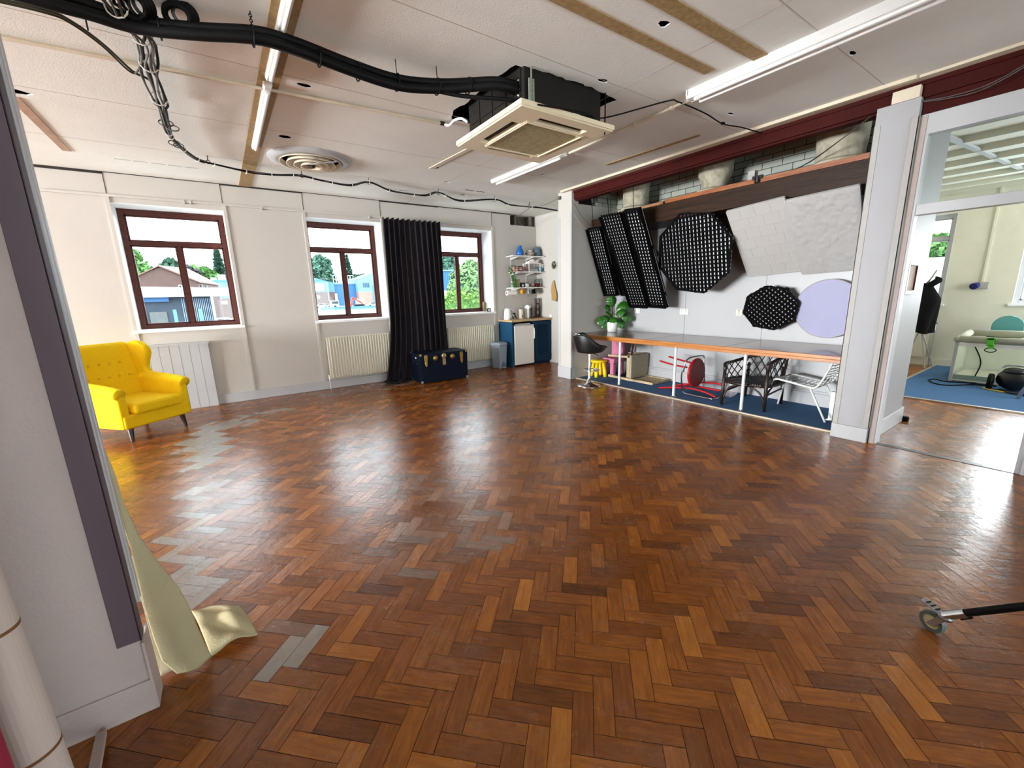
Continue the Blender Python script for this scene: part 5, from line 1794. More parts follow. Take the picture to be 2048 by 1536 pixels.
wire_chair()
single('metal_upright', MB().box(5.50, 1.60, .012, 5.515, 1.66, .34).box(5.47, 1.60, .33, 5.515, 1.66, .34).box(5.46, 1.59, .012, 5.53, 1.67, .02), M['steel'], 'short bright metal bracket standing behind the foot of the column', 'bracket', (5.5, 1.63, .012))

# ---------------------------------------------------------------- air conditioner
def aircon():
    x0, x1, y0, y1, zf = 2.015, 2.985, 2.70, 3.695, 2.84
    t = thing('ceiling_air_conditioner', 'aged cream ceiling cassette air conditioner hanging from the broken ceiling hole', 'air conditioner', (2.5, 3.2, zf))
    part('casing', MB().box(x0 + .075, y0 + .06, zf + .035, x1 - .09, y1 - .10, 3.40), M['acbody'], t, bevel=.004)
    rb = MB()
    for i in range(4):
        rb.box(x0 + .068, y0 + .10 + .2 * i, zf + .08, x0 + .076, y0 + .115 + .2 * i, 3.14)
    rb.box(x0 + .068, y0 + .1, zf + .15, x0 + .076, y1 - .15, zf + .16)
    part('casing_rib', rb, M['acbody'], t)
    fr = MB()
    # fascia frame built from the strips between the four slots and the grille opening
    sx0, sx1, sy0, sy1 = x0 + .10, x1 - .10, y0 + .10, y1 - .10
    gx0, gx1, gy0, gy1 = x0 + .215, x1 - .165, y0 + .215, y1 - .165
    a0, a1, b0, b1 = x0 + .255, x1 - .205, y0 + .265, y1 - .215       # slot ends
    w_ = .09
    zt = zf + .035
    fr.box(x0, y0, zf, x1, sy0, zt).box(x0, sy1, zf, x1, y1, zt).box(x0, sy0, zf, sx0, sy1, zt).box(sx1, sy0, zf, x1, sy1, zt)
    i0, i1, j0, j1 = sx0 + w_, sx1 - w_, sy0 + w_, sy1 - w_
    for px0, py0, px1, py1 in ((sx0, sy0, a0, j0), (a1, sy0, sx1, j0), (sx0, j1, a0, sy1), (a1, j1, sx1, sy1), (sx0, j0, i0, b0), (sx0, b1, i0, j1), (i1, j0, sx1, b0), (i1, b1, sx1, j1)):
        fr.box(px0, py0, zf, px1, py1, zt)
    for px0, py0, px1, py1 in ((i0, j0, i1, gy0), (i0, gy1, i1, j1), (i0, gy0, gx0, gy1), (gx1, gy0, i1, gy1)):
        if px1 > px0 and py1 > py0:
            fr.box(px0, py0, zf - .003, px1, py1, zt)
    part('fascia', fr, M['acbeige'], t)
    part('fascia_rim', MB().box(x0 - .012, y0 - .012, zf + .012, x1 + .012, y0, zf + .05).box(x0 - .012, y1, zf + .012, x1 + .012, y1 + .012, zf + .05).box(x0 - .012, y0, zf + .012, x0, y1, zf + .05).box(x1, y0, zf + .012, x1 + .012, y1, zf + .05), M['acbeige'], t, bevel=.006)
    fl = MB()
    for px0, py0, px1, py1 in ((a0, sy0, a1, j0), (a0, j1, a1, sy1), (sx0, b0, i0, b1), (i1, b0, sx1, b1)):
        fl.box(px0 + .002, py0 + .002, zf + .03, px1 - .002, py1 - .002, zf + .036)
    part('air_slots', fl, M['black'], t, label='dark louvre slots on four sides')
    gl = MB()
    n = 30
    for i in range(n):
        y = gy0 + (gy1 - gy0) * i / n
        gl.box(gx0, y, zf + .002, gx1, y + (gy1 - gy0) / n * .55, zf + .010)
    for i in range(7):
        x = gx0 + (gx1 - gx0) * i / 6
        gl.box(x - .002, gy0, zf + .003, x + .002, gy1, zf + .011)
    part('intake_grille', gl, M['acgrille'], t)
    part('filter', MB().box(gx0, gy0, zf + .014, gx1, gy1, zf + .018), M['acgrille'], t)
    fb = MB().box(gx0 - .012, gy0 - .012, zf - .008, gx1 + .012, gy0, zf + .004).box(gx0 - .012, gy1, zf - .008, gx1 + .012, gy1 + .012, zf + .004).box(gx0 - .012, gy0, zf - .008, gx0, gy1, zf + .004).box(gx1, gy0, zf - .008, gx1 + .012, gy1, zf + .004)
    part('grille_frame', fb, M['acbeige'], t)
    hb = MB().box(2.115, 2.735, 2.90, 2.165, 2.745, 3.06).tube([(2.14, 2.74, 3.04), (2.14, 2.74, 3.5)], .006, 6)
    for i in range(5):
        hb.box(2.122, 2.73, 2.915 + .03 * i, 2.132, 2.736, 2.93 + .03 * i).box(2.146, 2.73, 2.915 + .03 * i, 2.156, 2.736, 2.93 + .03 * i)
    part('hanger', hb, mat('galvanised_bracket', '8D9483', .5, .5), t)
    part('hanger', MB().tube([(2.93, 2.74, 2.82), (2.93, 2.74, 3.5)], .006, 6), M['black'], t)
    part('rating_label', MB().box(2.58, y0 + .056, 2.90, 2.65, y0 + .0595, 2.925), M['cloth_w'], t, label='small white rating label on the dark casing')
    pp = MB()
    for z_, y in ((3.05, 2.80), (2.985, 2.79)):
        pp.tube(arc((2.085, y + .03, z_), .02, -90, 120, 8, (0, 1, 0), (0, 0, 1)), .006, 6)
    part('pipe_clips', pp, M['cable_w'], t)


aircon()

# pipe bundles, cables on the ceiling
bp = [(-1.1, 3.30, 3.02), (-.52, 3.31, 3.0), (-.34, 3.32, 3.0), (-.15, 3.32, 2.99), (.12, 3.215, 2.985), (.40, 3.12, 3.0), (.60, 3.12, 3.0), (.94, 3.16, 2.985), (1.27, 3.16, 2.975), (1.55, 3.09, 2.99), (1.75, 2.98, 3.0), (1.92, 2.86, 3.0), (2.08, 2.84, 3.0)]
t = thing('insulated_pipe_bundle', 'thick black insulated pipes slung under the ceiling to the air conditioner', 'pipes', (.5, 3.2, 2.95))
for k, (dy, dz, r) in enumerate(((.0, .0, .030), (.045, .02, .026), (.01, .05, .024))):
    pts = [(x, y + dy + .006 * math.sin(5 * x + k), z + dz + .006 * math.sin(4 * x + 2 * k)) for x, y, z in smooth_path(bp, 6)]
    part('pipe', MB().tube(pts, r, 12), M['black'], t, smooth=True)
for x, y, z in ((-.05, 3.31, 3.01), (.39, 3.14, 3.02), (.75, 3.15, 3.01), (1.0, 3.18, 3.0), (1.27, 3.18, 3.0), (1.55, 3.11, 3.01), (1.75, 3.0, 3.02)):
    wr = MB().tube([(x, y + .058 * math.cos(2 * math.pi * i / 14), z + .052 * math.sin(2 * math.pi * i / 14)) for i in range(14)], .005, 5, closed=True)
    part('cable_tie', wr, M['black'], t)
ch = MB()
for i in range(7):
    ch.tube([(.39 + .008 * math.cos(a_) * (i % 2), 3.13 + .008 * math.cos(a_) * ((i + 1) % 2), 3.055 + i * .013 + .009 * math.sin(a_)) for a_ in [2 * math.pi * j / 8 for j in range(8)]], .0025, 4, closed=True)
ch.tube([(1.27, 3.17, 3.02), (1.265, 3.17, 3.14)], .003, 5).tube([(1.55, 3.1, 3.03), (1.545, 3.1, 3.14)], .003, 5).tube([(-.36, 3.34, 3.0), (-.36, 3.35, 2.93)], .004, 5)
part('hanging_chain', ch, M['black'], t)
t = thing('branch_pipe', 'thin black flexible pipe dropping from the bundle into the air conditioner', 'pipe', (1.9, 2.95, 2.93))
part('hose', MB().tube(smooth_path([(1.50, 3.12, 2.985), (1.70, 3.03, 2.955), (1.92, 2.88, 2.93), (2.085, 2.80, 2.92)], 6), .014, 10), M['black'], t, smooth=True)

wp = [(-.24, 2.9, 3.06), (-.232, 3.23, 3.05), (-.19, 3.37, 3.05), (-.14, 3.57, 3.05), (-.14, 3.79, 3.045), (-.17, 4.10, 3.05), (-.147, 4.55, 3.05), (-.155, 5.19, 3.06), (-.128, 5.53, 3.06), (0, 6.05, 3.07), (.134, 6.18, 3.06), (.51, 6.36, 3.06), (.84, 6.35, 3.06), (1.12, 6.28, 3.07), (1.38, 6.33, 3.05), (1.74, 6.38, 3.05), (1.96, 6.21, 3.075), (2.37, 6.43, 3.05), (2.87, 6.47, 3.05), (3.06, 6.31, 3.08), (3.54, 6.53, 3.05), (4.1, 6.31, 3.08), (4.5, 6.41, 3.05), (5.2, 6.38, 3.05), (5.90, 6.50, 3.06)]
t = thing('cable_bundle', 'tied bundle of grey and black cables running along the ceiling to the post', 'cables', (1.5, 5.5, 3.0))
sp = smooth_path(wp, 6)
rr = random.Random(4)
for k in range(7):
    ph = rr.uniform(0, 6)
    pts = []
    last = int(len(sp) * (1.0 if k < 3 else .42))
    for i, p in enumerate(sp[:last]):
        fat = .045 if p.y < 4.6 and p.x < .2 else (.022 if p.y < 5.3 and p.x < .1 else .011)
        pts.append((p.x + fat * math.cos(k * .9 + ph * .0 + .35 * math.sin(i * .5 + k)), p.y + .3 * fat * math.sin(i * .7 + k), p.z + fat * .9 * math.sin(k * .9 + .4 * math.sin(i * .6 + ph))))
    part('cable', MB().tube(pts, .0085 if k < 3 else .0065, 7), M['black'] if k in (0, 2) else M['cable_g'], t, smooth=True)
for i in list(range(8, 46, 9)) + list(range(46, len(sp) - 1, 5)):
    p = sp[i]
    d = (sp[i + 1] - sp[i - 1]).normalized()
    a = d.cross(V(0, 0, 1)).normalized()
    fat = .05 if p.y < 4.6 and p.x < .2 else .024
    tb = MB().tube([p + a * fat * math.cos(q) + V(0, 0, 1) * fat * math.sin(q) for q in [2 * math.pi * j / 12 for j in range(12)]], .0045, 5, closed=True)
    part('pale_tie', tb, M['cable_w'], t)
hk = MB()
for x, y in ((.134, 6.18), (1.12, 6.28), (1.96, 6.21), (3.06, 6.31), (4.1, 6.31), (4.9, 6.39)):
    hk.tube([(x, y, 3.085), (x, y, 3.14)], .004, 5).tube(arc((x, y, 3.072), .02, 0, 330, 10, (1, 0, 0), (0, 0, 1)), .004, 5)
part('ceiling_hook', hk, M['black'], t)
lp = MB()
for c_, r_ in (((-.15, 4.95, 3.03), .05), ((-.11, 5.02, 3.02), .045), ((-.13, 5.53, 3.04), .045), ((-.10, 5.56, 3.03), .04)):
    lp.tube(arc(c_, r_, 0, 340, 14, (1, .2, 0), (.1, .7, .7)), .005, 6)
part('spare_loop', lp, M['cable_g'], t)
for k, (c_, a_, lb) in enumerate((((-.13, 3.30, 3.085), (.7, .5, .6), 'left black cable reel resting on the thick pipes'), ((.05, 3.28, 3.088), (.5, .7, .6), 'right black cable reel resting on the thick pipes'))):
    q = thing('cable_reel', lb, 'cable reel', c_, 0, 'coils on the pipes')
    c_ = V(*c_)
    n_ = V(*a_).normalized()
    u_ = n_.cross(V(0, 0, 1)).normalized()
    w_ = n_.cross(u_)
    for r_ in (.060, .074, .066):
        part('coil', MB().tube([c_ + n_ * ((r_ - .066) * 2) + u_ * r_ * 1.15 * math.cos(b) + w_ * r_ * math.sin(b) * .8 for b in [2 * math.pi * j / 24 for j in range(24)]], .016, 8, closed=True), M['black'], q, smooth=True)
    part('inner_coil', MB().tube([c_ + n_ * .02 + u_ * .04 * math.cos(b) + w_ * .04 * math.sin(b) for b in [2 * math.pi * j / 20 for j in range(20)]], .010, 6, closed=True), M['cable_g'], q, smooth=True)
single('thin_cable_pair', MB().tube(smooth_path([(-.80, 3.57, 3.07), (-.54, 3.56, 3.07), (-.45, 3.62, 3.07), (-.35, 3.79, 3.06), (-.255, 4.06, 3.05), (-.20, 4.12, 3.05), (-.165, 4.17, 3.05)], 6), .0075, 7).tube(smooth_path([(-.80, 3.60, 3.07), (-.55, 3.59, 3.07), (-.46, 3.64, 3.07), (-.36, 3.81, 3.06), (-.26, 4.08, 3.045), (-.20, 3.95, 3.05), (-.175, 3.80, 3.06)], 6), .006, 7), mat('dark_olive_cable', '33321F', .5), 'pair of thin dark cables looping from the thick pipes to the cable bundle', 'cable', smooth=True)
single('hanging_wire', MB().tube(smooth_path([(2.15, 2.68, 2.87), (2.6, 2.66, 2.90), (2.98, 2.80, 2.98), (3.39, 2.47, 3.08), (3.55, 2.47, 3.11), (4.0, 2.48, 3.11), (4.31, 2.48, 3.08), (4.62, 2.46, 3.10), (4.98, 2.43, 3.10)], 6), .006, 7).ball((4.31, 2.48, 3.085), (.03, .02, .012), 10, 6), M['black'], 'thin black wire strung from the air conditioner to the red beam', 'wire', smooth=True)
single('sagging_cable_pair', MB().tube(smooth_path([(4.98, 1.18, 2.965), (4.95, 1.0, 2.93), (4.93, .80, 2.93), (4.90, .60, 3.0), (4.86, .40, 3.10), (4.80, .2, 3.12), (4.70, -.3, 3.12)], 6), .004, 6).tube(smooth_path([(4.98, 1.19, 2.96), (4.94, 1.0, 2.915), (4.92, .82, 2.905), (4.89, .62, 2.97), (4.85, .42, 3.07), (4.80, .18, 3.11), (4.70, -.3, 3.11)], 6), .004, 6), M['cable_g'], 'two thin grey cables sagging from the column top across the red beam', 'cable', smooth=True)
single('post_cord', MB().tube(smooth_path([(4.93, 5.60, 3.06), (4.84, 5.85, 2.99), (4.7, 6.05, 2.98), (4.55, 6.3, 3.03)], 6), .004, 6).tube(smooth_path([(4.7, 6.05, 2.98), (4.9, 6.7, 2.95), (5.35, 7.3, 2.93), (5.6, 7.5, 2.96)], 6), .004, 6).box(4.91, 5.57, 3.03, 4.945, 5.62, 3.08), M['cable_g'], 'thin cord drooping from the white post to the hole in the back wall', 'cord')
t = thing('ceiling_conduit', 'cream conduit pipe running across the ceiling to the air conditioner', 'conduit', (.6, 4.05, 3.115))
part('pipe', MB().tube([(-1.6, 4.22, 3.117), (-.86, 4.147, 3.117), (2.02, 3.955, 3.117)], .0125, 10), M['creamtrim'], t)
part('elbow_pipe', MB().tube(smooth_path([(2.02, 3.955, 3.115), (2.045, 3.90, 3.09), (2.06, 3.82, 3.11), (2.07, 3.70, 3.09), (2.075, 3.60, 3.03)], 5), .012, 10), M['tube'], t, smooth=True)
part('coupling', MB().tube([(1.98, 3.957, 3.117), (2.025, 3.953, 3.116)], .018, 12).tube([(-.2, 4.103, 3.117), (-.17, 4.101, 3.117)], .016, 12), M['gap'], t)
t = thing('ceiling_conduit', 'cream conduit joining the two fluorescent lights right of the air conditioner', 'conduit', (3.66, 3.2, 3.115))
part('pipe', MB().tube([(3.62, 2.32, 3.117), (3.655, 3.2, 3.117), (3.66, 3.98, 3.117)], .0125, 10), M['creamtrim'], t)
part('coupling', MB().tube([(3.645, 3.0, 3.117), (3.65, 3.05, 3.117)], .018, 12).tube([(3.63, 2.57, 3.117), (3.632, 2.60, 3.117)], .018, 12), M['creamtrim'], t)

# fluorescent lights (all switched off)


def fluoro(label, a, b, w_, twin, group='fluorescent ceiling lights'):
    a, b = V(*a), V(*b)
    c_ = (a + b) / 2
    t = thing('fluorescent_light', label, 'ceiling light', (c_.x, c_.y, 3.06), 0, group)
    d = (b - a).normalized()
    s = V(-d.y, d.x, 0)
    up = V(0, 0, 1)
    if twin:
        sec = [(-.5, 3.139), (-.5, 3.10), (-.42, 3.075), (-.1, 3.068), (-.06, 3.074), (.06, 3.074), (.1, 3.068), (.42, 3.075), (.5, 3.10), (.5, 3.139)]
    else:
        sec = [(-.5, 3.139), (-.5, 3.11), (-.35, 3.092), (.35, 3.092), (.5, 3.11), (.5, 3.139)]
    P_ = lambda p: [V(p.x, p.y, 0) + s * (k * w_) + up * z for k, z in sec]
    part('housing', MB().prism(P_(a), b - a), M['tube'], t)
    tb_ = MB()
    for k in ((-.27, .27) if twin else (0,)):
        zz = 3.062 if twin else 3.078
        tb_.tube([a + s * (k * w_) + up * zz + d * .05, b + s * (k * w_) + up * zz - d * .05], .013, 12)
    part('tube', tb_, M['plasticwhite'], t, smooth=False)
    for p in (a, b):
        q = MB().prism(P_(p - d * .012 if p is a else p - d * .006), d * .018)
        part('end_cap', q, M['plasticwhite'], t)


fluoro('slim fluorescent light at the upper left, crossed by the thick black pipes', (.555, 2.28, 0), (.548, 3.84, 0), .055, False)
fluoro('fluorescent light on the tan plank beside the round ceiling diffuser', (.548, 3.97, 0), (.560, 5.55, 0), .060, False)
fluoro('fluorescent light on the ceiling beyond the air conditioner', (3.61, 4.03, 0), (3.57, 5.48, 0), .12, False)
fluoro('long twin fluorescent light at the upper right of the ceiling', (3.56, .60, 0), (3.56, 2.34, 0), .145, True)

# round diffuser
t = thing('ceiling_diffuser', 'large round white ceiling air diffuser with dark concentric rings', 'diffuser', (1.15, 5.77, 3.0))
part('outer_ring', MB().lathe([(.46, 3.139), (.455, 3.128), (.38, 3.105), (.345, 3.10), (.35, 3.13), (.36, 3.139)], (1.15, 5.77, 0), 56), M['white'], t, smooth=True)
for k in range(4):
    r_ = .345 - .075 * k
    z_ = 3.095 - .012 * k
    part('cone_ring', MB().lathe([(r_ - .035, z_ + .055), (r_ - .012, z_ - .002), (r_, z_ - .008), (r_ - .004, z_ + .002), (r_ - .03, z_ + .06)], (1.15, 5.77, 0), 48), M['creamtrim'], t, smooth=True)
part('dark_duct', MB().lathe([(.36, 3.139), (.36, 3.35), (0, 3.35)], (1.15, 5.77, 0), 40), M['dark'], t)
part('core', MB().lathe([(.09, 3.16), (.03, 3.045), (0, 3.04)], (1.15, 5.77, 0), 4), M['gap'], t)
part('tape_strip', MB().bar((1.18, 5.62, 3.06), (1.38, 5.52, 3.085), .03, .003).bar((1.15, 5.60, 3.045), (1.19, 5.48, 3.04), .03, .004), M['greystrip'], t)

# ---------------------------------------------------------------- the room through the opening
t = thing('wooden_picture', 'small wood-framed picture hung on the side of the white pier', 'picture', (5.47, 1.16, 1.55))
fx = MB()
for a0, c0, a1, c1 in ((5.305, 1.395, 5.345, 1.705), (5.60, 1.395, 5.64, 1.705), (5.345, 1.395, 5.60, 1.435), (5.345, 1.665, 5.60, 1.705)):
    fx.box(a0, 1.142, c0, a1, 1.167, c1)
part('frame', fx, M['framewood'], t, bevel=.004)
part('print', MB().box(5.345, 1.155, 1.435, 5.60, 1.16, 1.665), M['picture'], t)
part('carved_edge', MB().prism([(5.345, 1.153, 1.44), (5.375, 1.153, 1.47), (5.36, 1.153, 1.52), (5.39, 1.153, 1.56), (5.36, 1.153, 1.60), (5.375, 1.153, 1.65), (5.345, 1.153, 1.66)], (0, .006, 0)), M['framewood'], t)
single('door_stop', MB().lathe([(.03, .0006), (.03, .05), (.02, .055), (0, .055)], (6.10, 1.13, 0), 18), M['black'], 'black rubber door stop on the floor at the foot of the pier', 'door stop')
t = thing('coat_stand', 'thin grey metal coat stand by the narrow window of the back room', 'coat stand', (10.35, 1.92, 0))
part('pole', MB().tube([(10.28, 1.775, .0), (10.36, 1.93, .75), (10.40, 2.02, 1.35), (10.36, 1.86, 1.72)], .013, 8), M['greystrip'], t)
part('leg', MB().tube([(10.40, 2.10, 1.05), (10.30, 1.86, .55), (10.45, 1.70, .002)], .011, 8).tube([(10.36, 1.93, .75), (10.55, 2.12, .002)], .011, 8), M['greystrip'], t)
part('arm', MB().tube([(10.40, 2.05, 1.38), (10.30, 1.88, 1.62)], .010, 8).tube([(10.40, 2.05, 1.40), (10.32, 1.84, 1.50)], .010, 8), M['greystrip'], t)


def coat(u, v):
    a = 2 * math.pi * u
    w_ = .05 + .13 * min(1, v * 3.2) + .02 * math.sin(5 * v)
    f = 1 + .18 * math.sin(5 * a + 3 * v) * v
    return (10.34 + .08 * math.cos(a) * f * min(1, .3 + v * 3), 1.95 + w_ * math.sin(a) * f - .02 * v, 1.50 - .88 * v + .015 * math.sin(3 * a) * v)


t = thing('hanging_coat', 'black coat hanging on the coat stand in the back room', 'coat', (10.34, 1.95, .62))
part('coat_body', MB().grid(coat, 40, 26), M['coat'], t, smooth=True)
part('hood', MB().grid(lambda u, v: (10.31 + .07 * math.cos(2 * math.pi * u) * math.sin(math.pi * v), 1.86 + .10 * math.sin(2 * math.pi * u) * math.sin(math.pi * v), 1.50 + .07 * math.cos(math.pi * v) - .1 * math.sin(2 * math.pi * u) * .4), 18, 12), M['coat'], t, smooth=True)
t = thing('radiator', 'cream panel radiator behind the black coat in the back room', 'radiator', (10.64, 2.2, .15))
part('panel', MB().box(10.63, 1.86, .15, 10.66, 2.72, .74), M['cream'], t, bevel=.004)
gr_ = MB()
for i in range(6):
    gr_.box(10.626, 1.90 + i * .14, .18, 10.63, 1.98 + i * .14, .72)
part('pressed_ribs', gr_, M['cream'], t)
part('valve', MB().tube([(10.64, 1.80, .68), (10.64, 1.86, .68)], .014, 8).tube([(10.64, 1.80, .64), (10.64, 1.80, .76)], .018, 10).tube([(10.62, 1.77, .78), (10.62, 1.84, .79)], .012, 8).tube([(10.64, 1.80, .64), (10.64, 1.80, .0)], .014, 8), M['steel'], t)
part('wall_bracket', MB().box(10.66, 1.95, .3, 10.719, 2.0, .6).box(10.66, 2.5, .3, 10.719, 2.55, .6), M['cream'], t)
single('wall_conduit', MB().box(10.695, 1.325, 1.48, 10.7195, 1.355, 3.0), M['wall2'], 'cream conduit running down the back-room wall to the blue plug', 'conduit')
t = thing('blue_industrial_socket', 'round dark blue industrial socket on the back-room wall', 'socket', (10.66, 1.37, 1.44))
part('box', MB().box(10.67, 1.26, 1.38, 10.7195, 1.37, 1.49), M['greystrip'], t, bevel=.006)
part('blue_cap', MB().tube([(10.68, 1.40, 1.44), (10.61, 1.425, 1.42)], [.05, .055], 20), mat('deep_blue_plastic', '1A1F6B', .35), t)
single('floor_socket', MB().box(10.67, 1.06, .13, 10.7195, 1.20, .34), M['cream'], 'cream socket box low on the back-room wall left of the travel cot', 'socket', bevel=.006)

# travel cot
t = thing('travel_cot', 'grey padded travel cot with pale mesh sides on the blue carpet', 'travel cot', (9.6, .65, .012))
cx0, cx1, cy0, cy1 = 9.12, 10.0, -.02, 1.27
rail = MB()
for p, q in (((cx0, cy0, .655), (cx0, cy1, .655)), ((cx1, cy0, .69), (cx1, cy1, .69)), ((cx0, cy1, .655), (cx1, cy1, .69)), ((cx0, cy0, .655), (cx1, cy0, .69))):
    rail.tube([p, q], .05, 12)
for p in ((cx0, cy0, .655), (cx0, cy1, .655), (cx1, cy0, .69), (cx1, cy1, .69)):
    rail.ball(p, .052, 12, 8)
part('padded_rail', rail, M['cotgrey'], t, smooth=True)
for x, y in ((cx0, cy0), (cx0, cy1), (cx1, cy0), (cx1, cy1)):
    part('corner_post', MB().box(x - .02, y - .02, .012, x + .02, y + .02, .63), M['greystrip'], t, bevel=.006)
ms = MB().box(cx0 - .003, cy0, .12, cx0 + .003, cy1, .60).box(cx1 - .003, cy0, .12, cx1 + .003, cy1, .62).box(cx0, cy1 - .003, .12, cx1, cy1 + .003, .60).box(cx0, cy0 - .003, .12, cx1, cy0 + .003, .60)
part('mesh_side', ms, M['cotmesh'], t)
part('base_skirt', MB().box(cx0 - .006, cy0, .03, cx0 + .006, cy1, .12).box(cx0, cy1 - .006, .03, cx1, cy1 + .006, .12), mat('cot_skirt_green_grey', '7C8F84', .8), t)
part('mattress', MB().box(cx0 + .02, cy0 + .02, .06, cx1 - .02, cy1 - .02, .10), M['cotmesh'] if 0 else mat('cot_mattress', 'D3D0B4', .9), t, bevel=.01)
part('white_band', MB().box(cx0 - .008, cy0, .555, cx0 + .004, cy1, .60), M['cloth_w'], t)
part('piping', MB().tube(smooth_path([(cx0 - .006, cy1 - .19, .555), (cx0 - .006, cy1 - .26, .40), (cx0 - .006, cy1 - .28, .28), (cx0 - .006, cy1 - .25, .12)], 5), .008, 6), M['coat'], t)
part('foot_bar', MB().tube([(cx0, cy0, .03), (cx0, cy1, .03)], .016, 8), M['greystrip'], t)
t = thing('toy_clip', 'bright green toy clip with dark ring hung on the travel cot rail', 'toy', (9.06, .93, .5))
part('clip', MB().box(9.05, .90, .58, 9.07, .97, .70).box(9.05, .88, .67, 9.07, .99, .70).box(9.05, .89, .55, 9.066, .95, .60), M['green'], t, bevel=.006)
part('ring', MB().tube([(9.06, .92 + .055 * math.cos(b), .525 + .03 * math.sin(b)) for b in [2 * math.pi * i / 20 for i in range(20)]], .006, 6, closed=True), M['coat'], t)
# high chair behind the cot
t = thing('high_chair', 'teal high chair with pale tray behind the travel cot', 'high chair', (10.3, .93, .012))
part('backrest', MB().prism([(10.42, .93 + .175 * math.cos(R(a)), .775 + .175 * math.sin(R(a))) for a in range(0, 181, 12)] + [(10.42, .755, .52), (10.42, 1.105, .52)], (.03, 0, 0)), M['teal'], t, bevel=.01)
part('seat', MB().box(10.12, .76, .47, 10.44, 1.10, .51), M['teal'], t, bevel=.01)
part('tray', MB().box(10.06, .66, .695, 10.32, 1.15, .72), mat('pale_tray', 'C9D8D6', .3), t, bevel=.012)
part('seat_front', MB().box(10.10, .76, .50, 10.13, 1.10, .69), mat('dark_teal_plastic', '2F5F66', .4), t)
for p, q in (((10.14, .79, .48), (10.07, .70, .012)), ((10.14, 1.07, .48), (10.07, 1.16, .012)), ((10.42, .79, .48), (10.5, .70, .012)), ((10.42, 1.07, .48), (10.5, 1.16, .012))):
    part('leg', MB().tube([p, q], .014, 8), M['tube'], t)
# vacuum cleaner
t = thing('vacuum_cleaner', 'black cylinder vacuum cleaner on the carpet in front of the travel cot', 'vacuum cleaner', (8.80, .66, .012))
part('body', MB().ball((8.82, .62, .17), (.15, .17, .15), 24, 14), M['blackplast'], t, smooth=True)
part('motor_head', MB().ball((8.80, .62, .28), (.11, .12, .06), 18, 10), M['blackplast'], t, smooth=True)
part('wheel', MB().lathe([(.0, 0), (.10, 0), (.11, .015), (.11, .05), (0, .055)], (8.76, .80, .125), 24, 'Y'), M['black'], t)
part('wheel', MB().lathe([(.0, 0), (.10, 0), (.11, .015), (.11, .05), (0, .055)], (8.84, .46, .125), 24, 'Y'), M['black'], t)
part('carry_handle', MB().tube(smooth_path([(8.80, .74, .32), (8.80, .70, .36), (8.80, .56, .36), (8.80, .52, .32)], 5), .014, 8), M['greystrip'], t, smooth=True)
single('vacuum_hose', MB().tube(smooth_path([(8.72, .72, .03), (8.60, .66, .03), (8.50, .50, .03), (8.45, .25, .03), (8.5, -.1, .03)], 6), .016, 8), M['blackplast'], 'black hose lying on the carpet beside the vacuum cleaner', 'hose', smooth=True)
single('yellow_cable', MB().tube(smooth_path([(8.76, .88, .02), (8.64, .78, .02), (8.58, .62, .02), (8.56, .48, .02)], 6), .010, 8), mat('yellow_flex', 'CFA92B', .5), 'yellow flex on the carpet in front of the vacuum cleaner', 'cable', smooth=True)
single('power_cable', MB().tube(smooth_path([(8.95, .78, .03), (9.02, .98, .022), (9.02, 1.12, .02), (8.95, 1.29, .02), (9.06, 1.41, .02), (8.96, 1.47, .02), (8.80, 1.43, .02), (8.66, 1.35, .02), (8.62, 1.23, .02), (8.78, 1.10, .02), (8.92, 1.0, .022), (8.92, .82, .03)], 6), .009, 8).ball((8.98, 1.0, .03), (.035, .04, .02), 10, 6), M['black'], 'looped black power cable on the blue carpet left of the vacuum cleaner', 'cable', smooth=True)
single('grey_table_leg', MB().bar((8.26, .52, .013), (8.34, .40, .42), .03, .03).bar((8.34, .40, .40), (8.34, -.4, .40), .03, .03).bar((8.34, -.4, .40), (8.28, -.55, .013), .03, .03), mat('dull_blue_grey_metal', '5E6E84', .4, .4), 'slanted grey metal leg at the right edge on the carpet', 'stand leg')

# ---------------------------------------------------------------- foreground
t = thing('castor_stand', 'black studio stand leg ending in a braked castor, at the lower right', 'stand', (2.40, .20, 0))
cx, cy, cr = 2.375, .235, .046
ax = V(.58, .815, 0).normalized()
ax = V(.90, -.42, 0.0).normalized()
fw = V(-ax.y, ax.x, 0)
wc = V(cx, cy, cr)


def wheel(r0, r1, w_, nn=36):
    m_ = MB()
    prof = [(r0, -w_ / 2), (r1 * .96, -w_ / 2), (r1, -w_ / 4), (r1, w_ / 4), (r1 * .96, w_ / 2), (r0, w_ / 2)]
    vs = []
    for r_, h_ in prof:
        for j in range(nn):
            b = 2 * math.pi * j / nn
            vs.append(wc + ax * h_ + fw * (r_ * math.cos(b)) + V(0, 0, 1) * (r_ * math.sin(b)))
    n_ = len(prof)
    fs = [(i * nn + j, i * nn + (j + 1) % nn, ((i + 1) % n_) * nn + (j + 1) % nn, ((i + 1) % n_) * nn + j) for i in range(n_) for j in range(nn)]
    return m_.add(vs, fs)


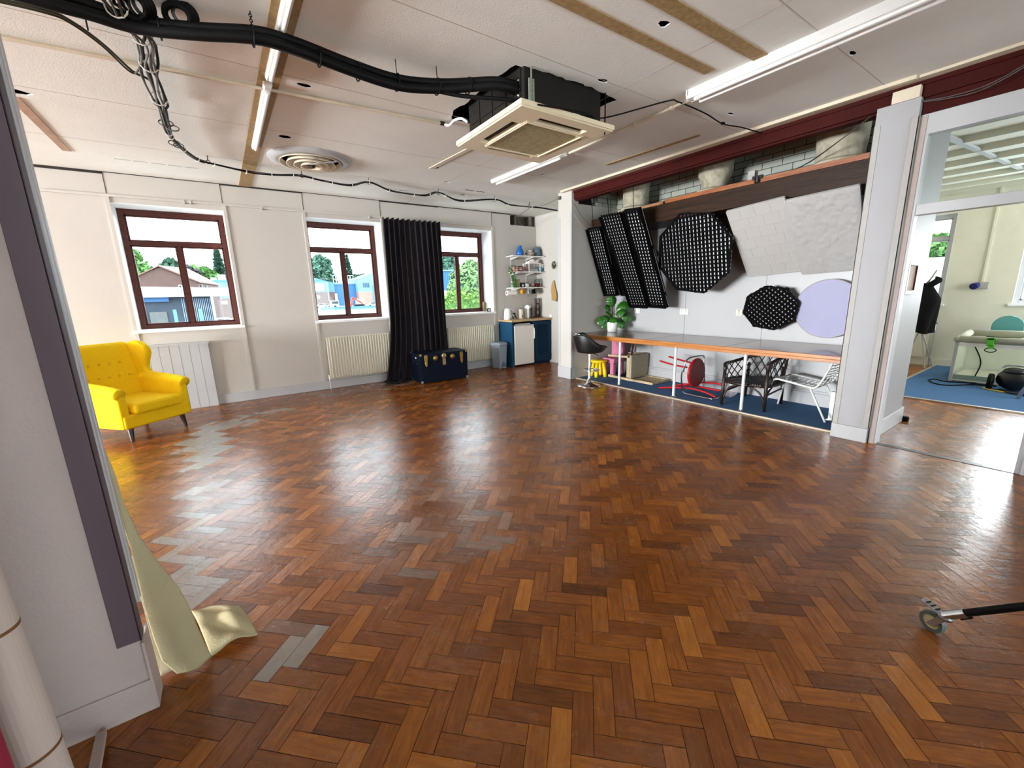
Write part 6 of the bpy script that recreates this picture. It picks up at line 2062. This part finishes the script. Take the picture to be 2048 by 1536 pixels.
part('tyre', wheel(.030, cr, .024), M['tyre'], t, smooth=False)
part('wheel_hub', wheel(.004, .031, .020), M['hub'], t, smooth=False)
fk = MB()
for s in (-1, 1):
    o_ = ax * (.018 * s)
    fk.hexa([wc + o_ - fw * .014 + V(0, 0, -.012), wc + o_ + fw * .012 + V(0, 0, -.012), wc + o_ - fw * .026 + V(0, 0, .052), wc + o_ - fw * .052 + V(0, 0, .045)], [wc + o_ * 1.15 - fw * .014 + V(0, 0, -.012), wc + o_ * 1.15 + fw * .012 + V(0, 0, -.012), wc + o_ * 1.15 - fw * .026 + V(0, 0, .052), wc + o_ * 1.15 - fw * .052 + V(0, 0, .045)])
top = wc - fw * .038 + V(0, 0, .052)
fk.lathe([(.024, -.006), (.026, .004), (.014, .008)], top, 18)
part('fork', fk, M['steel'], t)
part('brake_lever', MB().hexa([top - ax * .014 + V(0, 0, .002), top + ax * .014 + V(0, 0, .002), top + ax * .014 + V(0, 0, .008), top - ax * .014 + V(0, 0, .008)], [top + fw * .085 - ax * .018 + V(0, 0, .018), top + fw * .085 + ax * .018 + V(0, 0, .018), top + fw * .085 + ax * .018 + V(0, 0, .026), top + fw * .085 - ax * .018 + V(0, 0, .026)]), M['steel'], t, bevel=.002)
bl = MB()
for k in range(3):
    bl.bar(top + fw * (.03 + .018 * k) - ax * .013 + V(0, 0, .0165 + .0035 * k), top + fw * (.03 + .018 * k) + ax * .013 + V(0, 0, .0165 + .0035 * k), .006, .002)
part('brake_ridges', bl, M['black'], t)
leg0 = top + V(.0, -.01, .02)
leg1 = V(2.40, -.72, .94)
d_ = (leg1 - leg0).normalized()
part('socket_sleeve', MB().tube([leg0 - d_ * .02, leg0 + d_ * .055], .0185, 20), M['steel'], t)
part('leg_tube', MB().tube([leg0 + d_ * .02, leg1], .0145, 20), M['black'], t)
part('grip', MB().tube([leg0 + d_ * .04 - V(0, 0, .018), leg0 + d_ * .085 - V(0, 0, .026)], [.012, .005], 10), M['blackplast'], t)
part('bolt', MB().tube([leg0 - V(.0, 0, .028) - ax * .01, leg0 - V(0, 0, .028) + ax * .02], .008, 10), M['chrome'], t)
part('stand_column', MB().tube([leg1, V(2.40, -.77, 1.9)], .018, 14).tube([V(2.40, -.74, .92), V(2.75, -1.35, .05)], .0145, 12).tube([V(2.40, -.74, .92), V(2.0, -1.35, .05)], .0145, 12), M['black'], t)

t = thing('paper_roll', 'tall off-white paper roll with brown bands leaning at the left edge', 'paper roll', (-.50, 1.30, 0))
P0, P1 = V(-.512, 1.30, .30), V(-.532, 1.318, 1.02)
dr_ = (P1 - P0).normalized()
b0, b1 = P0 - dr_ * (P0.z / dr_.z), P0 + dr_ * (2.1 / dr_.z)
part('roll', MB().tube([b0 + V(0, 0, .004), b1], .050, 36), M['paper'], t)
for z_ in (.47, .80, 1.2, 1.6):
    c_ = P0 + dr_ * ((z_ - P0.z) / dr_.z)
    part('brown_band', MB().tube([c_ - dr_ * .004, c_ + dr_ * .004], .0508, 36), mat('brown_tape', '6B4526', .5), t)
q = thing('fabric_bolt', 'crimson rolled fabric standing behind the paper roll at the left edge', 'fabric roll', (-.545, 1.125, 0))
part('bolt_roll', MB().tube([(-.54, 1.12, .004), (-.545, 1.125, 1.0)], .066, 30), M['crimson'], q)
single('fleece_heap', MB().grid(lambda u, v: (-.52 + (.10 + .02 * noise.noise(Vector((3 * math.cos(6.283 * u), 3 * math.sin(6.283 * u), 5 * v)))) * math.cos(6.283 * u) * math.sin(math.pi * (v * .99 + .005)) ** .5, .93 + .085 * math.sin(6.283 * u) * math.sin(math.pi * (v * .99 + .005)) ** .5, .72 * v + .002), 30, 24), M['fluff'], 'grey-brown fleece bundle at the bottom left corner', 'fleece', (-.52, .93, .0), smooth=True)
single('timber_prop', MB().bar((-.56, 1.82, .012), (-.50, 1.50, .15), .026, .018).bar((-.50, 1.50, .15), (-.46, 1.28, .25), .026, .018), M['mauve'], 'short grey painted batten leaning against the foot of the partition', 'batten')

# canvas sheet behind the partition end


t = thing('canvas_sheet', 'beige canvas sheet hanging behind the partition and trailing onto the floor', 'sheet', (-.25, 2.05, 0))


def sheet2(u, v):
    pts = [((-.420, 1.962, 1.02), (-.410, 1.965, 1.02)), ((-.416, 1.965, .90), (-.400, 1.97, .905)), ((-.412, 1.967, .78), (-.398, 1.975, .79)), ((-.407, 1.968, .64), (-.377, 1.978, .645)), ((-.405, 1.968, .50), (-.337, 1.985, .507)), ((-.404, 1.968, .36), (-.292, 1.985, .377)), ((-.397, 1.966, .23), (-.268, 1.98, .266)), ((-.386, 1.962, .10), (-.252, 1.975, .12)), ((-.350, 1.965, .012), (-.238, 1.982, .014))]
    s = v * (len(pts) - 1)
    i = min(int(s), len(pts) - 2)
    f = s - i
    f = f * f * (3 - 2 * f)
    a = Vector(pts[i][0]).lerp(Vector(pts[i + 1][0]), f)
    b = Vector(pts[i][1]).lerp(Vector(pts[i + 1][1]), f)
    p = a.lerp(b, u)
    p.y -= .030 * math.sin(math.pi * u) * v * v
    p.x += .006 * math.sin(7 * u + 5 * v)
    return tuple(p)


part('hanging_cloth', MB().grid(sheet2, 22, 40), M['canvas'], t, smooth=True, solid=.003)


def tail(u, v):
    p = Vector((-.243, 1.985, .012)).lerp(Vector((-.069, 2.007, .008)), u).lerp(Vector((-.33, 2.375, .014)).lerp(Vector((-.13, 2.255, .02)), u), v)
    h = .045 * math.sin(math.pi * v) * (.4 + .6 * math.sin(5 * u + 1.2) ** 2) + .03 * math.sin(math.pi * u) * abs(math.sin(6 * v + 3 * u)) * (1 - v * .4)
    p.z += h
    return tuple(p)


part('trailing_end', MB().grid(tail, 26, 26), M['canvas'], t, smooth=True, solid=.003)
part('cream_lining', MB().grid(lambda u, v: (-.412 + .02 * u + .06 * v * u, 1.992 + .02 * u, .55 * (1 - v) + .012), 8, 20), M['canvas_l'], t, smooth=True, solid=.002, label='cream inner lining')

# ---------------------------------------------------------------- outdoors
G = -1.3
struct('floor', MB().box(-160, 11, G - .2, 260, 400, G).box(16, -120, G - .2, 260, 11, G), M['asphalt'])


def tree(label, c, w_, h_, m, seed, n=2400, d=None, group='trees beyond the yard', leaf=.6, name='tree'):
    t = thing(name, label, 'tree', (c[0], c[1], G), 0, group)
    r = random.Random(seed)
    d = d or w_
    lf = MB()
    cl = [(V(c[0] + r.uniform(-.5, .5) * w_ * .62, c[1] + r.uniform(-.5, .5) * d * .6, c[2] + h_ * (.30 + .58 * r.random())), r.uniform(.20, .34)) for _ in range(9)]
    cl += [(V(c[0], c[1], c[2] + h_ * .86), .20), (V(c[0], c[1], c[2] + h_ * .35), .42)]
    for i in range(n):
        p0, k = r.choice(cl)
        v_ = V(r.gauss(0, 1), r.gauss(0, 1), r.gauss(0, 1)).normalized() * (r.random() ** .4) * k
        p = p0 + V(v_.x * w_, v_.y * d, v_.z * h_ * .62)
        a = V(r.gauss(0, 1), r.gauss(0, 1), r.gauss(0, 1)).normalized() * leaf
        b = a.cross(V(r.gauss(0, 1), r.gauss(0, 1), r.gauss(0, 1))).normalized() * leaf * .7
        lf.add([p - a, p + b, p + a, p - b], [(0, 1, 2, 3)])
    part('crown', lf, m, t)
    part('trunk', MB().tube([(c[0], c[1], G), (c[0], c[1], c[2] + h_ * .55)], [w_ * .045, w_ * .02], 8), M['stem'], t)


def conifer(label, c, w_, h_, m, seed, n=2600, group='trees beyond the yard'):
    t = thing('tree', label, 'tree', (c[0], c[1], G), 0, group)
    r = random.Random(seed)
    lf = MB()
    for i in range(n):
        s = r.random() ** .7
        tier = 1 - .35 * ((s * 7) % 1)
        rad = w_ / 2 * (s * .95 + .05) * tier * (r.random() ** .45)
        a0 = r.uniform(0, 6.283)
        p = V(c[0] + rad * math.cos(a0), c[1] + rad * math.sin(a0), c[2] + h_ * (1 - s) - rad * .12)
        a = V(math.cos(a0), math.sin(a0), r.uniform(-.3, .2)).normalized() * .7
        b = (a.cross(V(0, 0, 1)).normalized() + V(0, 0, r.uniform(-1, 1))).normalized() * .45
        lf.add([p - a, p + b, p + a, p - b], [(0, 1, 2, 3)])
    part('crown', lf, m, t)
    part('trunk', MB().tube([(c[0], c[1], G), (c[0], c[1], c[2] + h_ * .9)], [.35, .05], 8), M['stem'], t)


tree('bright green tree at the left of the left window view', (-13.5, 118, 1), 9, 12.0, M['tree_a'], 1)
tree('dark green tree behind the gabled brick house roof', (-7.3, 120, 2), 6, 9.4, M['tree_b'], 2)
tree('purplish tree right of the brick house in the left window view', (-4.6, 122, 1), 6.5, 8.8, M['tree_d'], 3)
tree('mid green tree between the purplish tree and conifer', (-1.6, 124, 1), 6, 9.0, M['tree_a'], 4)
conifer('tall conifer at the right of the left window view', (1.4, 126, 0), 6.5, 14.0, M['tree_c'], 5)
tree('broad bluish tree seen in the left half of the middle window', (43.2, 225, 2.1), 13.6, 21.3, M['tree_c'], 6, 3400, leaf=.9)
conifer('tall conifer seen in the right half of the middle window', (56.2, 225, -0.3), 13.0, 23.7, M['tree_c'], 7, 3600)
tree('low dark tree above the blue rooftops left of the conifer', (47.6, 225, 2), 11, 12, M['tree_b'], 8)
tree('low green tree behind the light blue gable in the middle window', (64.3, 225, 2.1), 13.8, 12.4, M['tree_b'], 9)
tree('low green tree behind the sign building in the middle window', (37.9, 225, 2.1), 13.8, 11.5, M['tree_b'], 10)
tree('dark bluish tree above the tall blue shed in the right window', (50.3, 100, 2), 6.5, 10.5, M['tree_c'], 11)
tree('green tree seen through the narrow window of the back room', (84, 15.5, 0), 9, 8.2, M['tree_a'], 12)
# ivy-like bush close to the right window
t = thing('large_bush', 'large pale green leafy bush filling the right window view', 'bush', (18.3, 33, G))
r = random.Random(31)
lf = MB()
for i in range(4200):
    v_ = V(r.gauss(0, 1), r.gauss(0, 1), r.gauss(0, 1)).normalized()
    k = 1 + .12 * noise.noise(v_ * 4)
    p = V(18.75 + v_.x * 2.35 * k, 33 + v_.y * 1.6 * k, 1.25 + v_.z * 3.2 * k)
    a = V(r.gauss(0, 1), r.gauss(0, 1), r.gauss(0, 1)).normalized() * .17
    b = a.cross(v_).normalized() * .12
    lf.add([p - a, p + b, p + a, p - b], [(0, 1, 2, 3)])
part('foliage', lf, M['bush'], t)
part('core', MB().ball((18.75, 33, 1.25), (2.05, 1.4, 2.85), 20, 14), M['tree_b'], t, smooth=True)
t = thing('low_hedge', 'yellow-green hedge below the large bush in the right window view', 'hedge', (17.5, 29, G))
lf = MB()
for i in range(1500):
    p = V(r.uniform(12.6, 19.5), 29 + r.uniform(-.5, .5), 1.2 + r.uniform(-.9, .45) + .18 * math.sin(p.x * 3))
    a = V(r.gauss(0, 1), r.gauss(0, 1), r.gauss(0, 1)).normalized() * .16
    b = a.cross(V(r.gauss(0, 1), 1, r.gauss(0, 1))).normalized() * .11
    lf.add([p - a, p + b, p + a, p - b], [(0, 1, 2, 3)])
part('foliage', lf, M['bush2'], t)
part('core', MB().box(12.6, 28.7, G, 19.5, 29.3, 1.3), M['tree_a'], t)

# shed below the left window
t = thing('yard_shed', 'long low blue-grey shed with pale flat roof seen in the left window', 'shed', (-3, 30, G))
part('roof', MB().hexa([(-9, 28, 1.86), (1.1, 28, 1.84), (1.1, 34, 2.25), (-9, 34, 2.55)], [(-9, 28, 2.12), (1.1, 28, 2.0), (1.1, 34, 2.42), (-9, 34, 2.72)]), M['whiteroof'], t)
part('wall', MB().box(-9, 28.5, G, -.32, 33.5, 1.86), M['shed'], t)
sr = MB()
for i in range(16):
    sr.box(-1.6 + i * .08, 28.46, G, -1.57 + i * .08, 28.5, 1.75)
part('corrugation', sr, mat('pale_rib_sheet', '7688A0', .6), t)
part('blue_fascia', MB().box(-9, 28.3, 1.62, -2.1, 28.45, 1.86), M['bluedeep'], t)
part('door_panel', MB().box(-3.9, 28.42, G, -3.25, 28.49, 1.1).box(-3.0, 28.42, G, -2.3, 28.49, 1.1), mat('weathered_door', '5B5E5C', .8, var=.3, vscale=2), t)
part('roof_post', MB().box(-.32, 28.1, G, -.2, 28.22, 1.85), M['winpale'], t)
for x, lb in ((-1.66, 'left pale concrete post in front of the yard shed'), (-.72, 'right pale concrete post in front of the yard shed')):
    single('concrete_post', MB().box(x - .06, 24, G, x + .06, 24.12, 1.24), M['fencegreen'], lb, 'post', group='posts by the yard shed')
t = thing('brick_house', 'brown brick gabled house behind the yard shed', 'building', (-3, 60, G))
part('gable_wall', MB().prism([(-6.6, 55, G), (-6.6, 55, 4.0), (-4.27, 55, 5.1), (-1.45, 55, 3.75), (-1.45, 55, G)], (0, 1, 0)), M['brickwall'], t)
part('side_wall', MB().hexa([(-1.45, 55, G), (-1.45, 55.6, G), (-1.45, 55.6, 3.65), (-1.45, 55, 3.65)], [(.4, 76, G), (.4, 76.6, G), (.4, 76.6, 4.0), (.4, 76, 4.0)]), M['brickwall'], t)
part('roof', MB().hexa([(-4.35, 54.8, 5.16), (-1.30, 54.8, 3.58), (-1.30, 54.8, 3.68), (-4.35, 54.8, 5.28)], [(-2.9, 76, 6.2), (.55, 76, 3.95), (.55, 76, 4.08), (-2.9, 76, 6.35)]), M['rooftile'], t)
part('roof', MB().hexa([(-4.35, 54.8, 5.16), (-6.8, 54.8, 3.85), (-6.8, 54.8, 3.95), (-4.35, 54.8, 5.28)], [(-2.9, 76, 6.2), (-6.4, 76, 3.95), (-6.4, 76, 4.08), (-2.9, 76, 6.35)]), M['rooftile'], t)
for k in range(4):
    f_ = (k + .6) / 5
    x, y = -1.43 + 1.85 * f_, 55 + 21 * f_
    q = MB().box(x - .02, y - .9, 2.6, x + .04, y + .9, 3.45)
    w_ = part('window', q, M['winpale'], t)
    part('pane', MB().box(x + .03, y - .75, 2.7, x + .06, y + .75, 3.35), M['carglass'], w_)
t = thing('wall_air_unit', 'small white air-conditioning unit standing on the pale shed roof', 'air unit', (-1.75, 33, 2.5))
part('case', MB().box(-1.86, 33, 2.4, -1.68, 33.12, 2.62), M['plasticwhite'], t)
part('fan', MB().lathe([(0, -.01), (.06, -.01), (.06, 0)], (-1.77, 33, 2.52), 16, 'Y'), M['carglass'], t)
t = thing('blue_warehouse', 'mid blue warehouse beyond the brick house at the right of the left window', 'building', (.8, 95, G))
part('cladding', MB().prism([(-3.4, 90, G), (-3.4, 90, 4.4), (-1.2, 90, 5.35), (3.4, 90, 5.30), (3.4, 90, G)], (0, 12, 0)), M['blueclad'], t)
part('roof_unit', MB().box(-.5, 91, 5.3, .35, 92, 5.8).box(.55, 91, 5.3, 1.7, 92, 6.3), M['winpale'], t)
part('brick_base', MB().box(-3.4, 89.8, G, 3.4, 90, 2.2), M['brickwall'], t)
part('small_sign', MB().box(.2, 89.7, 1.2, 1.3, 89.8, 1.7), M['plasticwhite'], t)


def car(label, x, y, col, s=1.0):
    t = thing('car', label, 'car', (x, y, G), 0, 'parked cars in the yard')
    b = MB().prism([(x - 2.1 * s, y, G + .35), (x - 2.1 * s, y, G + .80), (x - 1.3 * s, y, G + .92), (x - .75 * s, y, G + 1.42), (x + .75 * s, y, G + 1.45), (x + 1.35 * s, y, G + .95), (x + 2.1 * s, y, G + .85), (x + 2.1 * s, y, G + .35)], (0, 1.7, 0))
    part('body', b, col, t, bevel=.05)
    part('windows', MB().prism([(x - 1.12 * s, y - .02, G + .95), (x - .68 * s, y - .02, G + 1.34), (x + .68 * s, y - .02, G + 1.36), (x + 1.12 * s, y - .02, G + .96)], (0, .03, 0)), M['carglass'], t)
    for k in (-1.3, 1.3):
        part('wheel', MB().lathe([(0, 0), (.33, 0), (.33, .2), (0, .2)], (x + k * s, y - .03, G + .33), 16, 'Y'), M['black'], t)


car('white car parked below the sign in the middle window view', 27.9, 150, M['carwhite'])
car('grey car parked behind the white car in the middle window view', 30.5, 158, M['cargrey'])
car('white car parked at the right of the left window, nearer the shed', .15, 45, M['carwhite'], .6)
car('silver car at the right edge of the left window, beyond the white one', 2.6, 62, M['cargrey'], .6)
car('white car by the red boom in the middle window view', 45.0, 150, M['carwhite'])
t = thing('market_van', 'small white open-fronted trailer between the cars in the middle window view', 'trailer', (32.2, 150, G))
part('body', MB().box(30.9, 150, G + .5, 33.4, 152, G + 2.4), M['digwhite'], t)
part('hatch', MB().box(31.05, 149.95, G + 1.3, 33.25, 150, G + 2.2), M['carglass'], t)
part('wheel', MB().lathe([(0, 0), (.4, 0), (.4, .2), (0, .2)], (32.1, 149.9, G + .4), 16, 'Y'), M['black'], t)
t = thing('excavator', 'pale excavator with folded orange-red boom in the middle window view', 'excavator', (38.5, 150, G))
part('boom', MB().bar((37.0, 150, G), (38.1, 150, 1.9), .7, .5, (0, 1, 0)).bar((38.1, 150, 1.9), (41.2, 150, -.2), .55, .5, (0, 1, 0)), M['digred'], t)
part('cab', MB().box(39.6, 151, G + .8, 42.2, 153, G + 2.7), M['digwhite'], t, bevel=.2)
part('tracks', MB().box(38.8, 151, G, 42.2, 153.2, G + .8), M['black'], t, bevel=.2)
single('yard_fence', MB().box(22, 120, G, 40, 120.1, -.5).box(22, 119.9, -.62, 40, 120, -.5), M['fencegreen'], 'low blue-green fence along the near side of the car park', 'fence')
t = thing('blue_warehouse', 'blue warehouse with white sign in the middle window view', 'building', (36, 195, G))
part('cladding', MB().prism([(24, 190, 4.6), (24, 190, 9.9), (33.4, 190, 10.4), (41.2, 190, 8.3), (41.2, 190, 4.6)], (0, 14, 0)), M['blueclad'], t)
part('brick_base', MB().box(24, 190, G, 41.2, 204, 4.6), M['brickwall'], t)
sg = part('sign', MB().box(32.2, 189.7, 5.1, 36.9, 190, 7.9), M['plasticwhite'], t)
ls = MB()
for k, (w_, h_) in enumerate(((.26, .55), (.30, .55), (.22, .50), (.30, .58), (.20, .52), (.30, .60), (.16, .80), (.22, .55))):
    ls.box(33.2 + k * .42, 189.64, 6.15, 33.2 + k * .42 + w_, 189.7, 6.15 + h_)
part('sign_lettering', ls, M['cargrey'], sg, label='row of small illegible grey letters')
part('downpipe', MB().box(38.2, 189.6, 1, 38.6, 190, 8.6), M['bluepale'], t)
part('white_doors', MB().box(34, 189.7, 2.0, 35, 190, 3.2).box(41.0, 189.7, .6, 41.9, 190, 3.8).box(27, 189.7, 2.0, 30, 190, 3.4), M['winpale'], t)
t = thing('blue_link_building', 'deep blue link block behind the rooftop railing in the middle window view', 'building', (46, 196, G))
part('cladding', MB().box(41.3, 192, G, 50.3, 204, 8.0), M['bluedeep'], t)
part('eaves', MB().box(41.3, 191.6, 7.7, 50.3, 192, 8.2), M['bluepale'], t)
rl = MB()
for i in range(8):
    x = 41.4 + 8.2 * i / 7
    rl.box(x - .10, 191.4, 8.3, x + .10, 191.6, 11.5)
for z_ in (8.3, 9.9, 11.4):
    rl.box(41.2, 191.4, z_ - .1, 49.8, 191.6, z_ + .1)
single('rooftop_railing', rl, M['winpale'], 'white rooftop railing above the deep blue block', 'railing')
t = thing('light_blue_warehouse', 'light blue gabled warehouse at the right of the middle window view', 'building', (56, 190, G))
part('cladding', MB().prism([(50.4, 188, 4.3), (50.4, 188, 9.9), (57.3, 188, 12.4), (64, 188, 10.0), (64, 188, 4.3)], (0, 16, 0)), M['bluepale'], t)
part('brick_base', MB().box(50.4, 188, G, 56.4, 200, 4.3), mat('pinkish_brick', '9A7468', .9, var=.2, vscale=1), t)
part('blue_door', MB().box(56.4, 187.8, G, 64, 188, 7.0), M['blueclad'], t)
for k in range(4):
    x = 52.6 + k * .75
    w_ = part('window', MB().box(x, 187.7, 6.2, x + .35, 188, 8.2), M['bluedeep'], t)
    part('pane', MB().box(x + .05, 187.6, 6.3, x + .30, 187.7, 8.1), M['carglass'], w_)
t = thing('tall_blue_shed', 'bright blue profiled shed behind the bush in the right window', 'building', (31, 66, G))
part('cladding', MB().box(26.5, 60, 2.4, 32.6, 72, 5.4), M['bluedeep'], t)
part('roof_edge', MB().box(26.4, 59.8, 5.3, 32.7, 72, 5.5), M['bluepale'], t)
part('brick_base', MB().box(26.5, 60, G, 32.6, 72, 2.4), mat('grey_brick_base', '8D8580', .9, var=.2, vscale=1), t)
pr = MB()
for i in range(20):
    pr.box(26.5 + i * .3, 59.95, 2.4, 26.58 + i * .3, 60, 5.3)
part('profile_ribs', pr, M['bluedeep'], t)
t = thing('ribbed_white_fence', 'tall white ribbed panel fence seen through the back-room window', 'fence', (30, 4, G))
part('panel', MB().box(30, -8, G, 30.1, 14, 2.75), M['winpale'], t)
pr = MB()
for i in range(70):
    pr.box(29.96, -8 + i * .31, G, 30, -7.92 + i * .31, 2.72)
part('rib', pr, M['winpale'], t)
